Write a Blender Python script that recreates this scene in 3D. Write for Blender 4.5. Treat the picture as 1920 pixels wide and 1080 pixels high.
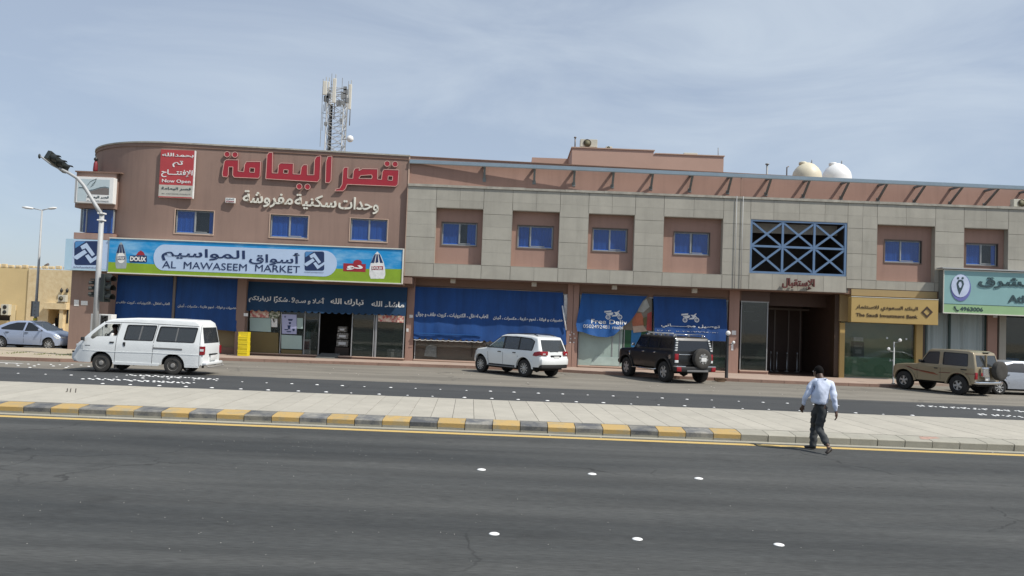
import bpy, bmesh, math, random, unicodedata
from mathutils import Vector, Matrix
random.seed(7)
R = math.radians
S = bpy.context.scene
C = S.collection
for o in list(bpy.data.objects): bpy.data.objects.remove(o)

# ------------------------------------------------------------------ camera, world, sun
FOC, PITCH, ROLL, EYE = 1500.0, R(2.3), R(2.2), 2.3
F = Vector((0, math.cos(PITCH), math.sin(PITCH)))
U0 = Vector((0, -math.sin(PITCH), math.cos(PITCH)))
R0 = Vector((1, 0, 0))
CR = R0*math.cos(ROLL) + U0*math.sin(ROLL)
CU = U0*math.cos(ROLL) - R0*math.sin(ROLL)
EYEV = Vector((0, 0, EYE))
cam = bpy.data.cameras.new('camera')
cam.sensor_width = 36; cam.lens = 36*FOC/1920; cam.clip_start = .1; cam.clip_end = 6000
co = bpy.data.objects.new('camera', cam); C.objects.link(co)
co.matrix_world = Matrix(((CR.x, CU.x, -F.x, 0), (CR.y, CU.y, -F.y, 0), (CR.z, CU.z, -F.z, EYE), (0, 0, 0, 1)))
S.camera = co

SUNDIR = Vector((.68, -.36, 1.0)).normalized()
EL = math.asin(SUNDIR.z); AZ = math.atan2(SUNDIR.x, SUNDIR.y)
w = bpy.data.worlds.new('World'); S.world = w; w.use_nodes = True
nt = w.node_tree; N = nt.nodes; L = nt.links
bg = N['Background']; bg.inputs['Strength'].default_value = .129
sky = N.new('ShaderNodeTexSky'); sky.sky_type = 'NISHITA'; sky.sun_disc = False
sky.sun_elevation = EL; sky.sun_rotation = AZ
sky.air_density = 1.0; sky.dust_density = 1.6; sky.ozone_density = 1.6; sky.altitude = 600
tc = N.new('ShaderNodeTexCoord')
mp = N.new('ShaderNodeMapping'); mp.inputs['Scale'].default_value = (1.2, 1.2, 4.5); mp.inputs['Rotation'].default_value = (R(12), R(-16), R(20))
L.new(tc.outputs['Generated'], mp.inputs['Vector'])
n1 = N.new('ShaderNodeTexNoise'); n1.inputs['Scale'].default_value = 2.1; n1.inputs['Detail'].default_value = 9; n1.inputs['Roughness'].default_value = .58; n1.inputs['Distortion'].default_value = .7
L.new(mp.outputs['Vector'], n1.inputs['Vector'])
n2 = N.new('ShaderNodeTexNoise'); n2.inputs['Scale'].default_value = 1.3; n2.inputs['Detail'].default_value = 3
L.new(tc.outputs['Generated'], n2.inputs['Vector'])
mu = N.new('ShaderNodeMath'); mu.operation = 'MULTIPLY'; L.new(n1.outputs['Fac'], mu.inputs[0]); L.new(n2.outputs['Fac'], mu.inputs[1])
cr = N.new('ShaderNodeValToRGB'); cr.color_ramp.elements[0].position = .25; cr.color_ramp.elements[1].position = .46
cr.color_ramp.elements[0].color = (0, 0, 0, 1); cr.color_ramp.elements[1].color = (.45, .45, .45, 1)
L.new(mu.outputs[0], cr.inputs['Fac'])
veil = N.new('ShaderNodeMixRGB'); veil.inputs['Fac'].default_value = .66; veil.inputs['Color2'].default_value = (3.45, 3.95, 4.70, 1)
L.new(sky.outputs['Color'], veil.inputs['Color1'])
mx = N.new('ShaderNodeMixRGB'); mx.inputs['Color2'].default_value = (5.4, 6.0, 6.5, 1)
L.new(cr.outputs['Color'], mx.inputs['Fac']); L.new(veil.outputs['Color'], mx.inputs['Color1'])
L.new(mx.outputs['Color'], bg.inputs['Color'])
sl = bpy.data.lights.new('sun', 'SUN'); sl.energy = 4.2; sl.angle = R(.6); sl.color = (1, .955, .88)
so = bpy.data.objects.new('sun', sl); C.objects.link(so)
so.rotation_euler = SUNDIR.to_track_quat('Z', 'Y').to_euler(); so.location = (30, -20, 60)
S.view_settings.view_transform = 'Standard'; S.view_settings.look = 'None'; S.view_settings.gamma = 1
S.view_settings.exposure = 0.12
try: S.view_settings.use_curve_mapping = False
except Exception: pass
S.render.engine = 'CYCLES'
S.cycles.max_bounces = 6; S.cycles.transparent_max_bounces = 12; S.cycles.use_denoising = True

# ------------------------------------------------------------------ helpers
def ray(px, py): return F*FOC + CR*(px-960) - CU*(py-540)
def at(px, py, Y):                       # the point of the plane y = Y measured at a photo position
    d = ray(px, py); return EYEV + d*(Y/d.y)
def gnd(px, py, z=0):
    d = ray(px, py); return EYEV + d*((z-EYE)/d.z)

def mat(name, col, rough=.85, var=.10, scale=3.0, bump=0.0, bscale=40, metal=0, spec=.5, rnd=0, col2=None, thr=None, alpha=None, coat=0, stretch=(1,1,1), fine=0, streak=0, fscale=60):
    m = bpy.data.materials.new(name); m.use_nodes = True
    nt = m.node_tree; N = nt.nodes; L = nt.links; b = N['Principled BSDF']
    b.inputs['Roughness'].default_value = rough; b.inputs['Metallic'].default_value = metal
    b.inputs['Specular IOR Level'].default_value = spec
    if coat: b.inputs['Coat Weight'].default_value = coat; b.inputs['Coat Roughness'].default_value = .05
    tc = N.new('ShaderNodeTexCoord'); mp = N.new('ShaderNodeMapping'); mp.inputs['Scale'].default_value = stretch
    L.new(tc.outputs['Object'], mp.inputs['Vector'])
    if rnd:
        oi = N.new('ShaderNodeObjectInfo'); ad = N.new('ShaderNodeVectorMath'); ad.operation = 'ADD'
        sc = N.new('ShaderNodeMath'); sc.operation = 'MULTIPLY'; sc.inputs[1].default_value = 50
        L.new(oi.outputs['Random'], sc.inputs[0]); L.new(mp.outputs[0], ad.inputs[0]); L.new(sc.outputs[0], ad.inputs[1]); vec = ad.outputs[0]
    else: vec = mp.outputs[0]
    no = N.new('ShaderNodeTexNoise'); no.inputs['Scale'].default_value = scale; no.inputs['Detail'].default_value = 7; no.inputs['Roughness'].default_value = .62
    L.new(vec, no.inputs['Vector'])
    r = N.new('ShaderNodeValToRGB'); L.new(no.outputs['Fac'], r.inputs['Fac'])
    a = col; c2 = col2 or tuple(min(1, c*(1+var)) for c in col); c1 = tuple(c*(1-var) for c in col) if not col2 else col
    r.color_ramp.elements[0].color = (*c1, 1); r.color_ramp.elements[1].color = (*c2, 1)
    t = thr or (.3, .7); r.color_ramp.elements[0].position = t[0]; r.color_ramp.elements[1].position = t[1]
    out = r.outputs['Color']
    if rnd:
        hs = N.new('ShaderNodeHueSaturation'); mr = N.new('ShaderNodeMapRange'); mr.inputs[3].default_value = 1-rnd; mr.inputs[4].default_value = 1+rnd
        L.new(oi.outputs['Random'], mr.inputs[0]); L.new(mr.outputs[0], hs.inputs['Value']); L.new(out, hs.inputs['Color']); out = hs.outputs['Color']
    if fine:
        nf = N.new('ShaderNodeTexNoise'); nf.inputs['Scale'].default_value = fscale; nf.inputs['Detail'].default_value = 4; L.new(vec, nf.inputs['Vector'])
        mr2 = N.new('ShaderNodeMapRange'); mr2.inputs[1].default_value = .3; mr2.inputs[2].default_value = .7; mr2.inputs[3].default_value = 1-fine; mr2.inputs[4].default_value = 1+fine
        L.new(nf.outputs['Fac'], mr2.inputs[0])
        h2 = N.new('ShaderNodeHueSaturation'); L.new(mr2.outputs[0], h2.inputs['Value']); L.new(out, h2.inputs['Color']); out = h2.outputs['Color']
    if streak:
        ms_ = N.new('ShaderNodeMapping'); ms_.inputs['Scale'].default_value = (1.9, 1.9, .16); L.new(tc.outputs['Object'], ms_.inputs['Vector'])
        ns = N.new('ShaderNodeTexNoise'); ns.inputs['Scale'].default_value = 1.6; ns.inputs['Detail'].default_value = 6; ns.inputs['Roughness'].default_value = .65; L.new(ms_.outputs[0], ns.inputs['Vector'])
        m3 = N.new('ShaderNodeMapRange'); m3.inputs[1].default_value = .48; m3.inputs[2].default_value = .72; m3.inputs[3].default_value = 1; m3.inputs[4].default_value = 1-streak; L.new(ns.outputs['Fac'], m3.inputs[0])
        np_ = N.new('ShaderNodeTexNoise'); np_.inputs['Scale'].default_value = .35; np_.inputs['Detail'].default_value = 8; L.new(tc.outputs['Object'], np_.inputs['Vector'])
        m4 = N.new('ShaderNodeMapRange'); m4.inputs[1].default_value = .35; m4.inputs[2].default_value = .65; m4.inputs[3].default_value = 1-streak*.5; m4.inputs[4].default_value = 1+streak*.4; L.new(np_.outputs['Fac'], m4.inputs[0])
        mm_ = N.new('ShaderNodeMath'); mm_.operation = 'MULTIPLY'; L.new(m3.outputs[0], mm_.inputs[0]); L.new(m4.outputs[0], mm_.inputs[1])
        h3 = N.new('ShaderNodeHueSaturation'); L.new(mm_.outputs[0], h3.inputs['Value']); L.new(out, h3.inputs['Color']); out = h3.outputs['Color']
    L.new(out, b.inputs['Base Color'])
    if bump:
        nb = N.new('ShaderNodeTexNoise'); nb.inputs['Scale'].default_value = bscale; nb.inputs['Detail'].default_value = 5; L.new(vec, nb.inputs['Vector'])
        bp = N.new('ShaderNodeBump'); bp.inputs['Strength'].default_value = bump; bp.inputs['Distance'].default_value = .02
        L.new(nb.outputs['Fac'], bp.inputs['Height']); L.new(bp.outputs['Normal'], b.inputs['Normal'])
    return m

def glass_mat(name, tint, clear, rough=.03):
    m = bpy.data.materials.new(name); m.use_nodes = True
    nt = m.node_tree; N = nt.nodes; L = nt.links; b = N['Principled BSDF']
    b.inputs['Base Color'].default_value = (*tint, 1); b.inputs['Roughness'].default_value = rough
    tr = N.new('ShaderNodeBsdfTransparent'); tr.inputs['Color'].default_value = (*[min(1, .75+.5*t) for t in tint], 1)
    ms = N.new('ShaderNodeMixShader'); ms.inputs[0].default_value = clear
    gl = N.new('ShaderNodeBsdfGlossy'); gl.inputs['Roughness'].default_value = rough
    fr_ = N.new('ShaderNodeLayerWeight'); fr_.inputs['Blend'].default_value = .5
    pw_ = N.new('ShaderNodeMath'); pw_.operation = 'POWER'; pw_.inputs[1].default_value = 4.5; L.new(fr_.outputs['Facing'], pw_.inputs[0])
    fr = N.new('ShaderNodeMath'); fr.operation = 'MULTIPLY_ADD'; fr.inputs[1].default_value = .8; fr.inputs[2].default_value = .045; L.new(pw_.outputs[0], fr.inputs[0])
    m2 = N.new('ShaderNodeMixShader')
    L.new(b.outputs[0], ms.inputs[1]); L.new(tr.outputs[0], ms.inputs[2])
    L.new(fr.outputs[0], m2.inputs[0]); L.new(ms.outputs[0], m2.inputs[1]); L.new(gl.outputs[0], m2.inputs[2])
    L.new(m2.outputs[0], N['Material Output'].inputs['Surface'])
    return m

WR = {}                                  # names of world-built roots -> location
def rootloc(p):
    while p is not None:
        if p.name in WR: return WR[p.name]
        p = p.parent
    return Vector((0, 0, 0))

def tag(o, label=None, cat=None, group=None, kind=None):
    if label: o['label'] = label
    if cat: o['category'] = cat
    if group: o['group'] = group
    if kind: o['kind'] = kind
    return o

def thing(name, label, cat, loc=(0, 0, 0), rz=0, group=None, world=False):
    o = bpy.data.objects.new(name, None); C.objects.link(o); o.location = loc; o.rotation_euler = (0, 0, rz)
    o.empty_display_size = .3
    if world: WR[o.name] = Vector(loc)
    return tag(o, label, cat, group)

class MB:
    def __init__(s): s.bm = bmesh.new()
    def face(s, pts, mi=0):
        vs = [s.bm.verts.new(p) for p in pts]
        try:
            f = s.bm.faces.new(vs); f.material_index = mi; return f
        except ValueError: return None
    def box(s, x0, x1, y0, y1, z0, z1, mi=0, bev=0):
        if x1 < x0: x0, x1 = x1, x0
        if y1 < y0: y0, y1 = y1, y0
        if z1 < z0: z0, z1 = z1, z0
        v = [s.bm.verts.new((x, y, z)) for x in (x0, x1) for y in (y0, y1) for z in (z0, z1)]
        fs = []
        for q in ((0,1,3,2), (4,6,7,5), (0,4,5,1), (2,3,7,6), (0,2,6,4), (1,5,7,3)):
            f = s.bm.faces.new([v[i] for i in q]); f.material_index = mi; fs.append(f)
        if bev:
            es = list({e for f in fs for e in f.edges})
            r = bmesh.ops.bevel(s.bm, geom=es, offset=bev, segments=2, affect='EDGES', profile=.5)
            for f in r['faces']: f.material_index = mi
        return s
    def prism(s, pts, dvec, mi=0):       # polygon (3-D points) extruded by a vector
        d = Vector(dvec); a = [s.bm.verts.new(p) for p in pts]; b = [s.bm.verts.new(Vector(p)+d) for p in pts]
        n = len(pts)
        for q in ([a, b[::-1]]):
            try: f = s.bm.faces.new(q); f.material_index = mi
            except ValueError: pass
        for i in range(n):
            f = s.bm.faces.new((a[i], b[i], b[(i+1) % n], a[(i+1) % n])); f.material_index = mi
        bmesh.ops.recalc_face_normals(s.bm, faces=s.bm.faces)
        return s
    def shape(s, pts, holes, dvec, mi=0):  # planar polygon with holes, extruded
        d = Vector(dvec); es = []; loops = []
        for lp in [pts]+list(holes):
            vs = [s.bm.verts.new(p) for p in lp]; loops.append(vs)
            es += [s.bm.edges.new((vs[i], vs[(i+1) % len(vs)])) for i in range(len(vs))]
        r = bmesh.ops.triangle_fill(s.bm, use_beauty=True, use_dissolve=False, edges=es)
        fs = [g for g in r['geom'] if isinstance(g, bmesh.types.BMFace)]
        for f in fs: f.material_index = mi
        if d.length > 0:
            mp = {}
            for vs in loops:
                for v in vs: mp[v] = s.bm.verts.new(v.co+d)
            for f in fs:
                try: g = s.bm.faces.new([mp[v] for v in reversed(f.verts)]); g.material_index = mi
                except (ValueError, KeyError): pass
            for vs in loops:
                n = len(vs)
                for i in range(n):
                    f = s.bm.faces.new((vs[i], vs[(i+1) % n], mp[vs[(i+1) % n]], mp[vs[i]])); f.material_index = mi
        bmesh.ops.recalc_face_normals(s.bm, faces=s.bm.faces)
        return s
    def tube(s, path, r, n=8, mi=0, caps=True):
        path = [Vector(p) for p in path]; rs = r if isinstance(r, (list, tuple)) else [r]*len(path)
        rings = []; up = None
        for i, p in enumerate(path):
            t = (path[min(i+1, len(path)-1)]-path[max(i-1, 0)]).normalized()
            if up is None: up = Vector((0, 0, 1)) if abs(t.z) < .9 else Vector((1, 0, 0))
            a = t.cross(up).normalized(); b = a.cross(t).normalized(); up = b
            rings.append([s.bm.verts.new(p+(a*math.cos(2*math.pi*k/n)+b*math.sin(2*math.pi*k/n))*rs[i]) for k in range(n)])
        for i in range(len(rings)-1):
            for k in range(n):
                f = s.bm.faces.new((rings[i][k], rings[i][(k+1) % n], rings[i+1][(k+1) % n], rings[i+1][k])); f.material_index = mi; f.smooth = n > 5
        if caps:
            for g in (rings[0][::-1], rings[-1]):
                f = s.bm.faces.new(g); f.material_index = mi
        return s
    def lathe(s, prof, c=(0, 0, 0), axis='z', n=16, mi=0):  # prof: (radius, height)
        c = Vector(c); rings = []
        for (r, h) in prof:
            ring = []
            for k in range(n):
                a = 2*math.pi*k/n; q = (r*math.cos(a), r*math.sin(a), h)
                if axis == 'y': q = (q[0], h, q[1])
                if axis == 'x': q = (h, q[0], q[1])
                ring.append(s.bm.verts.new(c+Vector(q)))
            rings.append(ring)
        for i in range(len(rings)-1):
            for k in range(n):
                f = s.bm.faces.new((rings[i][k], rings[i][(k+1) % n], rings[i+1][(k+1) % n], rings[i+1][k])); f.material_index = mi; f.smooth = True
        for g, rr in ((rings[0], prof[0][0]), (rings[-1], prof[-1][0])):
            if rr > 1e-4:
                f = s.bm.faces.new(g if g is rings[-1] else g[::-1]); f.material_index = mi
        bmesh.ops.recalc_face_normals(s.bm, faces=s.bm.faces)
        return s
    def build(s, name, m, parent=None, smooth=None, label=None):
        bm = s.bm
        off = rootloc(parent)
        if off.length: bmesh.ops.translate(bm, verts=bm.verts, vec=-off)
        me = bpy.data.meshes.new(name); bm.to_mesh(me); bm.free()
        for mm in (m if isinstance(m, (list, tuple)) else [m]): me.materials.append(mm)
        if smooth:
            for p in me.polygons: p.use_smooth = True
            try: me.set_sharp_from_angle(angle=R(smooth))
            except Exception: pass
        o = bpy.data.objects.new(name, me); C.objects.link(o)
        if parent is not None: o.parent = parent
        if label: o['label'] = label
        return o

def kids(o): return [c for c in bpy.data.objects if c.parent == o]
KID = {}
def copy_tree(o, loc=None, rz=None, label=None, parent=None, _kids=None):
    c = o.copy(); C.objects.link(c); c.parent = parent
    if loc is not None: c.location = loc
    if rz is not None: c.rotation_euler = (0, 0, rz)
    if label: c['label'] = label
    for ch in o.children: copy_tree(ch, parent=c)
    return c

def shape_ar(s):                         # Arabic letters to joined forms in drawing order
    out = []; i = 0; u = []
    while i < len(s):
        if s[i] == 'ل' and i+1 < len(s) and s[i+1] in 'اأإآ': u.append(s[i:i+2]); i += 2
        else: u.append(s[i]); i += 1
    for i, c in enumerate(u):
        pv = u[i-1] if i else ' '; nx = u[i+1] if i+1 < len(u) else ' '
        jn = lambda k: 'initial' in FORMS.get(k, {}) or k == 'ـ'
        jp = lambda k: 'final' in FORMS.get(k, {}) or k == 'ـ'
        a = jn(pv) and jp(c); b = jn(c) and jp(nx)
        k = 'medial' if a and b else 'final' if a else 'initial' if b else 'isolated'
        out.append(FORMS.get(c, {}).get(k, c))
    return ''.join(reversed(out))
FORMS = {}
for cp in range(0xFE70, 0xFEFD):
    d = unicodedata.decomposition(chr(cp)).split()
    if d: FORMS.setdefault(''.join(chr(int(c, 16)) for c in d[1:]), {})[d[0].strip('<>')] = chr(cp)

def glyphs(body, arabic=False, bold=0.0, ext=0.0, bev=0.0):
    cu = bpy.data.curves.new('lettering', 'FONT'); cu.body = shape_ar(body) if arabic else body
    cu.offset = bold; cu.extrude = ext; cu.resolution_u = 3; cu.bevel_depth = bev; cu.bevel_resolution = 0
    o = bpy.data.objects.new('lettering', cu); C.objects.link(o)
    bpy.context.view_layer.update()
    dg = bpy.context.evaluated_depsgraph_get()
    me = bpy.data.meshes.new_from_object(o.evaluated_get(dg))
    bpy.data.objects.remove(o); bpy.data.curves.remove(cu)
    return me

def text_px(body, px0, py0, px1, py1, Y, m, parent, arabic=False, bold=0.0, thick=.006, name='lettering', fy=None, sy=0):
    """lettering that fills the upright rectangle whose photo corners are given (top left, bottom right), on the plane y=Y"""
    a = at(px0, py0, Y); b = at(px1, py1, Y)
    return text_w(body, a.x, b.x, b.z, a.z, Y, m, parent, arabic, bold, thick, name, fy)
def text_w(body, x0, x1, z0, z1, Y, m, parent, arabic=False, bold=0.0, thick=.006, name='lettering', fy=None):
    me = glyphs(body, arabic, bold, .5)
    par = list(range(len(me.vertices)))
    def fnd(i):
        while par[i] != i: par[i] = par[par[i]]; i = par[i]
        return i
    for e in me.edges:
        a_, b_ = fnd(e.vertices[0]), fnd(e.vertices[1])
        if a_ != b_: par[a_] = b_
    isl = {}
    xs = [v.co.x for v in me.vertices]; ys = [v.co.y for v in me.vertices]
    mx0, mx1, my0, my1 = min(xs), max(xs), min(ys), max(ys)
    off = rootloc(parent)
    for v in me.vertices:
        u = (v.co.x-mx0)/(mx1-mx0); t = (v.co.y-my0)/(my1-my0)
        X = x0+(x1-x0)*u; Z = z0+(z1-z0)*t
        yy = fy(X, Z) if fy else Y
        k_ = isl.setdefault(fnd(v.index), len(isl))
        p = Vector((X, yy-thick*.5-.002-(v.co.z)*thick-.0022*(k_ % 4), Z)) - off
        v.co = p
    me.materials.clear(); me.materials.append(m)
    o = bpy.data.objects.new(name, me); C.objects.link(o); o.parent = parent
    return o

def plate(name, pts, Y, m, parent, thick=.01, holes=()):
    g = lambda q: [at(x, y, Y) for x, y in q]
    return MB().shape(g(pts), [g(h) for h in holes], (0, -thick, 0)).build(name, m, parent)
def rect(x0, y0, x1, y1): return None
def circ(cx, cy, rx, ry=None, n=20, a0=0, a1=360):
    ry = ry or rx
    k = n if a1-a0 == 360 else n+1
    return [(cx+rx*math.cos(R(a0+(a1-a0)*i/n)), cy+ry*math.sin(R(a0+(a1-a0)*i/n))) for i in range(k)]
def rrect(x0, y0, x1, y1, r, n=4):
    o = []
    for cx, cy, a in ((x1-r, y1-r, 0), (x0+r, y1-r, 90), (x0+r, y0+r, 180), (x1-r, y0+r, 270)):
        for i in range(n+1): o.append((cx+r*math.cos(R(a+90*i/n)), cy+r*math.sin(R(a+90*i/n))))
    return o

# ------------------------------------------------------------------ materials
M = {}
M['asphalt'] = mat('asphalt', (.039, .042, .042), .88, .10, .42, .35, 60, col2=(.094, .095, .090), thr=(.34, .80), stretch=(.16, 1.5, 1), fine=.30, fscale=38, spec=.4)
M['asphalt2'] = mat('asphalt_far_lane', (.040, .043, .045), .9, .14, .5, .3, 60, stretch=(.3, 1.2, 1), fine=.1, col2=(.060, .062, .062))
M['dust'] = mat('dusty_asphalt', (.155, .142, .118), .95, .1, .5, .3, 30, col2=(.235, .215, .178), stretch=(.35, 1.3, 1), fine=.1, thr=(.3,.75))
M['ground'] = mat('sandy_ground', (.36, .29, .20), .95, .15, .2, .3, 20, fine=.1)
def wear(m, scale, crack, dark, track=0):
    nt = m.node_tree; N = nt.nodes; L = nt.links; b = N['Principled BSDF']
    src = b.inputs['Base Color'].links[0].from_socket
    tc = N.new('ShaderNodeTexCoord')
    wn = N.new('ShaderNodeTexNoise'); wn.inputs['Scale'].default_value = 1.3; wn.inputs['Detail'].default_value = 5; L.new(tc.outputs['Object'], wn.inputs['Vector'])
    va = N.new('ShaderNodeVectorMath'); va.operation = 'ADD'; L.new(tc.outputs['Object'], va.inputs[0]); L.new(wn.outputs['Color'], va.inputs[1])
    vo = N.new('ShaderNodeTexVoronoi'); vo.feature = 'DISTANCE_TO_EDGE'; vo.inputs['Scale'].default_value = scale; L.new(va.outputs[0], vo.inputs['Vector'])
    m1 = N.new('ShaderNodeMapRange'); m1.inputs[1].default_value = crack; m1.inputs[2].default_value = crack*2.2; m1.inputs[3].default_value = dark; m1.inputs[4].default_value = 1; L.new(vo.outputs['Distance'], m1.inputs[0])
    mk = N.new('ShaderNodeTexNoise'); mk.inputs['Scale'].default_value = .22; mk.inputs['Detail'].default_value = 3; L.new(tc.outputs['Object'], mk.inputs['Vector'])
    m2 = N.new('ShaderNodeMapRange'); m2.inputs[1].default_value = .52; m2.inputs[2].default_value = .60; L.new(mk.outputs['Fac'], m2.inputs[0])
    mx = N.new('ShaderNodeMix'); mx.data_type = 'FLOAT'; mx.inputs['A'].default_value = 1; L.new(m2.outputs[0], mx.inputs['Factor']); L.new(m1.outputs[0], mx.inputs['B'])
    # long curved tyre polish and pale dust drifts
    mp = N.new('ShaderNodeMapping'); mp.inputs['Scale'].default_value = (.05, 1.1, 1); mp.inputs['Rotation'].default_value = (0, 0, .05); L.new(tc.outputs['Object'], mp.inputs['Vector'])
    n3 = N.new('ShaderNodeTexNoise'); n3.inputs['Scale'].default_value = 1.5; n3.inputs['Detail'].default_value = 8; n3.inputs['Roughness'].default_value = .7; n3.inputs['Distortion'].default_value = .35; L.new(mp.outputs[0], n3.inputs['Vector'])
    m3 = N.new('ShaderNodeMapRange'); m3.inputs[1].default_value = .35; m3.inputs[2].default_value = .70; m3.inputs[3].default_value = 1-track; m3.inputs[4].default_value = 1+track*1.3; L.new(n3.outputs['Fac'], m3.inputs[0])
    mu = N.new('ShaderNodeMath'); mu.operation = 'MULTIPLY'; L.new(mx.outputs[0], mu.inputs[0]); L.new(m3.outputs[0], mu.inputs[1])
    # dark stains
    n4 = N.new('ShaderNodeTexNoise'); n4.inputs['Scale'].default_value = .9; n4.inputs['Detail'].default_value = 5; L.new(tc.outputs['Object'], n4.inputs['Vector'])
    m4 = N.new('ShaderNodeMapRange'); m4.inputs[1].default_value = .60; m4.inputs[2].default_value = .72; m4.inputs[3].default_value = 1; m4.inputs[4].default_value = .78; L.new(n4.outputs['Fac'], m4.inputs[0])
    m5 = N.new('ShaderNodeMath'); m5.operation = 'MULTIPLY'; L.new(mu.outputs[0], m5.inputs[0]); L.new(m4.outputs[0], m5.inputs[1])
    hs = N.new('ShaderNodeHueSaturation'); L.new(m5.outputs[0], hs.inputs['Value']); L.new(src, hs.inputs['Color']); L.new(hs.outputs[0], b.inputs['Base Color'])
wear(M['asphalt'], .30, .0035, .55, .16); wear(M['asphalt2'], .3, .004, .6, .10); wear(M['dust'], .25, .005, .6, .10)
M['yellow'] = mat('yellow_paint', (.56, .39, .13), .8, .12, 2, .1, fine=.15, col2=(.45, .38, .22), thr=(.5, .8))
M['white_line'] = mat('road_paint', (.62, .62, .6), .8, .12, 4, fine=.1)
M['slab'] = mat('concrete_slab', (.41, .385, .325), .9, .09, 1.0, .15, 50, rnd=.03, fine=.08, streak=.10)
M['kerb_grey'] = mat('kerb_concrete', (.34, .325, .27), .9, .1, 3, .2, 40, rnd=.05, fine=.08)
M['kerb_yel'] = mat('kerb_yellow_paint', (.46, .315, .12), .85, .1, 3.5, .25, 40, col2=(.33, .28, .18), thr=(.48, .66), rnd=.05, fine=.08)
M['kerb_blk'] = mat('kerb_black_paint', (.10, .105, .112), .85, .1, 3, .25, 40, col2=(.25, .24, .21), thr=(.40, .62), rnd=.16, fine=.16)
M['dark_joint'] = mat('joint_dirt', (.06, .052, .042), .95)
M['pave'] = mat('pink_pavement', (.35, .255, .20), .9, .1, 1.2, .15, 40, fine=.07, col2=(.40, .32, .26))
M['kerb_red'] = mat('red_kerb_stone', (.26, .165, .125), .9, .15, 2, .15, 30, rnd=.06)
M['tan_pave'] = mat('tan_pavement', (.40, .34, .25), .9, .1, 1, .1, fine=.08)
M['stud'] = mat('white_ceramic', (.9, .9, .88), .3, .03, 5)
M['stone'] = mat('grey_stone_cladding', (.375, .355, .30), .62, .07, 1.6, .03, 30, rnd=.05, fine=.05, streak=.12)
M['stone_edge'] = mat('weathered_stone_coping', (.36, .34, .29), .9, .25, 3, .2, fine=.1)
M['pink'] = mat('pink_render', (.345, .215, .170), .92, .055, .45, .12, 90, fine=.03, streak=.13)
M['pink_d'] = mat('mauve_brown_render', (.270, .183, .148), .92, .055, .45, .12, 90, fine=.03, streak=.13)
M['pink_lt'] = mat('light_pink_trim', (.50, .36, .28), .9, .06, 1)
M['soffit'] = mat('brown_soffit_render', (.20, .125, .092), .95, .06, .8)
M['beam'] = mat('blue_grey_steel_paint', (.22, .29, .35), .55, .08, 2)
M['strut'] = mat('grey_steel_paint', (.16, .18, .18), .6, .08, 2)
M['grid'] = mat('blue_lattice_paint', (.12, .20, .33), .5, .08, 2)
M['alu'] = mat('aluminium_frame', (.36, .37, .37), .4, .05, 5, metal=.3)
M['alu_d'] = mat('bronze_frame', (.17, .14, .12), .5, .05, 5, metal=.3)
M['curtain'] = mat('blue_curtain', (.02, .19, .85), .8, .10, 2, stretch=(6, 1, .3))
M['curtain_d'] = mat('dim_blue_curtain', (.02, .06, .20), .8, .2, 2)
M['dark'] = mat('dark_interior', (.018, .017, .016), .9, .2, 2)
M['dark2'] = mat('dim_brown_interior', (.055, .04, .032), .8, .2, 2)
M['brownwall'] = mat('brown_stone_lobby', (.085, .05, .036), .55, .1, 2)
M['glass'] = glass_mat('window_glass', (.03, .05, .07), .96)
M['shopglass'] = glass_mat('shop_glass', (.05, .07, .06), .80)
M['blue_cloth'] = mat('blue_canvas', (.005, .052, .20), .75, .22, 1.4, .05, 60, stretch=(1, 1, .25), streak=.2, fine=.08)
M['teal_cloth'] = mat('dark_teal_canvas', (.006, .040, .100), .8, .14, 1.2, stretch=(1, 1, .25))
M['blue_cloth2'] = mat('bright_blue_canvas', (.008, .080, .27), .7, .2, 1.4, stretch=(1, 1, .25), streak=.2, fine=.08)
M['white'] = mat('white_paint', (.78, .78, .76), .6, .04, 3)
M['offwhite'] = mat('worn_white_print', (.72, .72, .70), .8, .18, 6)
M['cream'] = mat('cream_letters', (.66, .64, .56), .6, .06, 3)
M['red'] = mat('red_acrylic', (.33, .020, .032), .35, .06, 2)
M['red_edge'] = mat('pale_letter_edge', (.58, .36, .31), .5, .1, 3)
M['navy'] = mat('navy_print', (.012, .03, .10), .5, .04, 2)
M['navy2'] = mat('mid_blue_print', (.08, .24, .5), .5, .04, 2)
M['skyblue'] = mat('sky_blue_print', (.01, .27, .60), .4, .25, .9, col2=(.25, .50, .72), thr=(.50, .72), stretch=(.5, 1, 1.6))
M['lightblue'] = mat('pale_blue_print', (.46, .58, .76), .45, .04, 1)
M['iceblue'] = mat('ice_blue_print', (.42, .60, .72), .45, .06, 1)
M['lime'] = mat('lime_green_print', (.23, .36, .02), .5, .12, 1.5)
M['gold'] = mat('gold_panel', (.46, .32, .115), .42, .05, 1)
M['gold_d'] = mat('tan_panel', (.34, .25, .12), .6, .06, 1)
M['bankbrown'] = mat('dark_brown_letters', (.06, .035, .02), .5)
M['mint'] = mat('mint_panel', (.25, .43, .43), .45, .06, .8)
M['softgreen'] = mat('soft_green_panel', (.31, .48, .25), .45, .05, 1)
M['slate'] = mat('slate_letters', (.035, .07, .08), .5)
M['ringblue'] = mat('blue_ring', (.16, .17, .42), .35)
M['paleface'] = mat('pale_disc', (.55, .62, .78), .4)
M['tanboard'] = mat('tan_board', (.15, .115, .045), .7, .06, 2)
M['paper'] = mat('pale_paper', (.36, .47, .44), .8, .04, 3)
M['lilac'] = mat('lilac_poster', (.40, .42, .62), .6, .05, 3)
M['meat'] = mat('food_photo_print', (.50, .10, .09), .5, .5, 7, col2=(.75, .62, .50), thr=(.42, .58))
M['yellow_plastic'] = mat('yellow_plastic', (.75, .60, .02), .45, .06, 3)
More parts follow.
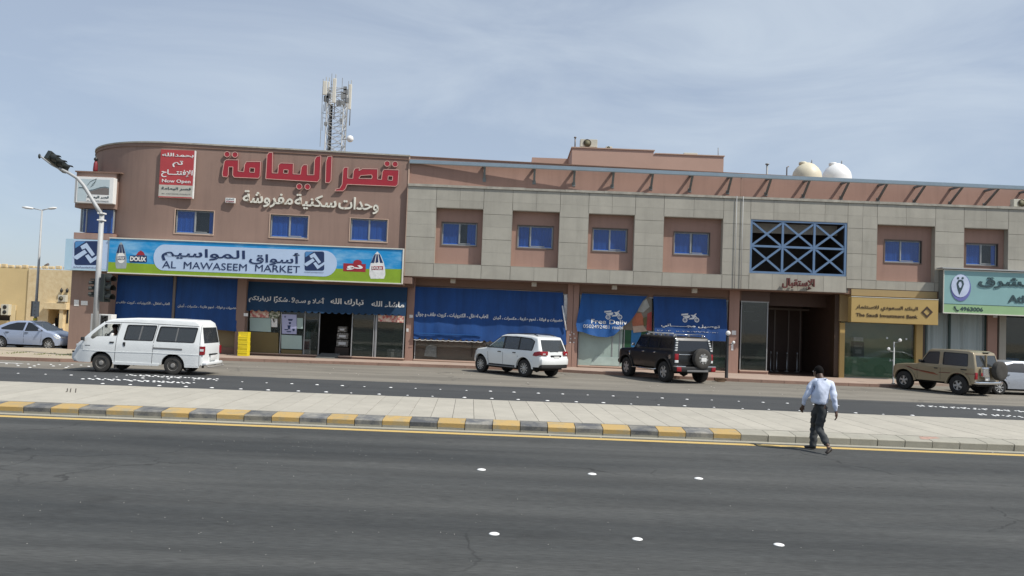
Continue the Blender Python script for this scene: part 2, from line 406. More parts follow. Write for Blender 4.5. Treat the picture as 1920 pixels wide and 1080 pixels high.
M['black'] = mat('black_plastic', (.02, .02, .02), .5, .1, 4)
M['greymetal'] = mat('galvanised_steel', (.27, .28, .28), .55, .08, 3, metal=.2)
M['lampgrey'] = mat('grey_pole_paint', (.40, .41, .41), .5, .06, 3)
M['darkgreen'] = mat('dark_green_housing', (.025, .032, .03), .45, .1, 3)
M['beige'] = mat('beige_render', (.62, .48, .25), .9, .08, .4, .3, 12, fine=.06)
M['beige_st'] = mat('rough_beige_stone', (.60, .46, .26), .95, .30, 3.5, .5, 10, col2=(.72, .6, .38))
M['tank_w'] = mat('white_tank', (.82, .82, .80), .45, .04, 2)
M['tank_c'] = mat('cream_tank', (.66, .60, .45), .5, .05, 2)
M['chrome'] = mat('chrome', (.75, .75, .75), .15, .02, 3, metal=1)
M['steel_pole'] = mat('polished_steel', (.55, .55, .55), .3, .02, 3, metal=.8)
M['grass'] = mat('dry_grass', (.12, .14, .04), .9, .3, 8)
M['card'] = mat('brown_cardboard', (.16, .10, .06), .9, .3, 8)

M['joint_grey'] = mat('grey_joint_mortar', (.13, .125, .11), .95)
M['clearshop'] = glass_mat('clear_shop_glass', (.05, .07, .06), .93)
# ------------------------------------------------------------------ ground, roads, median
def sheet(name, pts, z, m, parent=None, depth=None, kind='structure'):
    b = MB(); b.face([(x, y, z) for x, y in pts])
    o = b.build(name, m, parent)
    if kind and parent is None: o['kind'] = kind
    return o
sheet('ground', [(-900, -300), (900, -300), (900, 1800), (-900, 1800)], -.012, M['ground'])
sheet('road', [(-200, -60), (200, -60), (200, 16.52), (-200, 16.52)], 0, M['asphalt'])
sheet('road', [(-200, 21.0), (200, 21.0), (200, 27.85), (-200, 27.85)], 0, M['asphalt2'])
sheet('parking_strip', [(-200, 27.85), (200, 27.85), (200, 45), (-200, 45)], -.004, M['dust'])
sheet('painted_line', [(-40, 15.92), (4.95, 15.92), (4.95, 16.16), (-40, 16.16)], .004, M['yellow'])
sheet('painted_line', [(5.0, 15.92), (40, 15.92), (40, 16.16), (5.0, 16.16)], .004, M['yellow'])
sheet('road_edge_line', [(-8, 27.72), (40, 27.2), (40, 27.3), (-8, 27.82)], .004, mat('faded_line', (.17, .165, .15), .9, .2, 3))
sheet('white_line', [(-40, 29.5), (-18.0, 29.65), (-18.0, 29.85), (-40, 29.7)], .004, M['white_line'])

med = bpy.data.objects.new('median', None); C.objects.link(med); med['kind'] = 'structure'
b = MB(); b.box(-60, 60, 16.9, 21.06, -.01, .165); b.build('median_bed', M['dark_joint'], med)
b = MB(); b.box(-60, 60, 16.28, 16.5, -.005, .012); b.build('gutter_strip', M['kerb_grey'], med)
# slabs, slightly skew to the kerb
sk = .05; SW = .4575; y0, y1 = 16.93, 21.0
slab_me = None
def slab(x, wd):
    global slab_me
    if slab_me is None:
        g = .0045
        mb = MB(); base = [(g, y0), (SW-g, y0), (SW-g-sk*(y1-y0), y1), (g-sk*(y1-y0), y1)]
        mb.prism([(a, c, 0.04) for a, c in base], (0, 0, .16))
        o = mb.build('paving_slab', M['slab'], med); slab_me = o.data
    else:
        o = bpy.data.objects.new('paving_slab', slab_me); C.objects.link(o); o.parent = med
    o.location = (x, 0, random.uniform(-.002, .002)); return o
x = -16.0 + .21
while x < 16.6: slab(x, SW); x += SW
for s, e in ((-60, -15.9), (16.6, 60)):
    b = MB(); b.box(s, e, 16.93, 21.0, .02, .198); b.build('concrete_surface', M['slab'], med)
mk_ = MB()
for pts in ([(123.5, 735), (126, 734), (126.5, 728.5)], [(131.5, 735.5), (133, 728.5)], [(141.5, 736), (142.5, 728.5)]):
    q = [gnd(x, y, .203) for x, y in pts]; mk_.tube(q, .010, 4)
mk_.build('tar_marks', M['dark_joint'], med)
for (x0, x1, y0, y1, z0, z1) in ((8.55, 9.05, 16.6, 16.86, .173, .198),):
    q = MB(); q.face([(x0, y0, z0), (x1, y0+.02, z0), (x1-.05, y1, z1), (x0+.08, y1-.02, z1)]); q.build('paint_smear', mat('faded_red_paint', (.38, .25, .20), .9, .3, 9), med)
b = MB(); b.box(-60, 60, 21.0, 21.09, -.01, .185); b.build('kerb_back', M['kerb_grey'], med)
# kerb stones: upright face, sloped shoulder
def kerbmesh(wd, m):
    g = .007
    prof = [(16.49, -.01), (16.478, .055), (16.465, .140), (16.48, .155), (16.53, .164), (16.90, .198), (16.92, -.01)]
    b = MB(); b.prism([(g, y, z) for y, z in prof], (wd-2*g, 0, 0))
    for f in b.bm.faces:
        if f.calc_center_median().z < .05 and abs(f.normal.x) < .1 and f.calc_center_median().y < 16.6: f.material_index = 1
    return b
KW = .5655; xend = 4.80
protos = {}
n = 0
for i in range(-28, 46):
    if i < 26+8 and i <= 25: pass
    if i <= 26: xs = xend-KW*(26-i)
    else: xs = xend+.56*(i-26)
    if i < 26: kind = 'kerb_blk' if (26-i) % 2 == 0 else 'kerb_yel'
    else: kind = 'kerb_grey'
    if i <= -1 and i < -10: pass
    if xs < -13.5 or xs > 14: continue
    if kind not in protos:
        o = kerbmesh(KW if kind != 'kerb_grey' else .56, None).build('kerb_stone', [M[kind], M['kerb_grey']], med); protos[kind] = o.data
    else:
        o = bpy.data.objects.new('kerb_stone', protos[kind]); C.objects.link(o); o.parent = med
    o.location = (xs, random.uniform(-.006, .006), random.uniform(-.003, .003))
    o['label'] = {'kerb_blk': 'worn black painted kerb stone', 'kerb_yel': 'yellow painted kerb stone', 'kerb_grey': 'unpainted concrete kerb stone'}[kind]
b = MB()
for s, e in ((-60, -13.4), (14.4, 60)): b.prism([(s, y, z) for y, z in [(16.49, -.01), (16.465, .140), (16.48, .155), (16.53, .164), (16.90, .198), (16.92, -.01)]], (e-s, 0, 0))
b.build('kerb_run', M['kerb_grey'], med)

# pavements beyond the far lane
def slabpoly(name, pts, z, m, mk, ins=.18):
    root = bpy.data.objects.new(name, None); C.objects.link(root); root['kind'] = 'structure'
    b = MB(); b.prism([(x, y, -.03) for x, y in pts], (0, 0, z+.03)); b.build('paving', m, root)
    return root
edge = [(-14.5, 35.6), (-12, 36.0), (-8, 36.5), (-2, 37.0), (2.5, 36.9), (5.2, 36.1), (7.5, 35.3), (10, 35.0), (13, 34.9), (16.6, 35.0), (17.6, 35.3), (18.0, 35.9), (18.1, 37.3), (34, 37.6)]
pv = slabpoly('pavement', edge+[(34, 46), (-14.5, 46)], .12, M['pave'], None)
def kerbline(pts, z, parent, m, wd=.16, step=.9):
    for i in range(len(pts)-1):
        a, c = Vector((*pts[i], 0)), Vector((*pts[i+1], 0)); Lh = (c-a).length; k = max(1, round(Lh/step)); d = (c-a)/k; nrm = Vector((-d.y, d.x, 0)).normalized()
        for j in range(k):
            p = a+d*j+d.normalized()*.008; q = a+d*(j+1)-d.normalized()*.008
            MB().prism([p-nrm*.03+Vector((0, 0, -.02)), q-nrm*.03+Vector((0, 0, -.02)), q+nrm*wd+Vector((0, 0, -.02)), p+nrm*wd+Vector((0, 0, -.02))], (0, 0, z+.025)).build('kerb_stone', m, parent)
kerbline(edge[:-1], .12, pv, M['kerb_red'], step=1.0)
le = [(-40, 31.4), (-26, 31.25), (-20, 31.2), (-17.5, 31.3), (-16.0, 31.9), (-15.2, 33.2), (-14.6, 35.4)]
pv2 = slabpoly('corner_pavement', le+[(-14.5, 38.6), (-22.2, 38.3), (-26.5, 36.0), (-40, 35.5)], .12, M['tan_pave'], None)
kerbline(le, .12, pv2, M['kerb_red'], step=1.0)
sheet('side_road', [(-60, 36.2), (-21.5, 36.2), (-21.5, 49), (-60, 49)], 0.004, M['dust'])
gb = MB()
for i in range(900):
    u = random.random(); x = random.uniform(-21.5, -15.5); y = random.uniform(33.2, 34.4)+random.gauss(0, .2)
    if not ((-21 < x < -16)): continue
    if math.sin(x*2.3)+math.sin(x*5.1+1) < -.1: continue
    h = random.uniform(.02, .07); a = random.uniform(0, 6.28)
    gb.face([(x, y, .12), (x+.04*math.cos(a), y+.04*math.sin(a), .12), (x+.03*math.cos(a+1), y+.03, .12+h)])
tag(gb.build('grass', M['grass']), 'patchy dry grass on the corner pavement in front of the silver car', 'grass', kind='stuff')
# pebbles and paint crumbs on the near lane
gb = MB(); random.seed(3)
def crumb(mb, x, y, r):
    n = 5; ph = random.random()*6
    top = [(x+r*random.uniform(.6, 1)*math.cos(ph+k*1.2566), y+r*random.uniform(.6, 1)*math.sin(ph+k*1.2566), r*.4) for k in range(n)]
    mb.prism([(p[0], p[1], 0) for p in top], (0, 0, r*.5))
for cx, cy, nn, sx, sy in ((-3.2, 14.0, 45, 1.2, .5), (-5, 12.5, 40, 3, 1.5), (-3, 9.5, 50, 2.5, 1.0), (0, 11, 40, 6, 2.5), (-1, 8, 30, 4, 1), (-7, 14.5, 10, 2, .5), (3, 8, 14, 3, 1)):
    for i in range(nn): crumb(gb, random.gauss(cx, sx), min(15.7, max(6.4, random.gauss(cy, sy))), random.uniform(.0025, .0065))
tag(gb.build('gravel', mat('pale_gravel', (.55, .53, .48), .9, .1, 5)), 'scattered pale paint crumbs and pebbles on the dark near lane', 'gravel', kind='stuff')
gb = MB()
for i in range(60): crumb(gb, random.uniform(-15, 15), 16.35+random.gauss(0, .06), random.uniform(.008, .025))
for i in range(60): crumb(gb, random.uniform(-14, 16), random.uniform(28, 34), random.uniform(.01, .03))
tag(gb.build('litter_crumbs', mat('pale_crumbs', (.6, .57, .5), .9, .1, 5)), 'pale crumbs and small litter along the gutter and the dusty parking strip', 'litter', kind='stuff')

# studs
stud = MB().lathe([(.062, 0), (.060, .005), (.048, .011), (.025, .016), (.0001, .018)], n=14).build('road_stud', M['stud'])
smesh = stud.data; bpy.data.objects.remove(stud)
def put_stud(x, y, label, group, sc=1.0):
    o = bpy.data.objects.new('road_stud', smesh); C.objects.link(o); o.location = (x, y, 0); o.scale = (sc, sc, sc)
    tag(o, label, 'road stud', group)
for x, y, l in ((-.36, 12.32, 'leftmost of three in the upper row on the near lane'), (1.33, 12.31, 'middle of three in the upper row on the near lane'), (2.95, 12.28, 'rightmost of three in the upper row on the near lane')):
    put_stud(x, y, 'round white stud, '+l, 'studs in the two rows on the near lane', 1.12)
for x, y, l in ((-.09, 8.69, 'leftmost of the three large ones nearest the viewer'), (1.45, 8.70, 'middle of the three large ones nearest the viewer'), (2.97, 8.69, 'rightmost of the three large ones nearest the viewer')):
    put_stud(x, y, 'round white stud, '+l, 'studs in the two rows on the near lane', .95)
for i in range(-15, 15):
    x = .33+.81*i
    put_stud(x+random.gauss(0, .03), 23.38+random.gauss(0, .03)-.02*max(0, i-4), 'white stud in the lane row close behind the median', 'lane row of studs close behind the median', random.choice((.9, 1.0, .6)))
for i in range(-20, 14):
    x = .20+.79*i
    put_stud(x+random.gauss(0, .03), 25.7+random.gauss(0, .03)-.03*max(0, i-4), 'white stud in the second lane row of the far carriageway', 'second lane row of studs on the far carriageway', random.choice((.85, .95, .6)))
def band(xa, xb, ya, yb, n, rows, lab, grp):
    for i in range(n):
        t = i/(n-1); x = xa+(xb-xa)*t; y = ya+(yb-ya)*t
        for r in range(rows):
            if random.random() < .06: continue
            put_stud(x+random.gauss(0, .02)+.05*(r % 2), y+(r-(rows-1)/2)*.24+.05*((i % 2)*2-1)+random.gauss(0, .02), lab, grp, random.uniform(.65, .95))
band(-12.6, -9.6, 26.65, 26.2, 20, 2, 'white stud in the dense band just in front of the white van', 'dense band of studs just in front of the white van')
band(-13.0, -9.75, 24.75, 24.60, 22, 2, 'white stud in the dense band between the white van and the median', 'dense band of studs between the van and the median')
band(13.5, 18.4, 26.45, 25.4, 32, 2, 'white stud in the long band in front of the tan off-roader', 'long band of studs in front of the tan off-roader')
band(14.2, 19.0, 24.3, 23.0, 28, 2, 'white stud in the band nearest the median at the right', 'band of studs nearest the median at the right')
band(-20.0, -16.0, 28.7, 30.1, 13, 1, 'white stud in the band that crosses the far lane by the corner kerb', 'band of studs by the corner kerb')
band(-19.0, -15.5, 27.9, 29.5, 8, 1, 'white stud in the band that crosses the far lane left of the van', 'band of studs left of the van')
band(-18.6, -15.8, 27.2, 28.6, 4, 1, 'white stud in the short sparse band left of the van', 'short sparse band of studs left of the van')
# ------------------------------------------------------------------ building helpers
YG, YS, YL = 38.5, 39.55, 38.7
K = YG/39.5
zz = lambda z: 2.3+(z-2.3)*K
def gwarp(x): return -.085*(-5.2-x) if x < -5.2 else 0.0
def aw(px, py, d=0.0):                   # same as at(), for the slightly turned wall of the corner block
    Y = YL+d
    for _ in range(6):
        p = at(px, py, Y); Y = YL+d+gwarp(p.x)
    p = at(px, py, Y); return Vector((p.x, YL+d, p.z))
WARP = [False]
_build = MB.build
def _wb(s, *a, **k):
    if WARP[0]:
        for v in s.bm.verts: v.co.y += gwarp(v.co.x)
    return _build(s, *a, **k)
MB.build = _wb

def wall(mb, x0, x1, z0, z1, Y, holes=(), rev=.25, step=99, mi=0, miR=0, thick=.25):
    """upright wall facing -y with rectangular openings and their reveals"""
    xs = {x0, x1}; zs = {z0, z1}
    for h in holes: xs |= {h[0], h[1]}; zs |= {h[2], h[3]}
    x = x0
    while x < x1-1e-6: xs.add(x); x += step
    xs = sorted(xs); zs = sorted(zs)
    ins = lambda x, z: any(h[0] < x < h[1] and h[2] < z < h[3] for h in holes)
    for i in range(len(xs)-1):
        for j in range(len(zs)-1):
            if ins((xs[i]+xs[i+1])/2, (zs[j]+zs[j+1])/2): continue
            mb.face([(xs[i], Y, zs[j]), (xs[i+1], Y, zs[j]), (xs[i+1], Y, zs[j+1]), (xs[i], Y, zs[j+1])], mi)
    for (a, b_, c, d) in holes:
        mb.face([(a, Y, c), (a, Y, d), (a, Y+rev, d), (a, Y+rev, c)], miR)
        mb.face([(b_, Y, d), (b_, Y, c), (b_, Y+rev, c), (b_, Y+rev, d)], miR)
        mb.face([(a, Y, d), (b_, Y, d), (b_, Y+rev, d), (a, Y+rev, d)], miR)
        mb.face([(b_, Y, c), (a, Y, c), (a, Y+rev, c), (b_, Y+rev, c)], miR)
    return mb

def window(x0, x1, z0, z1, Y, parent, split=.5, curt=(1, 1), trim=True, tm='pink_lt'):
    """sliding window: frame with panes and curtains behind; Y is the wall face"""
    f = MB(); t = .036; yb = Y+.09
    xm = x0+(x1-x0)*split
    f.box(x0, x1, yb, yb+.06, z0, z0+t+.03); f.box(x0, x1, yb, yb+.06, z1-t*.7, z1)
    f.box(x0, x0+t, yb, yb+.06, z0+t+.03, z1-t*.7); f.box(x1-t, x1, yb, yb+.06, z0+t+.03, z1-t*.7)
    f.box(xm-t*.5, xm+t*.5, yb-.012, yb+.06, z0+t+.03, z1-t*.7)
    fo = f.build('window', M['alu'], parent)
    for a, b_ in ((x0+t+.004, xm-t*.5-.004), (xm+t*.5+.004, x1-t-.004)):
        sf = MB(); sf.box(a, a+.020, yb+.008, yb+.04, z0+.085, z1-.04); sf.box(b_-.020, b_, yb+.008, yb+.04, z0+.085, z1-.04); sf.box(a+.0201, b_-.0201, yb+.008, yb+.04, z1-.06, z1-.04); sf.build('sash', M['alu'], fo)
    sf = MB(); sf.box(xm+t, xm+t+(x1-xm)*.6, yb-.01, yb+.01, z0+.082, z0+.115)
    sf.build('sill_rail', M['alu'], fo)
    for i, (a, b_) in enumerate(((x0+t, xm-t*.5), (xm+t*.5, x1-t))):
        MB().box(a+.03, b_-.03, yb+.02, yb+.026, z0+t+.06, z1-t).build('pane', M['glass'], fo)
        c = curt[i]
        if c:
            cb = MB(); n = 26; top = z1-.03; bot = z0+.06
            ce = a+(b_-a)*min(1, abs(c)) if c > 0 else b_
            ca = a if c > 0 else b_-(b_-a)*abs(c)
            pr = []
            for k in range(n+1):
                u = k/n; pr.append((ca+(ce-ca)*u, yb+.05+.006*math.sin(u*19+x0*3)+.003*math.sin(u*43+x0)))
            for k in range(n): cb.face([(pr[k][0], pr[k][1], bot), (pr[k+1][0], pr[k+1][1], bot), (pr[k+1][0], pr[k+1][1], top), (pr[k][0], pr[k][1], top)])
            cb.build('curtain', M['curtain'], fo, smooth=60)
    rb = MB(); rb.box(x0-.05, x1+.05, yb+.26, yb+.30, z0-.05, z1+.05)
    rb.build('room_backdrop', M['dim_room'], fo)
    if trim:
        s = MB(); s.box(x0-.045, x1+.045, Y-.03, Y+.1, z0-.045, z0); s.box(x0-.045, x0, Y-.025, Y+.1, z0, z1+.03)
        s.box(x0, x1, Y-.02, Y+.1, z1, z1+.03); s.box(x1, x1+.035, Y-.02, Y+.1, z0, z1+.03)
        s.build('sill', M[tm], fo)
    return fo
M['trim_brown'] = mat('brown_window_trim', (.16, .115, .095), .7)
M['dim_room'] = mat('dim_room', (.05, .065, .08), .9, .3, 1)

# ------------------------------------------------------------------ corner block
cb = thing('corner_building', 'brown rendered two storey corner block with rounded parapet and red lettering', 'building', (-14, 40, 0), world=True)
WARP[0] = True
def rectw(tl, tr, bl, br, d=0):
    a, b_, c, e = aw(*tl, d), aw(*tr, d), aw(*bl, d), aw(*br, d)
    return ((a.x+c.x)/2, (b_.x+e.x)/2, (c.z+e.z)/2, (a.z+b_.z)/2)
W3 = [rectw((329.5, 393.5), (401.5, 395.5), (327.5, 437.7), (399.5, 439)), rectw((508.5, 402), (578.5, 405), (504.5, 445), (577, 447)), rectw((658, 409.3), (727, 412), (655.5, 451.5), (725.5, 454))]
ZT = aw(580, 283.2).z; ZB = aw(480, 520).z-.1
XR = aw(766.5, 330).x; XA = -15.5
mb = MB(); wall(mb, -16.35, XR, ZB, ZT, YL, W3, rev=.3, step=1.0)
mb.box(XR-.2, XR, YL+.002, YL+.5, ZB, ZT-.001)
mb.build('wall', M['pink_d'], cb)
for i, r_ in enumerate(W3):
    window(*r_, YL, cb, curt=[(1, -.25), (1, 1), (1, 1)][i])
mb = MB(); mb.box(-16.35, XR+.02, YL-.05, YL+.3, ZT, ZT+.07); 
bmesh.ops.subdivide_edges(mb.bm, edges=list(mb.bm.edges), cuts=1)
mb.build('parapet_coping', M['stone_edge'], cb)
mb = MB(); mb.box(-16.35, XR+.01, YL-.035, YL-.002, ZT-.17, ZT-.14); mb.build('parapet_groove', M['soffit'], cb)
mb = MB(); mb.box(XR-.03, XR+.03, YL-.03, YL+.02, ZB, ZT-.02); mb.build('corner_trim', M['pink_lt'], cb)
WARP[0] = False
# round corner: starts where the turned wall ends
RC = 7.0; x0_ = -16.35; y0_ = YL+gwarp(x0_); nx, ny = .0847, -.9964
ccx, ccy = x0_-RC*nx+0.0, y0_-RC*ny
RC = 5.3
a0 = math.atan2(ny, nx)
def arcpt(t, r=None):
    a = a0+(-math.pi-a0)*t; r = RC if r is None else r
    # blend so the arc starts exactly on the wall end
    return Vector((CCX+r*math.cos(a), CCY+r*math.sin(a), 0))
CCX = x0_-RC*math.cos(a0); CCY = y0_-RC*math.sin(a0)
def arcwall(name, m, z0, z1, r, t0=0, t1=1, thick=.2, n=30, parent=cb):
    mb = MB()
    for i in range(n):
        p, q = arcpt(t0+(t1-t0)*i/n, r), arcpt(t0+(t1-t0)*(i+1)/n, r); p2, q2 = arcpt(t0+(t1-t0)*i/n, r-thick), arcpt(t0+(t1-t0)*(i+1)/n, r-thick)
        V = lambda v, z: (v.x, v.y, z)
        mb.face([V(p, z0), V(p, z1), V(q, z1), V(q, z0)]); mb.face([V(p, z1), V(p2, z1), V(q2, z1), V(q, z1)]); mb.face([V(p, z0), V(q, z0), V(q2, z0), V(p2, z0)])
        mb.face([V(p2, z0), V(q2, z0), V(q2, z1), V(p2, z1)])
    bmesh.ops.remove_doubles(mb.bm, verts=mb.bm.verts, dist=.0005)
    return mb.build(name, m, parent, smooth=35)
arcwall('curved_wall', M['pink_d'], ZB, ZT, RC)
arcwall('curved_coping', M['stone_edge'], ZT+.0005, ZT+.07, RC+.05, thick=.3)
arcwall('curved_groove', M['soffit'], ZT-.17, ZT-.14, RC+.035, thick=.03)
# rear and roof
XL = CCX-RC
mb = MB(); mb.box(XL, XL+.2, CCY, 54, 0, ZT-.3); mb.box(XL+.2, XR-.2, 53.7, 54, 0, ZT-.3); mb.box(XL+.3, XR-.01, CCY+.4, 53.7, ZT-.9, ZT-.6); mb.box(-16, XR-.01, 39.2, CCY+.39, ZT-.9, ZT-.6)
mb.build('rear_wall', M['pink_d'], cb)
# ground floor: brown pier at the corner, side wall, recessed shop wall
a = at(132, 560, 38.1); b_ = at(204, 560, 38.1); PX0, PX1 = a.x, b_.x; ZS = at(480, 522, 37.9).z
mb = MB(); mb.box(PX0, PX1, 38.1, 40.2, 0, ZS+.05); mb.box(PX0, PX0+.3, 40.201, 54, 0, ZS); mb.box(PX0, XR+.4, 38.35, CCY, ZS+.051, ZS+.35)
mb.build('corner_pier', M['pink_d'], cb)
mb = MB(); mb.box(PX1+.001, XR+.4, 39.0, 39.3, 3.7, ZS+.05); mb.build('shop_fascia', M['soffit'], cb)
# pillars between shop bays
for (xa, xb, y) in ((444, 461, 560), (323.5, 328, 560)):
    p, q = at(xa, y, 38.75), at(xb, y, 38.75)
    MB().box(p.x, q.x, 38.75, 39.3, .1, ZS+.045).build('pillar', M['pink_d'] if xb-xa > 8 else M['alu_d'], cb)
# tan boarded shop bays behind the first awnings
p, q = at(206, 600, 39.1), at(443, 600, 39.1)
mb = MB(); mb.box(p.x, q.x, 39.1, 39.25, .45, 3.7); mb.build('boarded_shopfront', mat('tan_boarding', (.20, .155, .085), .8, .06, 1), cb)
MB().box(p.x, q.x, 39.0, 39.26, .1, .45).build('plinth', M['soffit'], cb)
# bay with the hotel sign and the blue corner window
bay = MB()
p0, p1 = at(144, 325, 38.0), at(215.5, 382, 38.0)
zb1, zb0 = at(180, 324, 38.0).z, at(180, 390.5, 38.0).z
bay.box(p0.x, p1.x, 38.0, 41.5, zb0, zb1); bay.build('bay_box', M['pink_d'], cb)
MB().box(p0.x-.06, p1.x+.25, 37.94, 41.6, zb1+.001, zb1+.06).build('bay_cap', M['soffit'], cb)
z2, z1 = at(180, 392, 38.1).z, at(180, 435.5, 38.1).z
xa, xb = at(150.5, 415, 38.15).x, at(213.5, 415, 38.15).x
ww = MB(); ww.box(xa+.05, xb-.02, 38.34, 38.38, z1, z2); w_ = ww.build('window', M['curtain'], cb)
mb = MB()
for u in (0, .16, .6, .97):
    x = xa+(xb-xa)*u; mb.box(x, x+.05, 38.15, 38.22, z1+.001, z2-.001)
mb.build('frame', M['alu'], w_)
MB().box(xa+.051, xb-.03, 38.17, 38.18, z1+.002, z2-.002).build('pane', M['glass'], w_)
MB().box(xa+.005, xa+.045, 38.24, 41, z1+.002, z2-.002).build('side_pane', M['shopglass'], w_)
MB().box(xa+.06, xb+.2, 38.6, 41.2, z1, z2).build('bay_core', M['dark'], w_)
q0, q1 = at(138.5, 437.5, 37.9), at(212, 449, 37.9)
MB().box(q0.x, q1.x, 37.9, 41.5, at(175, 449, 37.9).z, at(175, 437, 37.9).z).build('bay_ledge', M['pink'], cb)
# paper notices and number plates on the piers
for (x0, y0, x1, y1, Y) in ((139, 562, 148, 573.5, 38.1), (152, 564, 164.5, 572, 38.1)):
    plate('notice', [(x0, y0), (x1, y0+.3), (x1, y1+.3), (x0, y1)], Y-.003, M['offwhite'], cb, .01)
plate('notice', [(457, 587), (465, 587.3), (465, 593), (457, 592.7)], 38.746, M['offwhite'], cb, .01)
# shop bay under the welcome awning
def bar(x0, x1, y0, y1, Y, name, m, parent, d=.06):
    a, c = at(x0, y0, Y), at(x1, y1, Y)
    return MB().box(a.x, c.x, Y, Y+d, c.z, a.z).build(name, m, parent)
sf = MB(); sillz = at(520, 664, 39.2).z
xa, xb, xd0, xd1 = at(462, 620, 39.2).x, at(760, 620, 39.2).x, at(597, 640, 39.2).x, at(632, 640, 39.2).x
mb = MB(); mb.box(xa, xd0, 39.05, 39.35, .1, sillz); mb.box(xd1, xb, 39.05, 39.35, .1, sillz); mb.build('plinth', M['soffit'], cb)
mb = MB(); mb.box(xa, xd0, 39.0, 39.36, sillz+.001, sillz+.04); mb.box(xd1, xb, 39.0, 39.36, sillz+.001, sillz+.04); mb.build('shop_sill', M['pink_lt'], cb)
topz = at(600, 560, 39.2).z
fr = MB(); fr.box(xa, xb, 39.17, 39.25, topz+.001, topz+.06)
sfo = fr.build('shopfront', M['alu'], cb)
for px in (463, 526.5, 571, 598.5, 660, 701, 706, 757.5):
    x = at(px, 620, 39.2).x; MB().box(x-.02, x+.02, 39.17, 39.25, (.12 if 590 < px < 605 else sillz+.041), topz).build('mullion', M['alu'], sfo)
x0w, x1w = at(702, 620, 39.2).x, at(706.5, 620, 39.2).x
MB().box(x0w+.035, x1w-.035, 39.19, 39.3, sillz+.042, topz).build('door_post', M['lampgrey'], sfo)
for a_, c_ in ((463, 526), (527, 571), (571.5, 598), (660.5, 701), (706.5, 757)):
    p, q = at(a_, 620, 39.2), at(c_, 620, 39.2)
    MB().box(p.x+.031, q.x-.031, 39.20, 39.21, sillz+.042, topz).build('glass_panel', M['shopglass'], sfo)
rm = MB(); rm.face([(xa, 44, .1), (xb, 44, .1), (xb, 44, 3.7), (xa, 44, 3.7)]); rm.face([(xa, 39.3, .1), (xa, 44, .1), (xa, 44, 3.7), (xa, 39.3, 3.7)]); rm.face([(xb, 39.3, .1), (xb, 39.3, 3.7), (xb, 44, 3.7), (xb, 44, .1)])
rm.face([(xa, 39.3, 3.7), (xb, 39.3, 3.7), (xb, 44, 3.7), (xa, 44, 3.7)]); rm.face([(xa, 39.3, .121), (xa, 44, .121), (xb, 44, .121), (xb, 39.3, .121)])
rm.build('shop_interior', M['dark2'], cb)
YB = 39.17
for nm, pts, m in (('tan_board', [(469, 622), (522, 624), (522, 664), (469, 662)], 'tanboard'), ('tan_board', [(527.5, 655), (566, 657), (566, 666), (527.5, 664.5)], 'tanboard'),
    ('window_paper', [(468.5, 595.5), (508, 597), (508, 622.5), (468.5, 620.5)], 'paper'), ('window_paper', [(508.8, 597), (520, 597.5), (520, 613.5), (508.8, 613)], 'offwhite'),
    ('window_paper', [(557, 596), (568, 596.5), (568, 616.5), (557, 616)], 'paper'), ('whiteboard', [(527.5, 627.5), (566, 629.5), (566, 655), (527.5, 653.5)], 'paper'),
    ('poster', [(528.8, 589), (556.2, 590), (556.2, 626.5), (528.8, 625.5)], 'lilac'), ('food_poster', [(469, 581), (504, 582), (504, 595.7), (469, 594.6)], 'meat'),
    ('food_poster', [(505, 583), (525, 584), (525, 590), (514, 606), (510, 596.2), (505, 596)], 'leafprint'), ('food_poster', [(709, 590), (757, 592.5), (757, 605), (709, 602.5)], 'meat')):
    if m == 'leafprint' and m not in M: M[m] = mat('leaf_photo_print', (.10, .12, .06), .5, .5, 9, col2=(.6, .6, .5), thr=(.45, .6))
    plate(nm, pts, YB, M[m], sfo, .008)
pp = [(533, 592.5, 536, 596), (540, 598, 549, 601.5), (541, 604, 546, 608), (539, 610, 545, 617), (533, 617, 541, 619), (548, 616.5, 553, 621), (537, 621, 546, 623)]
mb = MB()
for x0, y0, x1, y1 in pp: mb.shape([at(x0, y0, YB-.009), at(x1, y0, YB-.009), at(x1-1, y1, YB-.009), at(x0+1, y1, YB-.009)], [], (0, -.003, 0))
mb.build('poster_print', M['navy'], sfo)

# ------------------------------------------------------------------ clad wing
wg = thing('clad_building', 'long two storey wing faced with grey stone panels and square pink window recesses', 'building', (10, 40, 0), world=True)
rec = [(-3.915, -1.565, 4.96, 7.745), (-.12, 2.235, 4.96, 7.745), (3.66, 5.965, 4.96, 7.74), (7.40, 10.35, 4.95, 7.735), (11.70, 16.52, 5.08, 7.76), (17.99, 20.875, 4.95, 7.75), (22.30, 24.5, 4.95, 7.75), (26.0, 28.6, 4.95, 7.75)]
rec = [(a*K, b_*K, zz(c), zz(d)) for a, b_, c, d in rec]
XW0, XW1 = at(762, 430, YG).x, 33.0
ZL, ZBt, ZBr = zz(8.87), zz(4.285), zz(4.52)
XSPL = 16.62*K
mb = MB(); wall(mb, XW0+.01, XSPL, ZBt+.01, ZL-.1, YG+.045, rec[:5], rev=.30); wall(mb, XSPL, XW1, ZBr+.01, ZL-.1, YG+.045, rec[5:], rev=.30)
mb.face([(XW0+.01, YG+.045, ZBt), (XW0+.01, YS, ZBt), (XW0+.01, YS, ZL-.1), (XW0+.01, YG+.045, ZL-.1)])
mb.build('backing_wall', M['joint_grey'], wg)
for r_ in rec:   # grey reveal linings
    a, b_, c, d = r_; l = MB()
    l.box(a-.010, a+.006, YG-.001, YG+.343, c-.010, d+.010); l.box(b_-.006, b_+.010, YG-.001, YG+.343, c-.010, d+.010)
    l.box(a+.007, b_-.007, YG-.001, YG+.343, d-.006, d+.010); l.box(a+.007, b_-.007, YG-.001, YG+.343, c-.010, c+.006)
    l.build('recess_lining', M['stone'], wg)
